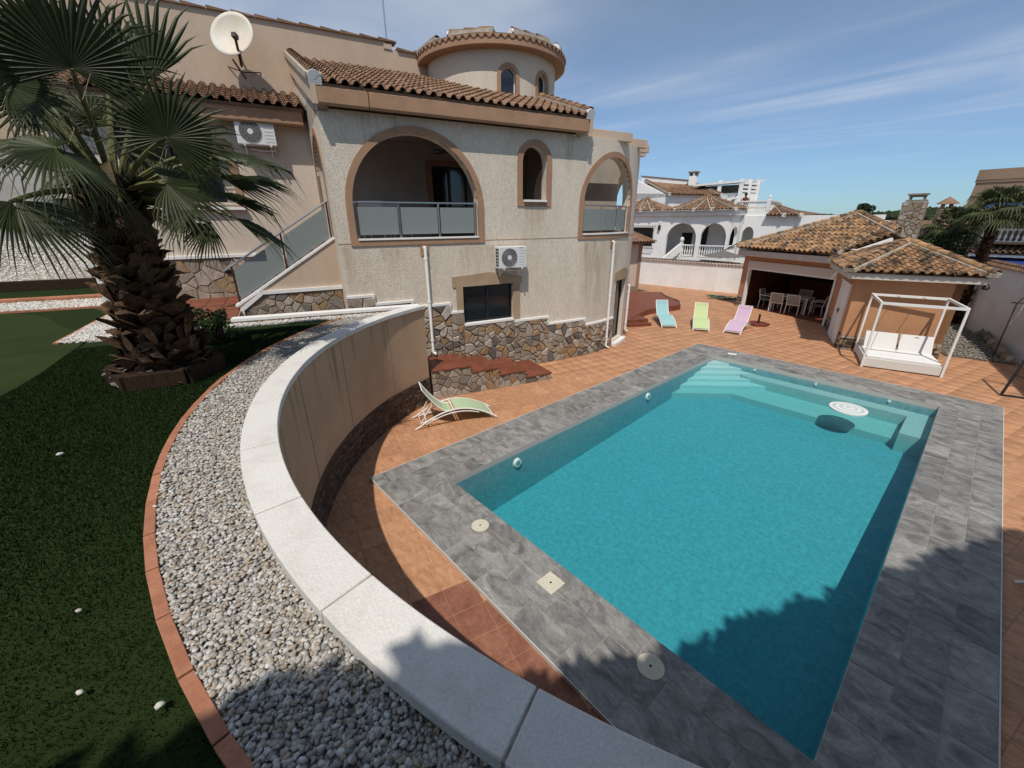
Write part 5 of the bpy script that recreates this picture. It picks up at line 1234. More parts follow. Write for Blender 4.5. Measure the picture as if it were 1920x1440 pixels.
# roof
def iray(px, py, P, n):
    d_ = ray(px, py); t = (P-CAM).dot(n)/d_.dot(n); return CAM+d_*t
EA = Vector((-8.98, 23.05, 2.86)); 
d0 = ray(1384, 463); ZE = 2.84
fE = FL-E1*.55-N1*.5; EA = Vector((fE.x, fE.y, ZE)); fE2 = JR+E1*.12-N1*.5; EB = Vector((fE2.x, fE2.y, ZE))
slope = Vector((N1.x, N1.y, .41)).normalized(); nrm1 = E1.cross(slope)
AP = iray(1611, 402, EA, nrm1); P3 = iray(1654, 424, EA, nrm1); EB = iray(1563, 477, EA, nrm1); EA = iray(1383, 464, EA, nrm1)
Q = AP+(P3-AP)*1.55
gr = MB(); EBk = Vector((BL.x-.5*E1.x+.4*N1.x, BL.y-.5*E1.y+.4*N1.y, ZE)); EBr = Vector((BR.x+.4, BR.y+.5, ZE)); QR = Vector((C3.x+.5, C3.y+.3, ZE))
dn = Vector((0, 0, -.03))
for f in ((EA, EB, P3, AP), (EB, Q, P3), (EBk, EA, AP), (EBr, EBk, AP), (Q, QR, EBr, AP)): gr.add([p+dn for p in f], [tuple(range(len(f)))])
groof = gr.build('main_roof', m_roofo, gh, world=True)
mb = MB(); mb.prism([(p.x, p.y) for p in (EA+N1*.05+E1*.05, EB+N1*.05, Q, QR, EBr, EBk)], ZE-.34, ZE-.08); mb.build('roof_slab', mat('cream_fascia', (.56, .52, .46), (.48, .44, .39), nscale=3, rough=.9), gh, world=True)
def face_tiles(parent, me, pts, limit, w=.235, ex=.33):
    pts = [Vector(p) for p in pts]; O = pts[0]; U = (pts[1]-pts[0]).normalized(); n_ = U.cross(pts[2]-pts[0]).normalized()
    if n_.z < 0: O = pts[1]; U = -U; n_ = -n_
    V = n_.cross(U); poly_ = [((p-O).dot(U), (p-O).dot(V)) for p in pts]
    tile_roof(parent, me, O, U, V, poly_, GI, w, ex, limit)
face_tiles(groof, t_ochre, [EA, EB, P3, AP], 170); face_tiles(groof, t_ochre, [EB, Q, P3], 20)
up = Vector((0, 0, .02))
ridge(groof, EA+up, AP+up, r_ochre, endcap=False, w=.22); ridge(groof, EB+up, P3+up, r_ochre, w=.2, endcap=False); ridge(groof, Q+up, AP+up, r_ochre, w=.24, endcap=False)
# annex roof
oF = C1-AB*.5
def onplane_v(px, py, p_, d_):
    n_ = Vector((d_.y, -d_.x, 0)); r_ = ray(px, py); t = (p_-CAM).dot(n_)/r_.dot(n_); return CAM+r_*t
F1 = onplane_v(1591, 508, oF, A1v); F2 = onplane_v(1864, 522, oF, A1v); zf = (F1.z+F2.z)/2; F1.z = F2.z = zf
L1 = G(1559, 490, zf); AX = onV(1703, 457, (-2.1, 19.95)); R1 = F2+AB*4.6; L2 = L1+AB*1.2
ar = MB()
for f in ((F1, F2, AX), (L1, F1, AX), (F2, R1, AX), (R1, L1, AX)): ar.add([p+dn for p in f], [tuple(range(len(f)))])
aroof = ar.build('annex_roof', m_roofo, gh, world=True)
face_tiles(aroof, t_ochre, [F1, F2, AX], 80); face_tiles(aroof, t_ochre, [L1, F1, AX], 40); face_tiles(aroof, t_ochre, [F2, R1, AX], 30)
for p in (F1, F2, L1): ridge(aroof, p+up, AX+up, r_ochre, w=.22, endcap=False)
mb = MB(); mb.prism([(p.x, p.y) for p in (F1+AB*.06+A1v*.05, F2+AB*.06-A1v*.08, R1, L1)], zf-.22, zf-.035); mb.build('annex_slab', MATS['cream_fascia'], gh, world=True)
mb = MB(); wv = (Q-EB).normalized(); mb.bar(EB+Vector((0.0, -.12, -.27)), Q+Vector((-.05, -.1, -.27)), .1, .26); mb.build('flashing', m_white, gh, world=True)
# stone chimney
cc = onV(1698, 440, (-2.0, 23.2)); ch = Vector((cc.x, cc.y, 0)); ca, cb = .36, .28
chm = MB(); chm.hexa([(ch.x-ca, ch.y-cb, 2.6), (ch.x+ca, ch.y-cb, 2.6), (ch.x+ca, ch.y+cb, 2.6), (ch.x-ca, ch.y+cb, 2.6), (ch.x-ca*.92, ch.y-cb*.92, 4.78), (ch.x+ca*.92, ch.y-cb*.92, 4.78), (ch.x+ca*.92, ch.y+cb*.92, 4.78), (ch.x-ca*.92, ch.y+cb*.92, 4.78)]); cho = chm.build('chimney', m_mortar, gh, world=True)
for axis in range(2):
    W_ = ca if axis == 0 else cb
    mpc = (lambda s, t, z: (ch.x+s*(1-.08*(z-2.6)/2.18), ch.y-cb*(1-.08*(z-2.6)/2.18)+t, z)) if axis == 0 else (lambda s, t, z: (ch.x-ca*(1-.08*(z-2.6)/2.18)+t, ch.y+s, z))
    for poly_ in cells(-W_, W_, 3.0, 4.76, .17, gsr, .014): link_mesh('stone', stone_mesh('stone', poly_, mpc, mat('pale_stone', (.4, .35, .3), (.22, .17, .12), nscale=6, rough=.9, ramp=[(.42, .38, .33), (.36, .30, .24), (.48, .45, .41), (.30, .24, .18)]), .0, -.03, gsr), cho)
for k, (w, z) in enumerate(((.30, 4.80), (.24, 4.95), (.30, 5.02))):
    mb = MB(); mb.box(ch.x-w, ch.y-w*.8, z, ch.x+w, ch.y+w*.8, z+.05 if k != 1 else z+.07); mb.build('chimney_cap', m_bamboo, cho)
for sx in (-1, 1):
    mb = MB(); mb.box(ch.x+sx*.2-.03, ch.y-.18, 4.84, ch.x+sx*.2+.03, ch.y+.18, 4.96); mb.build('cap_support', m_bamboo, cho)
# wall lamp on the eaves
mb = MB(); p = onplane_v(1848, 540, C2-AB*.3, A1v); mb.lathe([(.03, .1), (.07, .06), (.09, -.02), (.05, -.06)], 12, (p.x, p.y, p.z)); tag(mb.build('eave_lamp', m_black, auto=True), 'small black lamp hanging under annex eaves', 'lamp')
# ================================================================== furniture
def sling_sheet(mb, pts, w, th=.012):
    n = len(pts)
    for (y0, z0), (y1, z1) in zip(pts, pts[1:]): mb.hexa([(-w, y0, z0-th), (w, y0, z0-th), (w, y1, z1-th), (-w, y1, z1-th), (-w, y0, z0), (w, y0, z0), (w, y1, z1), (-w, y1, z1)])
    return mb
def lounger(sling, label, group=None):
    e_ = empty('sun_lounger', (0, 0, 0), 0, label, 'sun lounger', group); hw = .30
    arch = lambda y: .37*math.sin(math.pi*min(1, max(0, (y+.03)/1.88)))**.9
    ys = [0+1.86*i/22 for i in range(23)]
    for sx in (-1, 1):
        mb = MB(); mb.tube([(sx*hw, y, max(.018, arch(y))) for y in ys], .017, 8); mb.build('side_rail', m_white, e_, auto=True)
        mb = MB(); yy = [.42+1.2*i/14 for i in range(15)]; mb.tube([(sx*(hw-.01), y, max(.02, arch(y)-.055-.02*math.sin(math.pi*(y-.42)/1.2))) for y in yy], .013, 8); mb.build('lower_rail', m_white, e_, auto=True)
    mb = MB(); sling_sheet(mb, [(y, arch(y)+.012) for y in [.14+.82*i/12 for i in range(13)]], hw-.02); mb.build('seat_sling', sling, e_, auto=True)
    bk = [(1.02, .30), (1.10, .315), (1.2, .36), (1.32, .46), (1.44, .60), (1.56, .77), (1.64, .90)]
    mb = MB(); sling_sheet(mb, bk, hw-.05); bo = mb.build('back_sling', sling, e_, auto=True)
    for sx in (-1, 1):
        mb = MB(); mb.tube([(sx*(hw-.045), y, z) for y, z in bk], .014, 8); mb.build('back_rail', m_white, bo, auto=True)
    mb = MB(); mb.tube([(-hw+.045, 1.64, .90), (hw-.045, 1.64, .90)], .013, 8); mb.build('top_bar', m_white, bo, auto=True)
    for y, z in ((.10, arch(.1)), (.99, .335), (1.6, arch(1.6)-.03)):
        mb = MB(); mb.tube([(-hw, y, z), (hw, y, z)], .014, 8); mb.build('cross_bar', m_white, e_, auto=True)
    mb = MB(); pr_ = [(-.2, 1.42, .56), (-.2, 1.72, .10), (.2, 1.72, .10), (.2, 1.42, .56)]; mb.tube(pr_, .011, 6); mb.tube([(-.2, 1.72, .10), (-.2, 1.35, .17)], .011, 6); mb.tube([(.2, 1.72, .10), (.2, 1.35, .17)], .011, 6); mb.build('back_prop', m_white, e_, auto=True)
    return e_
def put(o, x, y, z, rz): o.matrix_basis = Matrix.Translation((x, y, z)) @ Matrix.Rotation(rz, 4, 'Z')
def aim(dx_, dy_): return math.atan2(-dx_, dy_)
lg = lounger(m_paleg, 'lone pale green sling lounger by the curved wall and stone steps'); put(lg, -6.60-.27, 5.40+.11, DECK, math.atan2(.38, -.92))
for sl, lab, f0, f1, tp in ((m_blue, 'turquoise sling lounger beside the red terrace steps', (1240, 616), (1270, 617), (1244, 566)), (m_green, 'bright green sling lounger between turquoise and pink ones', (1298, 621), (1330, 625), (1319, 578)), (m_pink, 'pink sling lounger next to the red parasol base', (1354, 625), (1388, 630), (1388, 581))):
    a, b = G(*f0), G(*f1); c = (a+b)/2; t = G(*tp, .82); d_ = (t-c); d_.z = 0; d_.normalize()
    put(lounger(sl, lab, 'loungers lined up behind the pool'), c.x, c.y, DECK, aim(d_.x, d_.y))
lg2 = lounger(mat('sling_white', (.6, .6, .58), rough=.8), 'white lounger tip poking in beside the slate surround'); p = G(1893, 1145); put(lg2, p.x+.08, p.y+.32, DECK, rad(-82))
# parasol base
p = G(1421, 609); ub = empty('parasol_stand', (p.x, p.y, DECK), .5, 'dark red parasol base with short black tube', 'parasol base')
mb = MB(); mb.prism([(.45*math.cos(2*math.pi*i/6), .45*math.sin(2*math.pi*i/6)) for i in range(6)], .0, .09); mb.build('weight', m_umbbase, ub, bevel=.02)
mb = MB(); mb.lathe([(.04, .08), (.04, .40), (.048, .40), (.048, .45), (.03, .45)], 14); mb.build('tube', m_black, ub, auto=True)
# hose
hs = MB(); r_ = random.Random(2); a, b = G(1345, 560), G(1372, 561); c = (a+b)/2; pts = []
for i in range(170):
    t = i/169; an = t*2*math.pi*7; R_ = .28+.16*math.sin(i*.37)+.05*r_.random(); pts.append((c.x+R_*1.8*math.cos(an)*1.2, c.y+R_*math.sin(an), DECK+.02+.09*abs(math.sin(i*.21))))
q_ = G(1327, 560); pts += [((pts[-1][0]*(1-k/6)+q_.x*k/6), (pts[-1][1]*(1-k/6)+q_.y*k/6), DECK+.02) for k in range(1, 7)]
hs.tube(pts, .014, 6); tag(hs.build('garden_hose', m_hose, auto=True), 'tangled dark green hose by the garden house corner', 'hose')
# canopied day bed
CF = Vector((-1.72, 15.95, 0)); cu = Vector((.962, .273, 0)).normalized(); cvv = Vector((-cu.y, cu.x, 0)); WB, DB, HB = 1.80, 1.78, 2.0
db = empty('day_bed', (CF.x, CF.y, DECK), math.atan2(cu.y, cu.x), 'white canopied day bed with two raised backrests', 'day bed')
pt = .055
for x in (0, WB):
    for y in (0, DB):
        mb = MB(); mb.box(x-pt/2, y-pt/2, 0, x+pt/2, y+pt/2, HB); mb.build('post', m_white, db, bevel=.004)
for x in (0, WB): mb = MB(); mb.box(x-pt/2+.003, pt/2, HB-.075, x+pt/2-.003, DB-pt/2, HB-.004); mb.build('top_rail', m_white, db)
for y in (0, DB): mb = MB(); mb.box(pt/2, y-pt/2+.003, HB-.075, WB-pt/2, y+pt/2-.003, HB-.004); mb.build('top_rail', m_white, db)
mb = MB(); mb.tube([(.62, 0, HB-.03), (.62, DB, HB-.03)], .008, 6); mb.tube([(1.22, 0, HB-.03), (1.22, DB, HB-.03)], .008, 6); mb.build('canopy_wire', m_steel, db)
mb = MB(); mb.box(.02, .02, .03, WB-.02, DB-.02, .30); mb.build('bed_base', m_wicker, db, bevel=.01)
mb = MB(); mb.box(.06, .08, .30, WB-.06, DB-.45, .37); mb.build('mattress', m_cushion, db, bevel=.025)
for k in range(2):
    x0 = .06+k*.85+.03; mb = MB(); yb = DB-.62; mb.add([(x0, yb, .36), (x0+.80, yb, .36), (x0+.80, yb+.30, .84), (x0, yb+.30, .84), (x0, yb+.06, .33), (x0+.80, yb+.06, .33), (x0+.80, yb+.36, .82), (x0, yb+.36, .82)], [(0, 1, 2, 3), (7, 6, 5, 4), (3, 2, 6, 7), (0, 3, 7, 4), (1, 5, 6, 2), (0, 4, 5, 1)]); bo = mb.build('backrest', m_wicker, db, bevel=.012)
    if k == 1: mb = MB(); mb.obox((x0+.40, yb+.255, .775), (.10, .012, .03)); mb.build('handle', m_greysling, bo)
# dining set
def chair(label, sling=m_greysling):
    e_ = empty('dining_chair', (0, 0, 0), 0, label, 'chair', 'chairs round the white dining table'); w, t = .27, .028
    for sx in (-1, 1):
        mb = MB(); mb.bar((sx*w, -.24, 0), (sx*w, -.24, .62), t); mb.build('leg', m_white, e_)
        mb = MB(); mb.bar((sx*w, .27, 0), (sx*w, .24, .44), t); mb.build('leg', m_white, e_)
        mb = MB(); mb.bar((sx*w, .24, .44), (sx*w, .34, .92), t); mb.build('back_post', m_white, e_)
        mb = MB(); mb.bar((sx*w, -.26, .635), (sx*w, .29, .655), .045, .025); mb.build('armrest', m_white, e_)
    mb = MB(); mb.box(-w, -.25, .42, w, .25, .445); mb.build('seat', sling, e_)
    mb = MB(); mb.hexa([(-w+.02, .25, .46), (w-.02, .25, .46), (w-.02, .262, .46), (-w+.02, .262, .46), (-w+.02, .335, .90), (w-.02, .335, .90), (w-.02, .347, .90), (-w+.02, .347, .90)]); mb.build('backrest', sling, e_)
    mb = MB(); mb.bar((-w, .34, .915), (w, .34, .915), t); mb.build('top_rail', m_white, e_); mb = MB(); mb.bar((-w, .25, .45), (w, .25, .45), t*.8); mb.build('back_rail', m_white, e_); return e_
tb = empty('dining_table', (-5.85, 23.62, DECK+.012), math.atan2(E1.y, E1.x)+.32, 'white dining table in the open room of garden house', 'table')
mb = MB(); mb.box(-.78, -.45, .70, .78, .45, .74); mb.build('tabletop', m_white, tb, bevel=.005)
for x in (-.74, .74):
    for y in (-.41, .41): mb = MB(); mb.box(x-.035, y-.035, 0, x+.035, y+.035, .70); mb.build('leg', m_white, tb)
TM = tb.matrix_basis
for lab, x, y, a in (('chair at open side of dining table, backs to the pool', -.36, -.62, math.pi), ('chair at open side of dining table, backs to the pool', .36, -.62, math.pi), ('dining chair at table end beside left jamb', -1.12, -.05, math.pi/2), ('dining chair at table end beside service doors', 1.12, .05, -math.pi/2), ('white slatted chair on far side of dining table', .1, .85, 0)):
    c = chair(lab); c.matrix_basis = TM @ Matrix.Translation((x, y, 0)) @ Matrix.Rotation(a, 4, 'Z')
for x, y, a, lab in ((-4.25, 1.25, 2.6, 'white framed chair on the terrace behind glass balustrade'), (-3.5, 2.1, .3, 'chair at the back of the arched terrace by the door')):
    c = chair(lab, m_white); c['group'] = 'terrace chairs'; c.matrix_basis = VW @ Matrix.Translation((x, y, 3.74+ZO)) @ Matrix.Rotation(a, 4, 'Z')
# outdoor shower and black swing frame at the right
p = G(1861, 670); sh = empty('garden_pole', (p.x, p.y, DECK), 0, 'thin rusty pole with curved hook by the right wall', 'pole')
mb = MB(); mb.tube([(0, 0, 0), (.0, 0, 1.75), (.06, 0, 1.92), (.18, .0, 2.0), (.32, 0, 1.97)], .02, 8); mb.build('shaft', m_brownmetal, sh, auto=True)
mb = MB(); mb.tube([(.12+.24*math.cos(2*math.pi*i/24), .12*math.sin(2*math.pi*i/24), 1.78) for i in range(25)], .012, 6, False); mb.build('ring', m_black, sh)
mb = MB(); mb.tube([(.15, 0, 1.78), (.12, .02, 1.4), (.05, .05, 1.1)], .006, 5); mb.build('cord', m_white, sh)
p = G(1876, 742); q2 = G(1935, 750); sf = empty('swing_frame', (p.x, p.y, DECK), 0, 'black tubular swing frame standing at slate corner', 'swing frame')
mb = MB(); mb.tube([(0, 0, .03), (.25, .55, 1.7)], .03, 10); mb.build('upright', m_black, sf, auto=True)
mb = MB(); mb.tube([(.5, 1.15, .03), (.25, .55, 1.7)], .03, 10); mb.build('upright', m_black, sf, auto=True)
mb = MB(); mb.tube([(0, 0, .03), (1.6, .5, .03)], .022, 8); mb.tube([(0.08, .17, .55), (1.5, .6, .15)], .018, 8); mb.build('base_bar', m_black, sf, auto=True)
mb = MB(); mb.tube([(.25, .55, 1.7), (2.0, 0.2, 1.75)], .03, 10); mb.build('top_bar', m_black, sf, auto=True)
# ================================================================== boundary walls
def run_wall(name, pts, h, th, m, label, cap=True, z0=-.1, capm=None):
    e_ = empty(name, (pts[0][0], pts[0][1], z0), 0, label, 'wall')
    cme = ridge_mesh('capping_tile', capm or m_roofn, .17, .30)
    for (a, b) in zip(pts, pts[1:]):
        a = Vector((*a, 0)); b = Vector((*b, 0)); d_ = (b-a).normalized(); n_ = Vector((-d_.y, d_.x, 0))
        mb = MB(); mb.bar((a.x, a.y, (h+z0)/2), (b.x, b.y, (h+z0)/2), th, h-z0); mb.build('wall_panel', m, e_, world=True)
        if cap:
            L_ = (b-a).length; n = int(L_/.19)
            for i in range(n):
                p = a+d_*(L_*(i+.5)/n)
                for sg in (1, -1): link_mesh('capping_tile', cme, e_, e_.matrix_basis.inverted() @ frame(p+n_*sg*.21+Vector((0, 0, h-.02)), d_*sg, (-n_*sg+Vector((0, 0, .42))).normalized(), ((d_*sg).cross((-n_*sg+Vector((0, 0, .42))).normalized()))))
    return e_
run_wall('boundary_wall', [(-19.5, 26.55), (-11.1, 27.05), (-8.6, 27.45)], 1.66, .2, m_whitewall, 'rough white boundary wall with scalloped tile top behind loungers')
run_wall('boundary_wall', [(-.35, 27.4), (.95, 22.9), (1.65, 19.9), (2.75, 14.5), (4.5, 8.0)], 2.55, .2, m_whitewall, 'tall white side wall with tile capping right of day bed')
mb = MB(); a, b = (-19.5, 26.43), (-8.6, 27.33); mb.bar((*a, .0), (*b, .0), .03, .16); tag(mb.build('skirting', m_steptile), 'terracotta skirting along foot of white boundary wall', 'skirting')
# dry strip with rocks at the foot of the side wall
pts = [(-.1, 19.3), (1.45, 19.6), (.75, 22.8), (-.5, 26.9), (-1.5, 24.6)]
mb = MB(); mb.prism(pts, -.08, -.02); tag(mb.build('dirt_strip', mat('dry_dirt', (.17, .145, .115), (.10, .085, .065), nscale=8, rough=1, bump=.6, bscale=20)), kind='structure')
tag(pebbles('loose_gravel', fill_pts(pts, 1500, 0.0), .035, m_soil), 'loose gravel on dirt strip beside the annex', 'gravel')
def rock(x, y, z, s, r_):
    V = ICO_V*(1+np.array([[r_.uniform(-.3, .3)] for _ in ICO_V]))*np.array([s*r_.uniform(.7, 1.2), s*r_.uniform(.5, .9), s*r_.uniform(.8, 1.6)])
    o = link_mesh('edge_rock', np_mesh('edge_rock', V, ICO_F, m_stone)); o.matrix_basis = Matrix.Translation((x, y, z)) @ Matrix.Rotation(r_.uniform(0, 6), 4, 'Z'); return tag(o, 'rough dark rock lined up along foot of side wall', 'rock', 'rocks along the side wall')
rr_ = random.Random(8); 
for i in range(26):
    t = i/25; x, y = (.62+.80*t*.9, 23.6-3.8*t*1.02) if True else (0, 0); rock(x-.05+rr_.uniform(-.05, .05), y, .06, .15, rr_)
# ================================================================== balusters shared by neighbours
bal_prof = [(.05, 0), (.05, .05), (.028, .08), (.055, .20), (.06, .28), (.03, .42), (.026, .5), (.045, .56), (.05, .62), (.05, .66)]
bal_mb = MB(); bal_mb.lathe(bal_prof, 8); BAL = bal_mb.mesh('baluster', m_white, True)
def bal_run(parent, a, b, z, n, h=.72, post=False, inv=None):
    a = Vector(a); b = Vector(b)
    for i in range(n):
        p = a+(b-a)*((i+.5)/n); link_mesh('baluster', BAL, parent, (inv or Matrix()) @ Matrix.Translation((p.x, p.y, z)) @ Matrix.Scale(h/.72, 4, (0, 0, 1)))
    mb = MB(); mb.bar((a.x, a.y, z+h-.02), (b.x, b.y, z+h-.02), .16, .08); mb.bar((a.x, a.y, z-.02), (b.x, b.y, z-.02), .16, .06)
    if inv is None: mb.build('balustrade_rail', m_white, parent)
    else: mb.build('balustrade_rail', m_white, parent, world=True)
# ================================================================== white neighbour villa (frame: x along its front, y back)
V0 = Vector((-14, 31, 0)); VU = Vector((.995, .0995, 0)).normalized(); VR = math.atan2(VU.y, VU.x)
nv = empty('neighbour_villa', (V0.x, V0.y, -.1), VR, 'white neighbouring villa with arched porch and brown tile roofs', 'house'); NW = nv.matrix_basis.copy(); NZ = .1
nm = lambda a, t, z: (a, t, z+NZ)
ops = [Op(-2.80, -.60, 1.6, 2.85, 1.08), Op(-.30, 1.42, 1.6, 2.95, .98)]
ops_n = [Op(-5.6, -3.92, 2.24, 3.62)]+ops
mb = MB(); wall(mb, nm, -9.5, 1.62, -.1, 4.45, .22, ops_n); mb.build('front_wall', m_whitewall, nv)
# canted porch side with third arch
ka, kb = Vector((1.62, 0, 0)), Vector((1.80, 1.5, 0)); kd_ = (kb-ka).normalized(); knn = Vector((-kd_.y, kd_.x, 0))
km = lambda s, t, z: (ka.x+kd_.x*s+knn.x*t, ka.y+kd_.y*s+knn.y*t, z+NZ)
mb = MB(); wall(mb, km, 0, (kb-ka).length, -.1, 4.45, .22, (Op(.18, 1.34, 1.6, 2.95, .75),)); mb.build('porch_side_wall', m_whitewall, nv)
om = lambda a, t, z: (a, 1.5+t, z+NZ)
mb = MB(); wall(mb, om, 1.80, 9.5, -.1, 4.4, .22, (Op(2.0, 2.75, 1.6, 3.1, .6),)); mb.build('side_wing_wall', m_whitewall, nv)
mb = MB(); mb.box(-9.5, 2.8, -.1, 2.6, 10, 4.4+NZ); mb.box(2.6, 3.2, -.1, 9.5, 10, 4.05+NZ); mb.build('house_block', m_whitewall, nv)
mb = MB(); mb.box(-3.0, .1, -.1, 1.75, 2.85, 1.6+NZ); mb.build('porch_floor', m_white, nv)
for (x0, x1, z1) in ((-1.5, -.75, 3.7), (.55, 1.3, 3.6), (-2.7, -1.9, 3.2)):
    mb = MB(); mb.box(x0, 2.74, 1.62+NZ, x1, 2.82, z1+NZ); mb.build('porch_door', m_door, nv)
w_ = window(Op(-5.6, -3.92, 2.24, 3.62), .1, .06, mull=(-4.76,), fm=nm, par=nv)
gl_ = MB()
for i in range(15): gl_.bar((-5.75+i*.14, -.22, 2.05+NZ), (-5.75+i*.14, -.22, 3.78+NZ), .02)
for z in (2.1, 2.9, 3.72): gl_.bar((-5.8, -.22, z+NZ), (-3.75, -.22, z+NZ), .025)
for x in (-5.8, -3.75):
    for z in (2.1, 3.72): gl_.bar((x, -.22, z+NZ), (x, .02, z+NZ), .025)
gl_.build('window_grille', m_black, w_)
mb = MB(); mb.box(-3.5, -.16, 3.45+NZ, -3.34, 0, 3.78+NZ); mb.bar((-3.42, -.08, 3.78+NZ), (-3.42, -.08, 3.95+NZ), .03); mb.build('wall_lantern', m_black, nv)
mb = MB(); mb.box(-9.6, -.18, 4.44+NZ, 1.75, .25, 4.78+NZ); mb.hexa([(1.6, -.17, 4.44+NZ), (1.76, -.17, 4.44+NZ), (1.98, 1.47, 4.44+NZ), (1.75, 1.47, 4.44+NZ), (1.6, -.17, 4.77+NZ), (1.76, -.17, 4.77+NZ), (1.98, 1.47, 4.77+NZ), (1.75, 1.47, 4.77+NZ)]); mb.build('cornice', m_white, nv)
bal_run(nv, (-.72, .1, 0), (-1.55, .1, 0), 1.72+NZ, 5); bal_run(nv, (-.3, .1, 0), (1.5, .1, 0), 1.72+NZ, 11); bal_run(nv, tuple(ka+kd_*.2+knn*.1), tuple(kb-kd_*.15+knn*.1), 1.72+NZ, 8)
mb = MB(); mb.box(-1.72, .0, 1.5+NZ, -1.52, .2, 2.62+NZ); mb.lathe([(.06, 2.62), (.13, 2.72), (.15, 2.82), (.10, 2.94), (.02, 2.98)], 12, (-1.62, .1, NZ)); mb.build('newel_post', m_white, nv)
mb = MB(); mb.bar((-1.62, .1, 2.3+NZ), (-2.35, -1.0, 1.3+NZ), .2, .5); mb.build('stair_parapet', m_white, nv)
# roofs: two small pyramids over the porch, upper gable roof
def npoly(name, faces, m, tiles=None, lim=60):
    r_ = MB()
    for f in faces: r_.add([(p[0], p[1], p[2]+NZ) for p in f], [tuple(range(len(f)))])
    o = r_.build(name, m, nv)
    return o
t_far = tile_mesh('roof_tile_f', m_roofn); r_far = ridge_mesh('ridge_tile_f', m_roofn)
def nface(par, pts, lim):
    pts = [Vector((p[0], p[1], p[2]+NZ)) for p in pts]; O = pts[0]; U = (pts[1]-pts[0]).normalized(); n_ = U.cross(pts[2]-pts[0]).normalized()
    if n_.z < 0: O = pts[1]; U = -U; n_ = -n_
    V = n_.cross(U); tile_roof(par, t_far, O, U, V, [((p-O).dot(U), (p-O).dot(V)) for p in pts], NW, .23, .34, lim)
ap = (-1.0, 2.3, 5.75); e = [(-3.1, -.35, 4.80), (.35, -.45, 4.80), (1.82, -.3, 4.80), (2.02, 1.45, 4.80)]
m1 = (-2.3, -.42, 4.8); m2 = (-.9, -.45, 4.8)
pr1 = npoly('porch_roof', [(e[0], e[1], ap), (e[1], e[2], ap), (e[2], e[3], ap), ((-3.1, 2.6, 4.95), e[0], ap), (e[3], (1.6, 3, 5), ap)], m_roofn)
for f in ((e[0], e[1], ap), (e[1], e[2], ap), (e[2], e[3], ap)): nface(pr1, f, 90)
nz3 = Vector((0, 0, NZ+.02))
for p in (m1, m2, e[1], e[2], e[3]): ridge(pr1, Vector(p)+nz3, Vector(ap)+nz3, r_far, mortar=True, w=.2)
ap0 = (-5.6, 2.0, 5.75); e0 = [(-8.2, -.35, 4.8), (-5.6, -.4, 4.8), (-3.1, -.35, 4.8)]
pr0 = npoly('bay_roof', [(e0[0], e0[1], ap0), (e0[1], e0[2], ap0), (e0[2], (-3.1, 2.8, 4.9), ap0), ((-8.2, 2.8, 4.9), e0[0], ap0)], m_roofn)
nface(pr0, (e0[0], e0[1], ap0), 40); nface(pr0, (e0[1], e0[2], ap0), 60)
for p in ((-4.9, -.4, 4.8), (-4.0, -.38, 4.8), e0[1]): ridge(pr0, Vector(p)+nz3, Vector(ap0)+nz3, r_far, w=.2)
# upper storey
mb = MB(); mb.hexa([(-7.2, 3.0, 4.3+NZ), (-.3, 3.0, 4.3+NZ), (-.3, 8, 4.3+NZ), (-7.2, 8, 4.3+NZ), (-7.2, 3.0, 6.25+NZ), (-.3, 3.0, 5.90+NZ), (-.3, 8, 5.90+NZ), (-7.2, 8, 6.25+NZ)]); mb.add([(-7.2, 3.0, 5.75+NZ), (-4.3, 3.0, 5.9+NZ), (-7.2, 3.0, 7.25+NZ), (-7.2, 3.3, 5.75+NZ), (-4.3, 3.3, 5.9+NZ), (-7.2, 3.3, 7.25+NZ)], [(0, 1, 2), (5, 4, 3), (1, 4, 5, 2)]); mb.build('upper_wall', m_whitewall, nv)
mb = MB(); mb.hexa([(-8.6, 6.6, 5.5+NZ), (-4.2, 6.6, 5.5+NZ), (-4.2, 7.0, 5.5+NZ), (-8.6, 7.0, 5.5+NZ), (-8.6, 6.6, 7.85+NZ), (-4.2, 6.6, 7.22+NZ), (-4.2, 7.0, 7.22+NZ), (-8.6, 7.0, 7.85+NZ)]); mb.build('ridge_wall', m_whitewall, nv)
mb = MB(); mb.bar((-8.7, 6.8, 7.89+NZ), (-4.1, 6.8, 7.26+NZ), .5, .08); mb.build('ridge_capping', m_roofn, nv)
ur = [(-4.1, 2.7, 6.05), (-.15, 2.7, 5.80), (-3.6, 6.6, 6.85), (-8.2, 6.6, 7.45)]
uro = npoly('upper_roof', [ur], m_roofn); nface(uro, ur, 150)
ridge(uro, Vector(ur[0])+nz3, Vector(ur[3])+nz3, r_far, w=.2); ridge(uro, Vector(ur[1])+nz3, Vector(ur[2])+nz3, r_far, w=.2)
mb = MB(); mb.box(-4.05, 6.0, 6.0+NZ, -3.5, 6.5, 7.55+NZ); chn = mb.build('chimney', m_whitewall, nv)
mb = MB(); mb.box(-4.15, 5.9, 7.78+NZ, -3.4, 6.6, 7.88+NZ); mb.box(-4.05, 6.0, 7.55+NZ, -3.95, 6.5, 7.78+NZ); mb.box(-3.6, 6.0, 7.55+NZ, -3.5, 6.5, 7.78+NZ); mb.build('chimney_cap', m_roofn, chn)
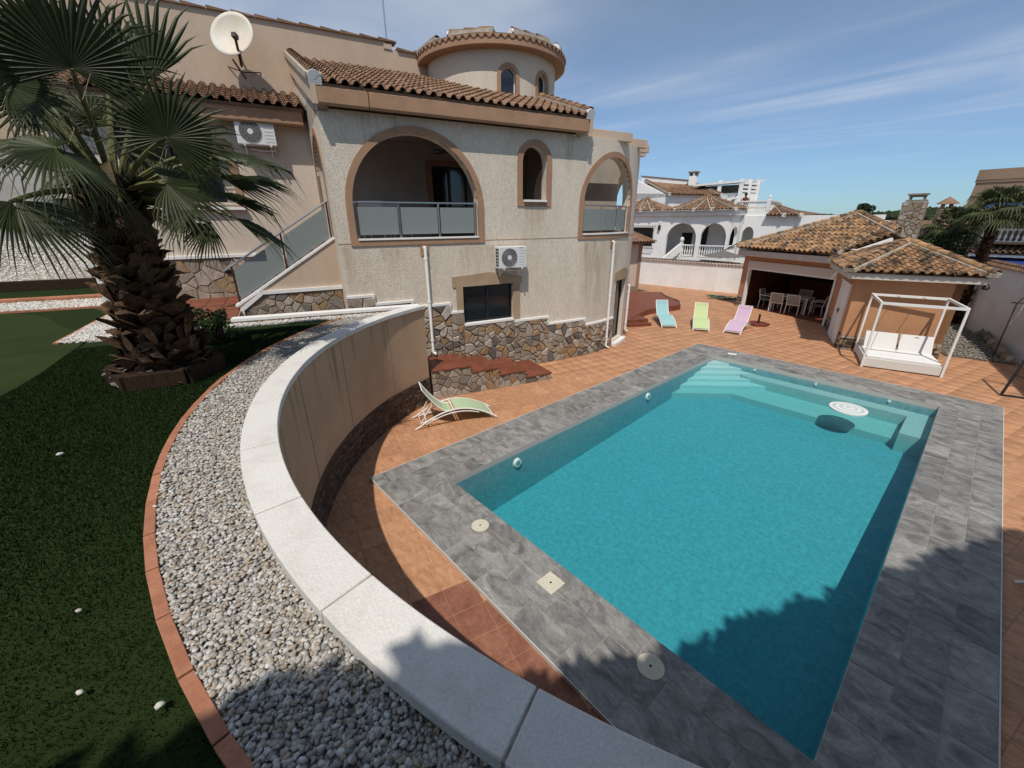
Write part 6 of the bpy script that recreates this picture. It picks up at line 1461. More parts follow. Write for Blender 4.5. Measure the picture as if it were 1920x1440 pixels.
# roof terrace: canopy, columns, balustrade
mb = MB(); mb.box(.2, 1.8, 4.1+NZ, 3.4, 6.0, 4.22+NZ); mb.build('terrace_slab', m_whitewall, nv)
mb = MB(); mb.box(1.15, 1.6, 4.1+NZ, 3.38, 1.8, 4.72+NZ); mb.build('terrace_parapet', m_whitewall, nv)
mb = MB(); mb.hexa([(-2.9, 4.2, 6.62+NZ), (.7, 4.2, 6.74+NZ), (1.2, 8, 6.95+NZ), (-2.9, 8, 6.85+NZ), (-2.9, 4.2, 6.76+NZ), (.7, 4.2, 6.88+NZ), (1.2, 8, 7.1+NZ), (-2.9, 8, 6.97+NZ)]); mb.build('canopy', m_white, nv)
for x, y in ((-.95, 4.4), (.6, 4.35), (.92, 5.3), (1.25, 6.3)): mb = MB(); mb.box(x-.12, y-.12, 4.2+NZ, x+.12, y+.12, 6.98+NZ); mb.build('canopy_post', m_white, nv)
mb = MB(); mb.box(-.85, 4.7, 4.2+NZ, .3, 4.8, 6.05+NZ); mb.build('terrace_screen', m_white, nv)
mb = MB(); mb.box(-2.8, 6.8, 4.3+NZ, 1.0, 6.9, 6.75+NZ); mb.build('terrace_rear_wall', m_greywall, nv)
mb = MB(); mb.hexa([(.62, 4.45, 4.2+NZ), (.68, 4.45, 4.2+NZ), (1.28, 6.25, 4.2+NZ), (1.22, 6.25, 4.2+NZ), (.62, 4.45, 6.0+NZ), (.68, 4.45, 6.0+NZ), (1.28, 6.25, 6.0+NZ), (1.22, 6.25, 6.0+NZ)]); mb.build('side_screen', m_white, nv)
for z in (6.15, 6.42, 6.69): mb = MB(); mb.bar((.68, 4.5, z+NZ), (1.22, 6.2, z+NZ), .05, .15); mb.build('screen_slat', m_white, nv)
bal_run(nv, (1.28, 1.7, 0), (3.22, 1.7, 0), 4.74+NZ, 17, .60); bal_run(nv, (3.27, 1.8, 0), (3.27, 5.5, 0), 4.74+NZ, 14, .60)
for x in (1.2, 3.27):
    mb = MB(); mb.box(x-.11, 1.58, 4.72+NZ, x+.11, 1.80, 5.42+NZ); mb.lathe([(.09, 5.42), (.05, 5.46), (.09, 5.54), (.07, 5.62), (.01, 5.70)], 10, (x, 1.69, NZ)); mb.build('finial_post', m_white, nv)
rw = [(3.35, 1.2, 4.40), (5.35, 1.2, 4.40), (3.3, 3.6, 5.0)]; rwo = npoly('wing_roof', [rw, (rw[1], (6.0, 5, 4.5), rw[2]), ((2.7, 5, 4.5), rw[0], rw[2])], m_roofn); nface(rwo, rw, 60)
for p in (rw[1], (4.4, 1.2, 4.40)): ridge(rwo, Vector(p)+nz3, Vector(rw[2])+nz3, r_far, w=.2)
mb = MB(); mb.tube([(2.0, 1.42, 4.35+NZ), (2.0, 1.42, 4.15+NZ), (1.88, 1.44, 3.9+NZ), (1.88, 1.44, 1.6+NZ)], .05, 8); mb.build('downpipe', m_white, nv, auto=True)
# bather leaning on the balustrade
def figure(name, M_, label):
    e_ = empty(name, (0, 0, 0), 0, label, 'person'); e_.matrix_basis = M_
    J = dict(pel=(0, 0, .93), wai=(0, -.10, 1.10), che=(0, -.30, 1.28), nek=(0, -.44, 1.40), hed=(0, -.52, 1.50), top=(0, -.55, 1.64),
             hl=(.10, 0, .90), kl=(.11, -.02, .48), al=(.11, .05, .07), fl=(.12, -.14, .03), hr=(-.10, 0, .90), kr=(-.11, .05, .48), a2=(-.11, .12, .07), fr=(-.12, -.06, .03),
             sl=(.19, -.36, 1.33), el=(.27, -.42, 1.17), wl=(.10, -.58, 1.17), hdl=(.02, -.62, 1.16), s2=(-.19, -.36, 1.33), e2=(-.27, -.42, 1.17), w2=(-.10, -.58, 1.17), hd2=(-.02, -.62, 1.15))
    Rr = dict(pel=.15, wai=.14, che=.16, nek=.06, hed=.085, top=.08, hl=.10, kl=.065, al=.045, fl=.035, hr=.10, kr=.065, a2=.045, fr=.035, sl=.07, el=.045, wl=.035, hdl=.035, s2=.07, e2=.045, w2=.035, hd2=.035)
    E_ = [('pel', 'wai'), ('wai', 'che'), ('che', 'nek'), ('nek', 'hed'), ('hed', 'top'), ('pel', 'hl'), ('hl', 'kl'), ('kl', 'al'), ('al', 'fl'), ('pel', 'hr'), ('hr', 'kr'), ('kr', 'a2'), ('a2', 'fr'), ('che', 'sl'), ('sl', 'el'), ('el', 'wl'), ('wl', 'hdl'), ('che', 's2'), ('s2', 'e2'), ('e2', 'w2'), ('w2', 'hd2')]
    k = list(J); me = bpy.data.meshes.new('body'); me.from_pydata([J[q] for q in k], [(k.index(a), k.index(b)) for a, b in E_], []); me.materials.append(m_skin)
    o = link_mesh('body', me, e_); md = o.modifiers.new('skin', 'SKIN'); 
    for i, q in enumerate(k): me.skin_vertices[0].data[i].radius = (Rr[q], Rr[q]*.85)
    me.skin_vertices[0].data[0].use_root = True
    sb = o.modifiers.new('sub', 'SUBSURF'); sb.levels = 2; sb.render_levels = 2
    mb = MB(); mb.lathe([(.085, -.05), (.105, .0), (.105, .05), (.075, .10), (.02, .12)], 14, (0, -.52, 1.58)); mb.build('hair', m_hair, e_, auto=True)
    mb = MB(); mb.lathe([(.20, .62), (.19, .8), (.175, .98), (.16, .99)], 14, (0, 0.0, 0)); mb.build('shorts', m_short, e_, auto=True)
figure('person', NW @ Matrix.Translation((1.66, 2.30, 4.22+NZ)) @ Matrix.Rotation(.12, 4, 'Z') @ Matrix.Scale(.98, 4), 'bare chested person in dark shorts leaning on white balustrade')
mb = MB(); mb.box(-.05, 4.35, 5.0+NZ, .50, 4.68, 5.75+NZ); o = mb.build('air_conditioner', m_acw); o.matrix_basis = NW @ Matrix.Translation((0, 0, 0)); tag(o, 'cream air conditioner on neighbour roof terrace', 'air conditioner')
mb = MB(); mb.tube([(.24, 4.345, 5.4+NZ), (.24, 4.335, 5.4+NZ)], .2, 20); mb.build('fan_grille', m_acg, o)
# neighbour's grey parasol and navy cover behind the wall
p = onV(1358, 470, (-11.2, 28.8)); gp = empty('parasol', (p.x, p.y, -.1), .4, 'grey cantilever parasol opened behind the white boundary wall', 'parasol')
mb = MB(); n = 8; r_ = 1.25; zt, ze = 2.42, 2.06
mb.add([(0, 0, zt)]+[(r_*math.cos(2*math.pi*i/n), r_*math.sin(2*math.pi*i/n), ze) for i in range(n)], [(0, 1+i, 1+(i+1) % n) for i in range(n)]); o = mb.build('canopy', m_parasol, gp); sm = o.modifiers.new('t', 'SOLIDIFY'); sm.thickness = .01
for i in range(n): mb = MB(); mb.tube([(0, 0, zt-.05), (r_*.97*math.cos(2*math.pi*i/n), r_*.97*math.sin(2*math.pi*i/n), ze-.01)], .012, 5); mb.build('rib', m_darkmetal, gp)
mb = MB(); mb.tube([(1.9, .3, 0), (1.9, .3, 2.8), (.9, .1, 3.0), (0, 0, zt)], .035, 8); mb.build('mast', m_darkmetal, gp, auto=True)
p = onV(1350, 487, (-11.2, 28.3)); mb = MB(); mb.box(-1.3, -.5, 0, 1.3, .5, 1.62); mb.hexa([(-1.3, -.5, 1.62), (1.3, -.5, 1.62), (1.3, .5, 1.62), (-1.3, .5, 1.62), (-1.2, -.1, 1.82), (1.2, -.1, 1.75), (1.2, .1, 1.75), (-1.2, .1, 1.82)]); o = mb.build('garden_swing_cover', m_navy, bevel=.05); o.location = (p.x, p.y, -.1); o.rotation_euler.z = .12; tag(o, 'navy fabric cover over furniture behind white boundary wall', 'cover')
# ================================================================== brown apartment house at the right
ab = empty('apartment_house', (.55, 36, -.1), -.10, 'brown rendered house with white balconies and blue awnings', 'house'); AW = ab.matrix_basis.copy()
# local x to the right, y away
mb = MB(); mb.hexa([(-2.6, 0, 0), (12, 0, 0), (12, 9, 0), (-2.6, 9, 0), (-2.2, 0, 6.15), (12, 0, 6.15), (12, 9, 6.15), (-2.2, 9, 6.15)]); bw = mb.build('wall', m_houseb, ab)
mb = MB(); mb.box(-1.5, -.3, 3.05, 12, 0, 3.25); mb.box(-1.2, -1.5, 3.0, 12, 0, 3.12); mb.build('balcony_slab', m_houseb, ab)
bal_run(ab, (-1.1, -1.4, 0), (6.5, -1.4, 0), 3.14, 36, .60); bal_run(ab, (-.3, .3, 0), (6.5, .3, 0), 6.2, 30, .6)
mb = MB(); mb.box(-2.25, -.05, 6.15, 12, .3, 6.25); mb.box(-2.25, -.05, 6.1, -.3, .3, 6.75); mb.build('roof_parapet', m_houseb, ab)
for x0, x1 in ((1.1, 2.3), (3.6, 4.8)):
    mb = MB(); mb.box(x0, -.04, 3.12, x1, 0, 5.2); w_ = mb.build('balcony_door', m_white, ab); mb = MB(); mb.box(x0+.1, -.05, 3.2, x1-.1, -.04, 5.1); mb.build('pane', m_glassdark, w_)
for z, m_ in ((2.35, m_white), (5.15, m_white)):
    mb = MB(); mb.box(-1.3, -1.7, z, 12, -.9, z+.12); mb.build('awning_box', m_, ab)
    mb = MB(); mb.hexa([(-1.2, -2.6, z-.42), (12, -2.6, z-.42), (12, -1.0, z-.04), (-1.2, -1.0, z-.04), (-1.2, -2.6, z-.40), (12, -2.6, z-.40), (12, -1.0, z-.01), (-1.2, -1.0, z-.01)]); mb.build('awning', m_awning, ab)
mb = MB(); mb.hexa([(-1.3, -1.75, 2.52), (12, -1.75, 2.52), (12, -.1, 2.95), (-1.3, -.1, 2.95), (-1.3, -1.75, 2.56), (12, -1.75, 2.56), (12, -.1, 3.0), (-1.3, -.1, 3.0)]); ho = mb.build('tile_hood', m_roofn, ab)
tile_roof(ho, t_far, (-1.3, -1.78, 2.57), (1, 0, 0), (0, 1.65, .44), [(0, 0), (8, 0), (8, 1.7), (0, 1.7)], AW, .24, .4, 60)
mb = MB(); mb.hexa([(-1.0, -.9, 5.3), (12, -.9, 5.3), (12, 0, 5.6), (-1.0, 0, 5.6), (-1.0, -.9, 5.36), (12, -.9, 5.36), (12, 0, 5.66), (-1.0, 0, 5.66)]); mb.build('tile_hood', m_roofn, ab)
mb = MB(); mb.box(.1, -.15, 4.55, .25, 0, 4.85); mb.build('wall_lantern', m_black, ab)
# lower houses and town roofs far off
def far_house(x, y, w, dpt, h, rot, m_, label, rise=1.2, hip=True):
    e_ = empty('town_house', (x, y, -.1), rot, label, 'house', None); mb = MB(); mb.box(-w/2, -dpt/2, 0, w/2, dpt/2, h); mb.build('wall', m_, e_)
    mb = MB(); o_ = .5; k = (w/2-dpt/2*.8) if hip else w/2; mb.add([(-w/2-o_, -dpt/2-o_, h), (w/2+o_, -dpt/2-o_, h), (w/2+o_, dpt/2+o_, h), (-w/2-o_, dpt/2+o_, h), (-k, 0, h+rise), (k, 0, h+rise)], [(0, 1, 5, 4), (1, 2, 5), (2, 3, 4, 5), (3, 0, 4), (3, 2, 1, 0)]); mb.build('roof', m_roofn, e_)
    for i in range(3):
        xx = -w/2+w*(i+.5)/3; mb = MB(); mb.box(xx-.5, -dpt/2-.05, h-1.7, xx+.5, -dpt/2, h-.6); mb.build('window', m_glassdark, e_)
    return e_
for px, dist, w, h, rot, m_, lab in ((1560, 75, 9, 2.6, .3, m_housew, 'long low white house beyond neighbour villa roof'), (1508, 95, 6, 3.2, -.2, m_housew, 'small white house just beside the neighbour villa'), (1655, 110, 11, 2.5, .5, m_houset, 'tan hipped house behind the chimney'), (1735, 90, 8, 3.0, -.3, m_houset, 'tan house with tower chimney between palms'), (1600, 150, 12, 2.4, .1, m_houset, 'broad tan house far beyond the garden house'), (1680, 170, 10, 2.6, -.1, m_housew, 'pale house far beyond the stone chimney')):
    d_ = ray(px, 413); d_.z = 0; d_.normalize(); p = CAM+d_*dist; far_house(p.x, p.y, w, 7, h, math.atan2(-d_.x, d_.y)+rot, m_, lab, 1.0)
d_ = ray(1766, 413); d_.z = 0; d_.normalize(); p = CAM+d_*82; tc_ = empty('roof_turret', (p.x, p.y, -.1), .3, 'small brick turret with pyramid cap above the palms', 'turret')
mb = MB(); mb.box(-.7, -.7, 0, .7, .7, 5.4); mb.build('wall', m_houset, tc_); mb = MB(); mb.box(-.5, -.5, 5.4, -.3, .5, 6.0); mb.box(.3, -.5, 5.4, .5, .5, 6.0); mb.build('turret_opening', m_brick, tc_)
mb = MB(); mb.add([(-1, -1, 6.0), (1, -1, 6.0), (1, 1, 6.0), (-1, 1, 6.0), (0, 0, 6.9)], [(0, 1, 4), (1, 2, 4), (2, 3, 4), (3, 0, 4), (3, 2, 1, 0)]); mb.build('cap', m_roofn, tc_)
# pine covered hills on the horizon
hm = MB(); n = 90
for i in range(n+1):
    a = rad(-75)+rad(120)*i/n; hh = 12+5*math.sin(i*.23)+3*math.sin(i*.61+1)
    for r_, z in ((520, -.2), (700, hh*.55), (900, hh), (1300, hh*.6), (1500, -.2)): hm.v.append((r_*math.sin(a), r_*math.cos(a), z))
for i in range(n):
    for j in range(4): b_ = i*5+j; hm.f.append((b_, b_+5, b_+6, b_+1))
tag(hm.build('hills', m_hill, smooth=True), kind='structure')
npn = 5200; a = pr.uniform(rad(-70), rad(40), npn); r_ = pr.uniform(560, 1000, npn); hh = 12+5*np.sin((a-rad(-75))/rad(120)*n*.23)+3*np.sin((a-rad(-75))/rad(120)*n*.61+1)
zz = np.interp(r_, [520, 700, 900, 1300], [0, .55, 1, .6])*hh
o = pebbles('pine_forest', np.stack([r_*np.sin(a), r_*np.cos(a), zz+2.5], 1), 4.2, m_pine, zs=.8, jit=.35); tag(o, 'dark pine woods covering low hills on horizon', 'forest')
# ================================================================== fan palms
def fan_leaf(mb, hub, A, N, r, spread=125, nseg=34, droop=.25, fold=.35, rg=None, split=.47):
    """palmate blade: folded segments round the axis A in the plane with normal N, tips free and drooping"""
    A = Vector(A).normalized(); N = Vector(N); N = (N-A*N.dot(A)).normalized(); B = N.cross(A); hub = Vector(hub)
    for i in range(nseg):
        ph = rad(-spread+2*spread*(i+.5)/nseg); dp = rad(spread)/nseg
        D = A*math.cos(ph)+B*math.sin(ph); T = -A*math.sin(ph)+B*math.cos(ph)
        L = r*(1-.28*(abs(ph)/rad(spread))**2)*rg.uniform(.90, 1.06)
        ctr = lambda t, lift=0: hub+D*(L*t)+N*(lift+fold*L*.28*t*(1-t)*1.2)+Vector((0, 0, -1))*(droop*L*t**2.2)
        w1 = L*split*math.tan(dp)*1.08; w2 = w1*.72
        jt = Vector((rg.uniform(-.06, .06), rg.uniform(-.06, .06), rg.uniform(-.22, .01)*(.4+droop*2)))*L; T = (T+D*rg.uniform(-.12, .12)+N*rg.uniform(-.25, .25)).normalized()
        b0 = hub; m0, m1, m2 = ctr(split)-T*w1-N*w1*.5, ctr(split)+N*w1*.25, ctr(split)+T*w1-N*w1*.5
        n0, n1, n2 = ctr(.76)-T*w2*.75, ctr(.76)+N*w2*.3, ctr(.76)+T*w2*.75
        tip = ctr(1.0)+jt
        if rg.random() < .16: tip = n1+(tip-n1)*.7+Vector((0, 0, -.30*L)); n1 = n1+Vector((0, 0, -.04*L))
        mb.add([b0, m0, m1, m2, n0, n1, n2, tip], [(0, 1, 2), (0, 2, 3), (1, 4, 5, 2), (2, 5, 6, 3), (4, 7, 5), (5, 7, 6)])
def petiole(mb, a, b, r0=.035, r1=.018, sag=.12):
    a = Vector(a); b = Vector(b); mid = (a+b)/2+Vector((0, 0, sag*(b-a).length))
    pts = [a*(1-t)**2+mid*2*t*(1-t)+b*t*t for t in [i/7 for i in range(8)]]
    mb.tube(pts, [r0+(r1-r0)*i/7 for i in range(8)], 6)
pg = random.Random(21)
PB = Vector((-7.04, 0.0, LAWN)); CR = Vector((-7.13, .06, 4.62))
palm = empty('fan_palm', PB, 0, 'big fan palm with shaggy brown trunk on the lawn', 'palm tree')
def rad_t(t): return (.40+.07*math.exp(-((t-.12)/.2)**2)-.165*t) if t < .95 else .235
mb = MB(); mb.lathe([(rad_t(i/14)-.06, i/14*2.25) for i in range(15)]+[(.17, 2.4), (.05, 2.55)], 20, PB); mb.build('trunk', m_trunk, palm, world=True, smooth=True)
bm1 = MB(); bm1.add([(-.10, 0, 0), (.10, 0, 0), (.075, -.045, .10), (-.075, -.045, .10), (.03, -.085, .19), (-.035, -.085, .17), (.0, -.03, .13), (0, .01, .0)], [(0, 1, 2, 3), (3, 2, 4, 5), (1, 7, 6, 2), (0, 3, 6, 7), (3, 5, 6), (2, 6, 4), (5, 4, 6)]); BOOT = bm1.mesh('leaf_base', m_bark)
bm2 = MB(); bm2.add([(-.12, 0, 0), (.12, 0, 0), (.06, -.07, .12), (-.09, -.03, .13), (-.01, -.13, .16), (.0, -.015, .15), (0, .01, 0)], [(0, 1, 2, 3), (3, 2, 4), (1, 6, 5, 2), (0, 3, 5, 6), (3, 4, 5), (2, 5, 4)]); BOOT2 = bm2.mesh('leaf_base_b', m_bark)
nb = 0
for row in range(23):
    t = row/22; z = .02+2.22*t; rr_ = rad_t(t); k = 13
    for i in range(k):
        a = 2*math.pi*(i+.5*(row % 2))/k+pg.uniform(-.12, .12); o_ = PB+Vector((math.cos(a)*(rr_-.05), math.sin(a)*(rr_-.05), z+pg.uniform(-.03, .03)))
        outv = Vector((math.cos(a), math.sin(a), 0)); x = Vector((-math.sin(a), math.cos(a), 0)); 
        Rm = frame(o_, x, -outv, (0, 0, 1)) @ Matrix.Rotation(pg.uniform(-.75, .75), 4, 'Y') @ Matrix.Rotation(pg.uniform(-.35, .6), 4, 'X') @ Matrix.Scale(pg.uniform(.65, 1.35), 4)
        link_mesh('leaf_base', BOOT if pg.random() < .6 else BOOT2, palm, palm.matrix_basis.inverted() @ Rm); nb += 1
def ppt(px, py, k): q = onV(px, py, PB); return CAM+(q-CAM)*k
viewd = (CAM-CR).normalized()
# (hub px, tip px, distance factor, reach m, spread, how much the blade faces the viewer, droop, dry)
FR = [((134, 128), (95, -60), .90, .98, 122, .92, .04, 0), ((284, 150), (312, -30), .97, .98, 34, .5, .0, 0), ((268, 170), (265, 0), 1.0, .8, 28, .5, .0, 0), ((314, 258), (350, 120), .87, .74, 140, .88, .10, 0),
      ((312, 345), (440, 372), .88, .66, 118, .5, .30, 0), ((432, 292), (600, 322), .96, .84, 46, .3, .16, 0), ((410, 330), (580, 372), .93, .82, 44, .3, .2, 0), ((352, 396), (285, 460), .90, .46, 80, .4, .3, 0),
      ((440, 408), (590, 482), .93, .82, 56, .35, .2, 0), ((395, 420), (350, 480), .97, .5, 70, .4, .35, 0), ((102, 277), (-40, 262), .87, .62, 120, .4, .45, 0), ((108, 280), (230, 345), .88, .62, 60, .35, .35, 0),
      ((28, 375), (150, 448), .85, .76, 62, .4, .25, 0), ((20, 378), (-30, 470), .86, .5, 70, .5, .3, 0), ((10, 157), (120, 165), .95, .62, 90, .6, .3, 0), ((135, 372), (150, 440), 1.03, .36, 90, .5, .3, 0),
      ((205, 120), (230, -40), 1.10, .8, 80, .6, .05, 0), ((60, 190), (-60, 130), 1.05, .7, 100, .6, .15, 0), ((250, 265), (335, 330), 1.02, .5, 90, .4, .45, 0), ((345, 300), (470, 250), 1.04, .7, 70, .45, .2, 0), ((150, 320), (40, 350), .95, .6, 70, .3, .5, 0),
      ((455, 330), (600, 365), 1.0, .8, 40, .35, .15, 0), ((380, 290), (560, 300), .9, .95, 38, .3, .15, 0), ((400, 360), (575, 400), .96, .9, 46, .35, .2, 0), ((330, 300), (470, 200), .93, .7, 60, .6, .05, 0), ((50, 120), (-40, 60), .93, .7, 80, .7, .1, 0),
      ((230, 385), (290, 440), .92, .34, 60, .3, .5, 1), ((175, 388), (120, 440), .94, .36, 60, .3, .55, 1), ((205, 300), (150, 390), .9, .45, 50, .3, .7, 1)]
for (h, tp, k, r_, sp, face, dr, dry) in FR:
    H_ = ppt(*h, k); T_ = ppt(*tp, k*(.97 if face > .5 else 1.0)); A_ = (T_-H_).normalized()
    vd = (CAM-H_).normalized(); N_ = vd*face+Vector((0, 0, 1))*(1-face)+Vector((pg.uniform(-.15, .15), pg.uniform(-.15, .15), 0))
    mb = MB(); fan_leaf(mb, H_, A_, N_, r_, sp, int(sp*.30), dr, rg=pg); fo = mb.build('frond', m_frondold if dry else m_frond, palm, world=True)
    mb = MB(); petiole(mb, CR+(H_-CR).normalized()*.12-Vector((0, 0, .12)), H_); mb.build('petiole', m_petiole, fo)
for i in range(9):   # the far side of the crown
    a = rad(200)+rad(170)*(i+.5)/13+pg.uniform(-.1, .1)   # away from the viewer
    az = math.atan2(CR.y, CR.x)+rad(-95)+rad(190)*(i+.5)/9; el = rad(pg.choice((14, 25, 40, 60)))
    dv = Vector((math.cos(az)*math.cos(el), math.sin(az)*math.cos(el), math.sin(el))); H_ = CR+dv*pg.uniform(.7, .95); mb = MB()
    fan_leaf(mb, H_, dv+Vector((0, 0, -.15)), Vector((0, 0, 1))*.8-dv*.3, pg.uniform(.55, .7), 100, 26, .35, rg=pg); fo = mb.build('frond', m_frond, palm, world=True); mb = MB(); petiole(mb, CR-Vector((0, 0, .1)), H_); mb.build('petiole', m_petiole, fo)
for i in range(6):   # dead brown fronds hanging under the crown
    az = 2*math.pi*i/6+pg.uniform(-.3, .3); dv = Vector((math.cos(az), math.sin(az), -.25)); H_ = CR+dv*pg.uniform(.35, .55)+Vector((0, 0, -.25)); mb = MB()
    fan_leaf(mb, H_, dv*.9+Vector((0, 0, -1)), dv, pg.uniform(.22, .34), 50, 14, .1, rg=pg); fo = mb.build('dead_frond', m_frondold, palm, world=True); mb = MB(); petiole(mb, CR-Vector((0, 0, .2)), H_, .03, .016, .05); mb.build('petiole', m_petiole, fo)
mb = MB()   # loose fibres hanging between the stalks
for i in range(150):
    a = pg.uniform(0, 6.28); p = CR+Vector((math.cos(a)*pg.uniform(.1, .8), math.sin(a)*pg.uniform(.1, .8), pg.uniform(-.3, .9))); q1 = p+Vector((pg.uniform(-.2, .2), pg.uniform(-.2, .2), pg.uniform(-.1, .15))); q2_ = q1+Vector((pg.uniform(-.2, .2), pg.uniform(-.2, .2), pg.uniform(-.35, 0)))
    mb.tube([p, q1, q2_], .0032, 3, False)
mb.build('fibres', m_fibre, palm, kind='stuff', world=True)
mb = MB()
for i in range(40):
    a = 2*math.pi*i/40+pg.uniform(-.1, .1); r0 = .40; p = PB+Vector((math.cos(a)*r0, math.sin(a)*r0, .12+pg.uniform(-.04, .08))); o_ = Vector((math.cos(a), math.sin(a), -.25)); x = Vector((-math.sin(a), math.cos(a), 0))
    L = pg.uniform(.12, .24); w = pg.uniform(.02, .045); tx = x*pg.uniform(-.8, .8); mb.add([p-x*w, p+x*w, p+(o_+tx)*L+x*w*.5, p+(o_+tx)*L-x*w*.5+Vector((0, 0, .02))], [(0, 1, 2, 3)])
mb.build('dead_husks', mat('dry_husk', (.17, .15, .12), (.10, .085, .07), nscale=10, rough=.9), palm, kind='stuff', world=True)
# timber collar round the trunk
col_ = empty('planter_frame', PB, 0, 'rough dark timber collar round the palm foot', 'planter'); k = 6
for i in range(k):
    a, b = 2*math.pi*i/k+.25, 2*math.pi*(i+1)/k+.25; R_ = .60; p, q2_ = (R_*math.cos(a), R_*math.sin(a)), (R_*math.cos(b), R_*math.sin(b))
    mb = MB(); mb.bar((p[0], p[1], .085+.01*(i % 2)), (q2_[0], q2_[1], .085+.01*(i % 2)), .13, .2); mb.build('timber', m_wood, col_, bevel=.012)
# ---- leaf shrubs made of many leaves
def leaf_cloud(name, centers, n, size, m, parent=None, world=True, kind=None, seed=1, flat=.6):
    r_ = np.random.default_rng(seed); C_ = np.array([c[:3] for c in centers]); Rd = np.array([c[3] for c in centers]); w = Rd**2/np.sum(Rd**2); idx = r_.choice(len(C_), n, p=w)
    dv = r_.normal(size=(n, 3)); dv /= np.linalg.norm(dv, axis=1)[:, None]; P = C_[idx]+dv*(Rd[idx]*r_.uniform(.55, 1.08, n)**.7)[:, None]*np.array([1, 1, .9])
    nrm = dv*.7+r_.normal(size=(n, 3))*.6+np.array([0, 0, .35]); nrm /= np.linalg.norm(nrm, axis=1)[:, None]
    t = np.cross(nrm, r_.normal(size=(n, 3))); t /= np.linalg.norm(t, axis=1)[:, None]; b = np.cross(nrm, t); s = size*r_.uniform(.6, 1.3, n)[:, None]
    V = np.stack([P-t*s, P+b*s*flat, P+t*s, P-b*s*flat], 1).reshape(-1, 3); F = np.arange(n*4).reshape(-1, 4)
    return link_mesh(name, np_mesh(name, V, F, m), parent, None, kind, world)
sb_ = G(430, 645, LAWN); sh_ = empty('succulent_shrub', (sb_.x-.15, sb_.y-.1, LAWN), 0, 'low bright green succulent shrub right of the palm trunk', 'shrub')
tips = []
for i in range(34):
    a = pg.uniform(0, 6.28); R_ = pg.uniform(.05, .42); z = pg.uniform(.12, .62)*(1-.4*R_); tips.append((sb_.x-.15+R_*math.cos(a), sb_.y-.1+R_*math.sin(a), LAWN+z, .075))
leaf_cloud('foliage', tips, 1500, .032, m_leaf, sh_, seed=4); mb = MB()
for tpt in tips: mb.tube([(sb_.x-.15, sb_.y-.1, LAWN-.01), ((sb_.x-.15+tpt[0])/2, (sb_.y-.1+tpt[1])/2, LAWN+.12), tpt[:3]], .012, 5)
mb.build('stems', m_twig, sh_, world=True)
# ---- distant palms and bushes at the right
def small_palm(x, y, z, h, lean, rcrown, label, nf=26, seed=1, tr=.22):
    g = random.Random(seed); e_ = empty('fan_palm', (x, y, z), 0, label, 'palm tree'); top = Vector((x+lean[0], y+lean[1], z+h)); B0 = Vector((x, y, z))
    pts = [B0+(top-B0)*t+Vector((lean[0], lean[1], 0))*(.12*math.sin(math.pi*t)*-1) for t in [i/10 for i in range(11)]]
    mb = MB(); mb.tube(pts, [tr*(1.1-.25*i/10) for i in range(11)], 10); mb.build('trunk', m_trunk, e_, world=True)
    mb = MB()
    for i in range(220):
        t = g.random(); a = g.uniform(0, 6.28); c = B0+(top-B0)*t+Vector((lean[0], lean[1], 0))*(.12*math.sin(math.pi*t)*-1); o_ = Vector((math.cos(a), math.sin(a), 0)); xx_ = Vector((-math.sin(a), math.cos(a), 0)); r0 = tr*(1.08-.25*t)
        mb.add([c+o_*r0*.9-xx_*.09, c+o_*r0*.9+xx_*.09, c+o_*(r0+.10)+Vector((0, 0, .17)), c+o_*r0+Vector((0, 0, .12))], [(0, 1, 2), (0, 2, 3), (1, 3, 2)])
    mb.build('leaf_bases', m_bark, e_, kind='stuff', world=True)
    for i in range(nf):
        a = 2*math.pi*i*.381966*1.0+g.uniform(-.2, .2); el = rad(-25+100*(i+.5)/nf); dv = Vector((math.cos(a)*math.cos(el), math.sin(a)*math.cos(el), math.sin(el))); H_ = top+dv*rcrown*.5; mb = MB()
        fan_leaf(mb, H_, dv+Vector((0, 0, -.12)), Vector((0, 0, 1))*.8-dv*.3+Vector((g.uniform(-.2, .2), g.uniform(-.2, .2), 0)), rcrown*g.uniform(.5, .62), 105, 22, .42, rg=g); petiole(mb, top, H_, .03, .015); mb.build('frond', m_frondfar, e_, world=True)
b_ = onV(1832, 505, (-.2, 25.6)); t_ = onV(1864, 398, (.1, 25.8)); small_palm(b_.x, b_.y, -.1, t_.z+.1, (t_.x-b_.x+.1, t_.y-b_.y), 1.3, 'slim fan palm with curved trunk in front of brown house', seed=3, tr=.15)
t_ = onV(1790, 424, (-.9, 27.5)); small_palm(t_.x-.05, 27.5, -.1, t_.z, (.05, 0), 1.25, 'bushy fan palm rising behind the annex roof', seed=9, nf=30)
def bush(cx, cy, z0, rx, h, n, label, seed, name='bush', m=m_leafd, size=.07):
    g = random.Random(seed); e_ = empty(name, (cx, cy, z0), 0, label, 'bush'); cs = []
    for i in range(16): a = g.uniform(0, 6.28); R_ = rx*math.sqrt(g.random())*.75; cs.append((cx+R_*math.cos(a), cy+R_*math.sin(a)*.7, z0+h*g.uniform(.35, .85), rx*g.uniform(.28, .45)))
    leaf_cloud('crown', cs, n, size, m, e_, seed=seed); mb = MB()
    for c in cs: mb.tube([(cx, cy, z0), ((cx+c[0])/2, (cy+c[1])/2, z0+h*.3), c[:3]], [.06, .04, .015], 5)
    mb.build('trunk', m_twig, e_, world=True)
p = onV(1752, 450, (-1.6, 27.4)); bush(p.x, p.y, -.1, 1.55, 4.1, 7000, 'dark leafy bush between chimney and palm', 3)
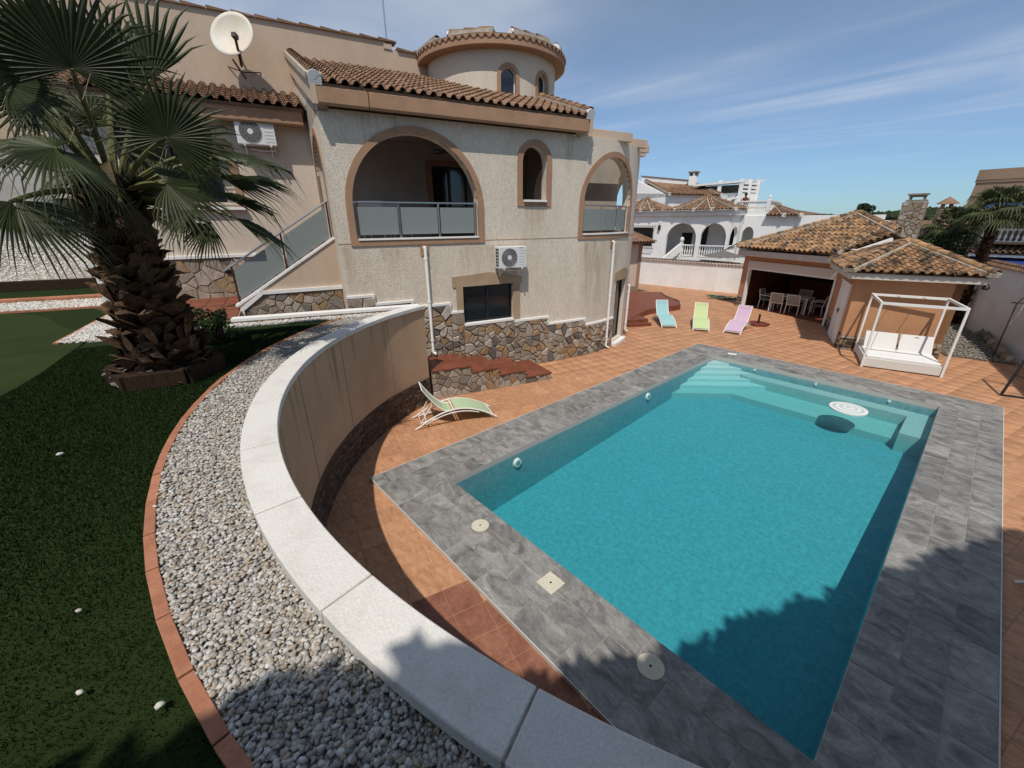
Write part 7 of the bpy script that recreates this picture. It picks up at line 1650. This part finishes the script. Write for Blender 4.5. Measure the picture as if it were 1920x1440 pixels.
p = onV(1715, 470, (-2.2, 27.0)); bush(p.x, p.y+.4, -.1, 1.0, 3.6, 3000, 'leafy bush close behind the stone chimney', 4)
p = onV(1386, 492, (-9.0, 26.2)); bush(-8.55, 26.4, -.05, .5, 1.9, 1800, 'small dark bush squeezed beside garden house wall', 5, size=.05)
def pine(px, dist, h, label, seed):
    d_ = ray(px, 413); d_.z = 0; d_.normalize(); p = CAM+d_*dist; g = random.Random(seed); e_ = empty('pine_tree', (p.x, p.y, -.1), 0, label, 'tree')
    mb = MB(); mb.tube([(p.x, p.y, -.1), (p.x, p.y, h*.85)], [.25, .1], 6); mb.build('trunk', m_twig, e_, world=True)
    leaf_cloud('crown', [(p.x+g.uniform(-1, 1)*h*.16, p.y+g.uniform(-1, 1)*h*.16, h*g.uniform(.6, .95), h*.13) for i in range(8)], 1200, .35, m_pine, e_, seed=seed)
pine(1616, 190, 9.2, 'lone pine tip showing above garden house roof', 2)
# ---- tall hedge behind the viewer: its shade falls over the near end of the pool
he = empty('boundary_hedge', (2.2, .6, LAWN), 0, 'tall leafy hedge whose shade covers the near pool corner', 'hedge')
hl = Vector((.47, .88, 0)).normalized(); hp = Vector((.72, -2.30, 0)); hn = Vector((hl.y, -hl.x, 0)); cs = []
for i in range(58):
    t = -3.2+12.6*i/57
    zt = 7.88+.82*i/57+.16*math.sin(i*1.7)+.14*math.sin(i*.63)
    zt -= .34*math.exp(-((i-23.5)/3.6)**2)
    for k in range(7):
        z = LAWN+(zt-.35-LAWN)*(k+.6)/6.6; p = hp+hl*t+hn*(.38+.12*math.sin(i*2.3+k)); cs.append((p.x, p.y, min(z, zt-.32), .42))
leaf_cloud('crown', cs, 70000, .14, m_leafd, he, seed=12)
mb = MB()
for i in range(10):
    p = hp+hl*(-3+12.2*i/9)+hn*.4; mb.tube([(p.x, p.y, LAWN-.1), (p.x+.05, p.y, 4.5), (p.x, p.y, 7.0)], [.09, .07, .03], 6)
mb.build('stems', m_twig, he, world=True)
bpy.context.view_layer.update()
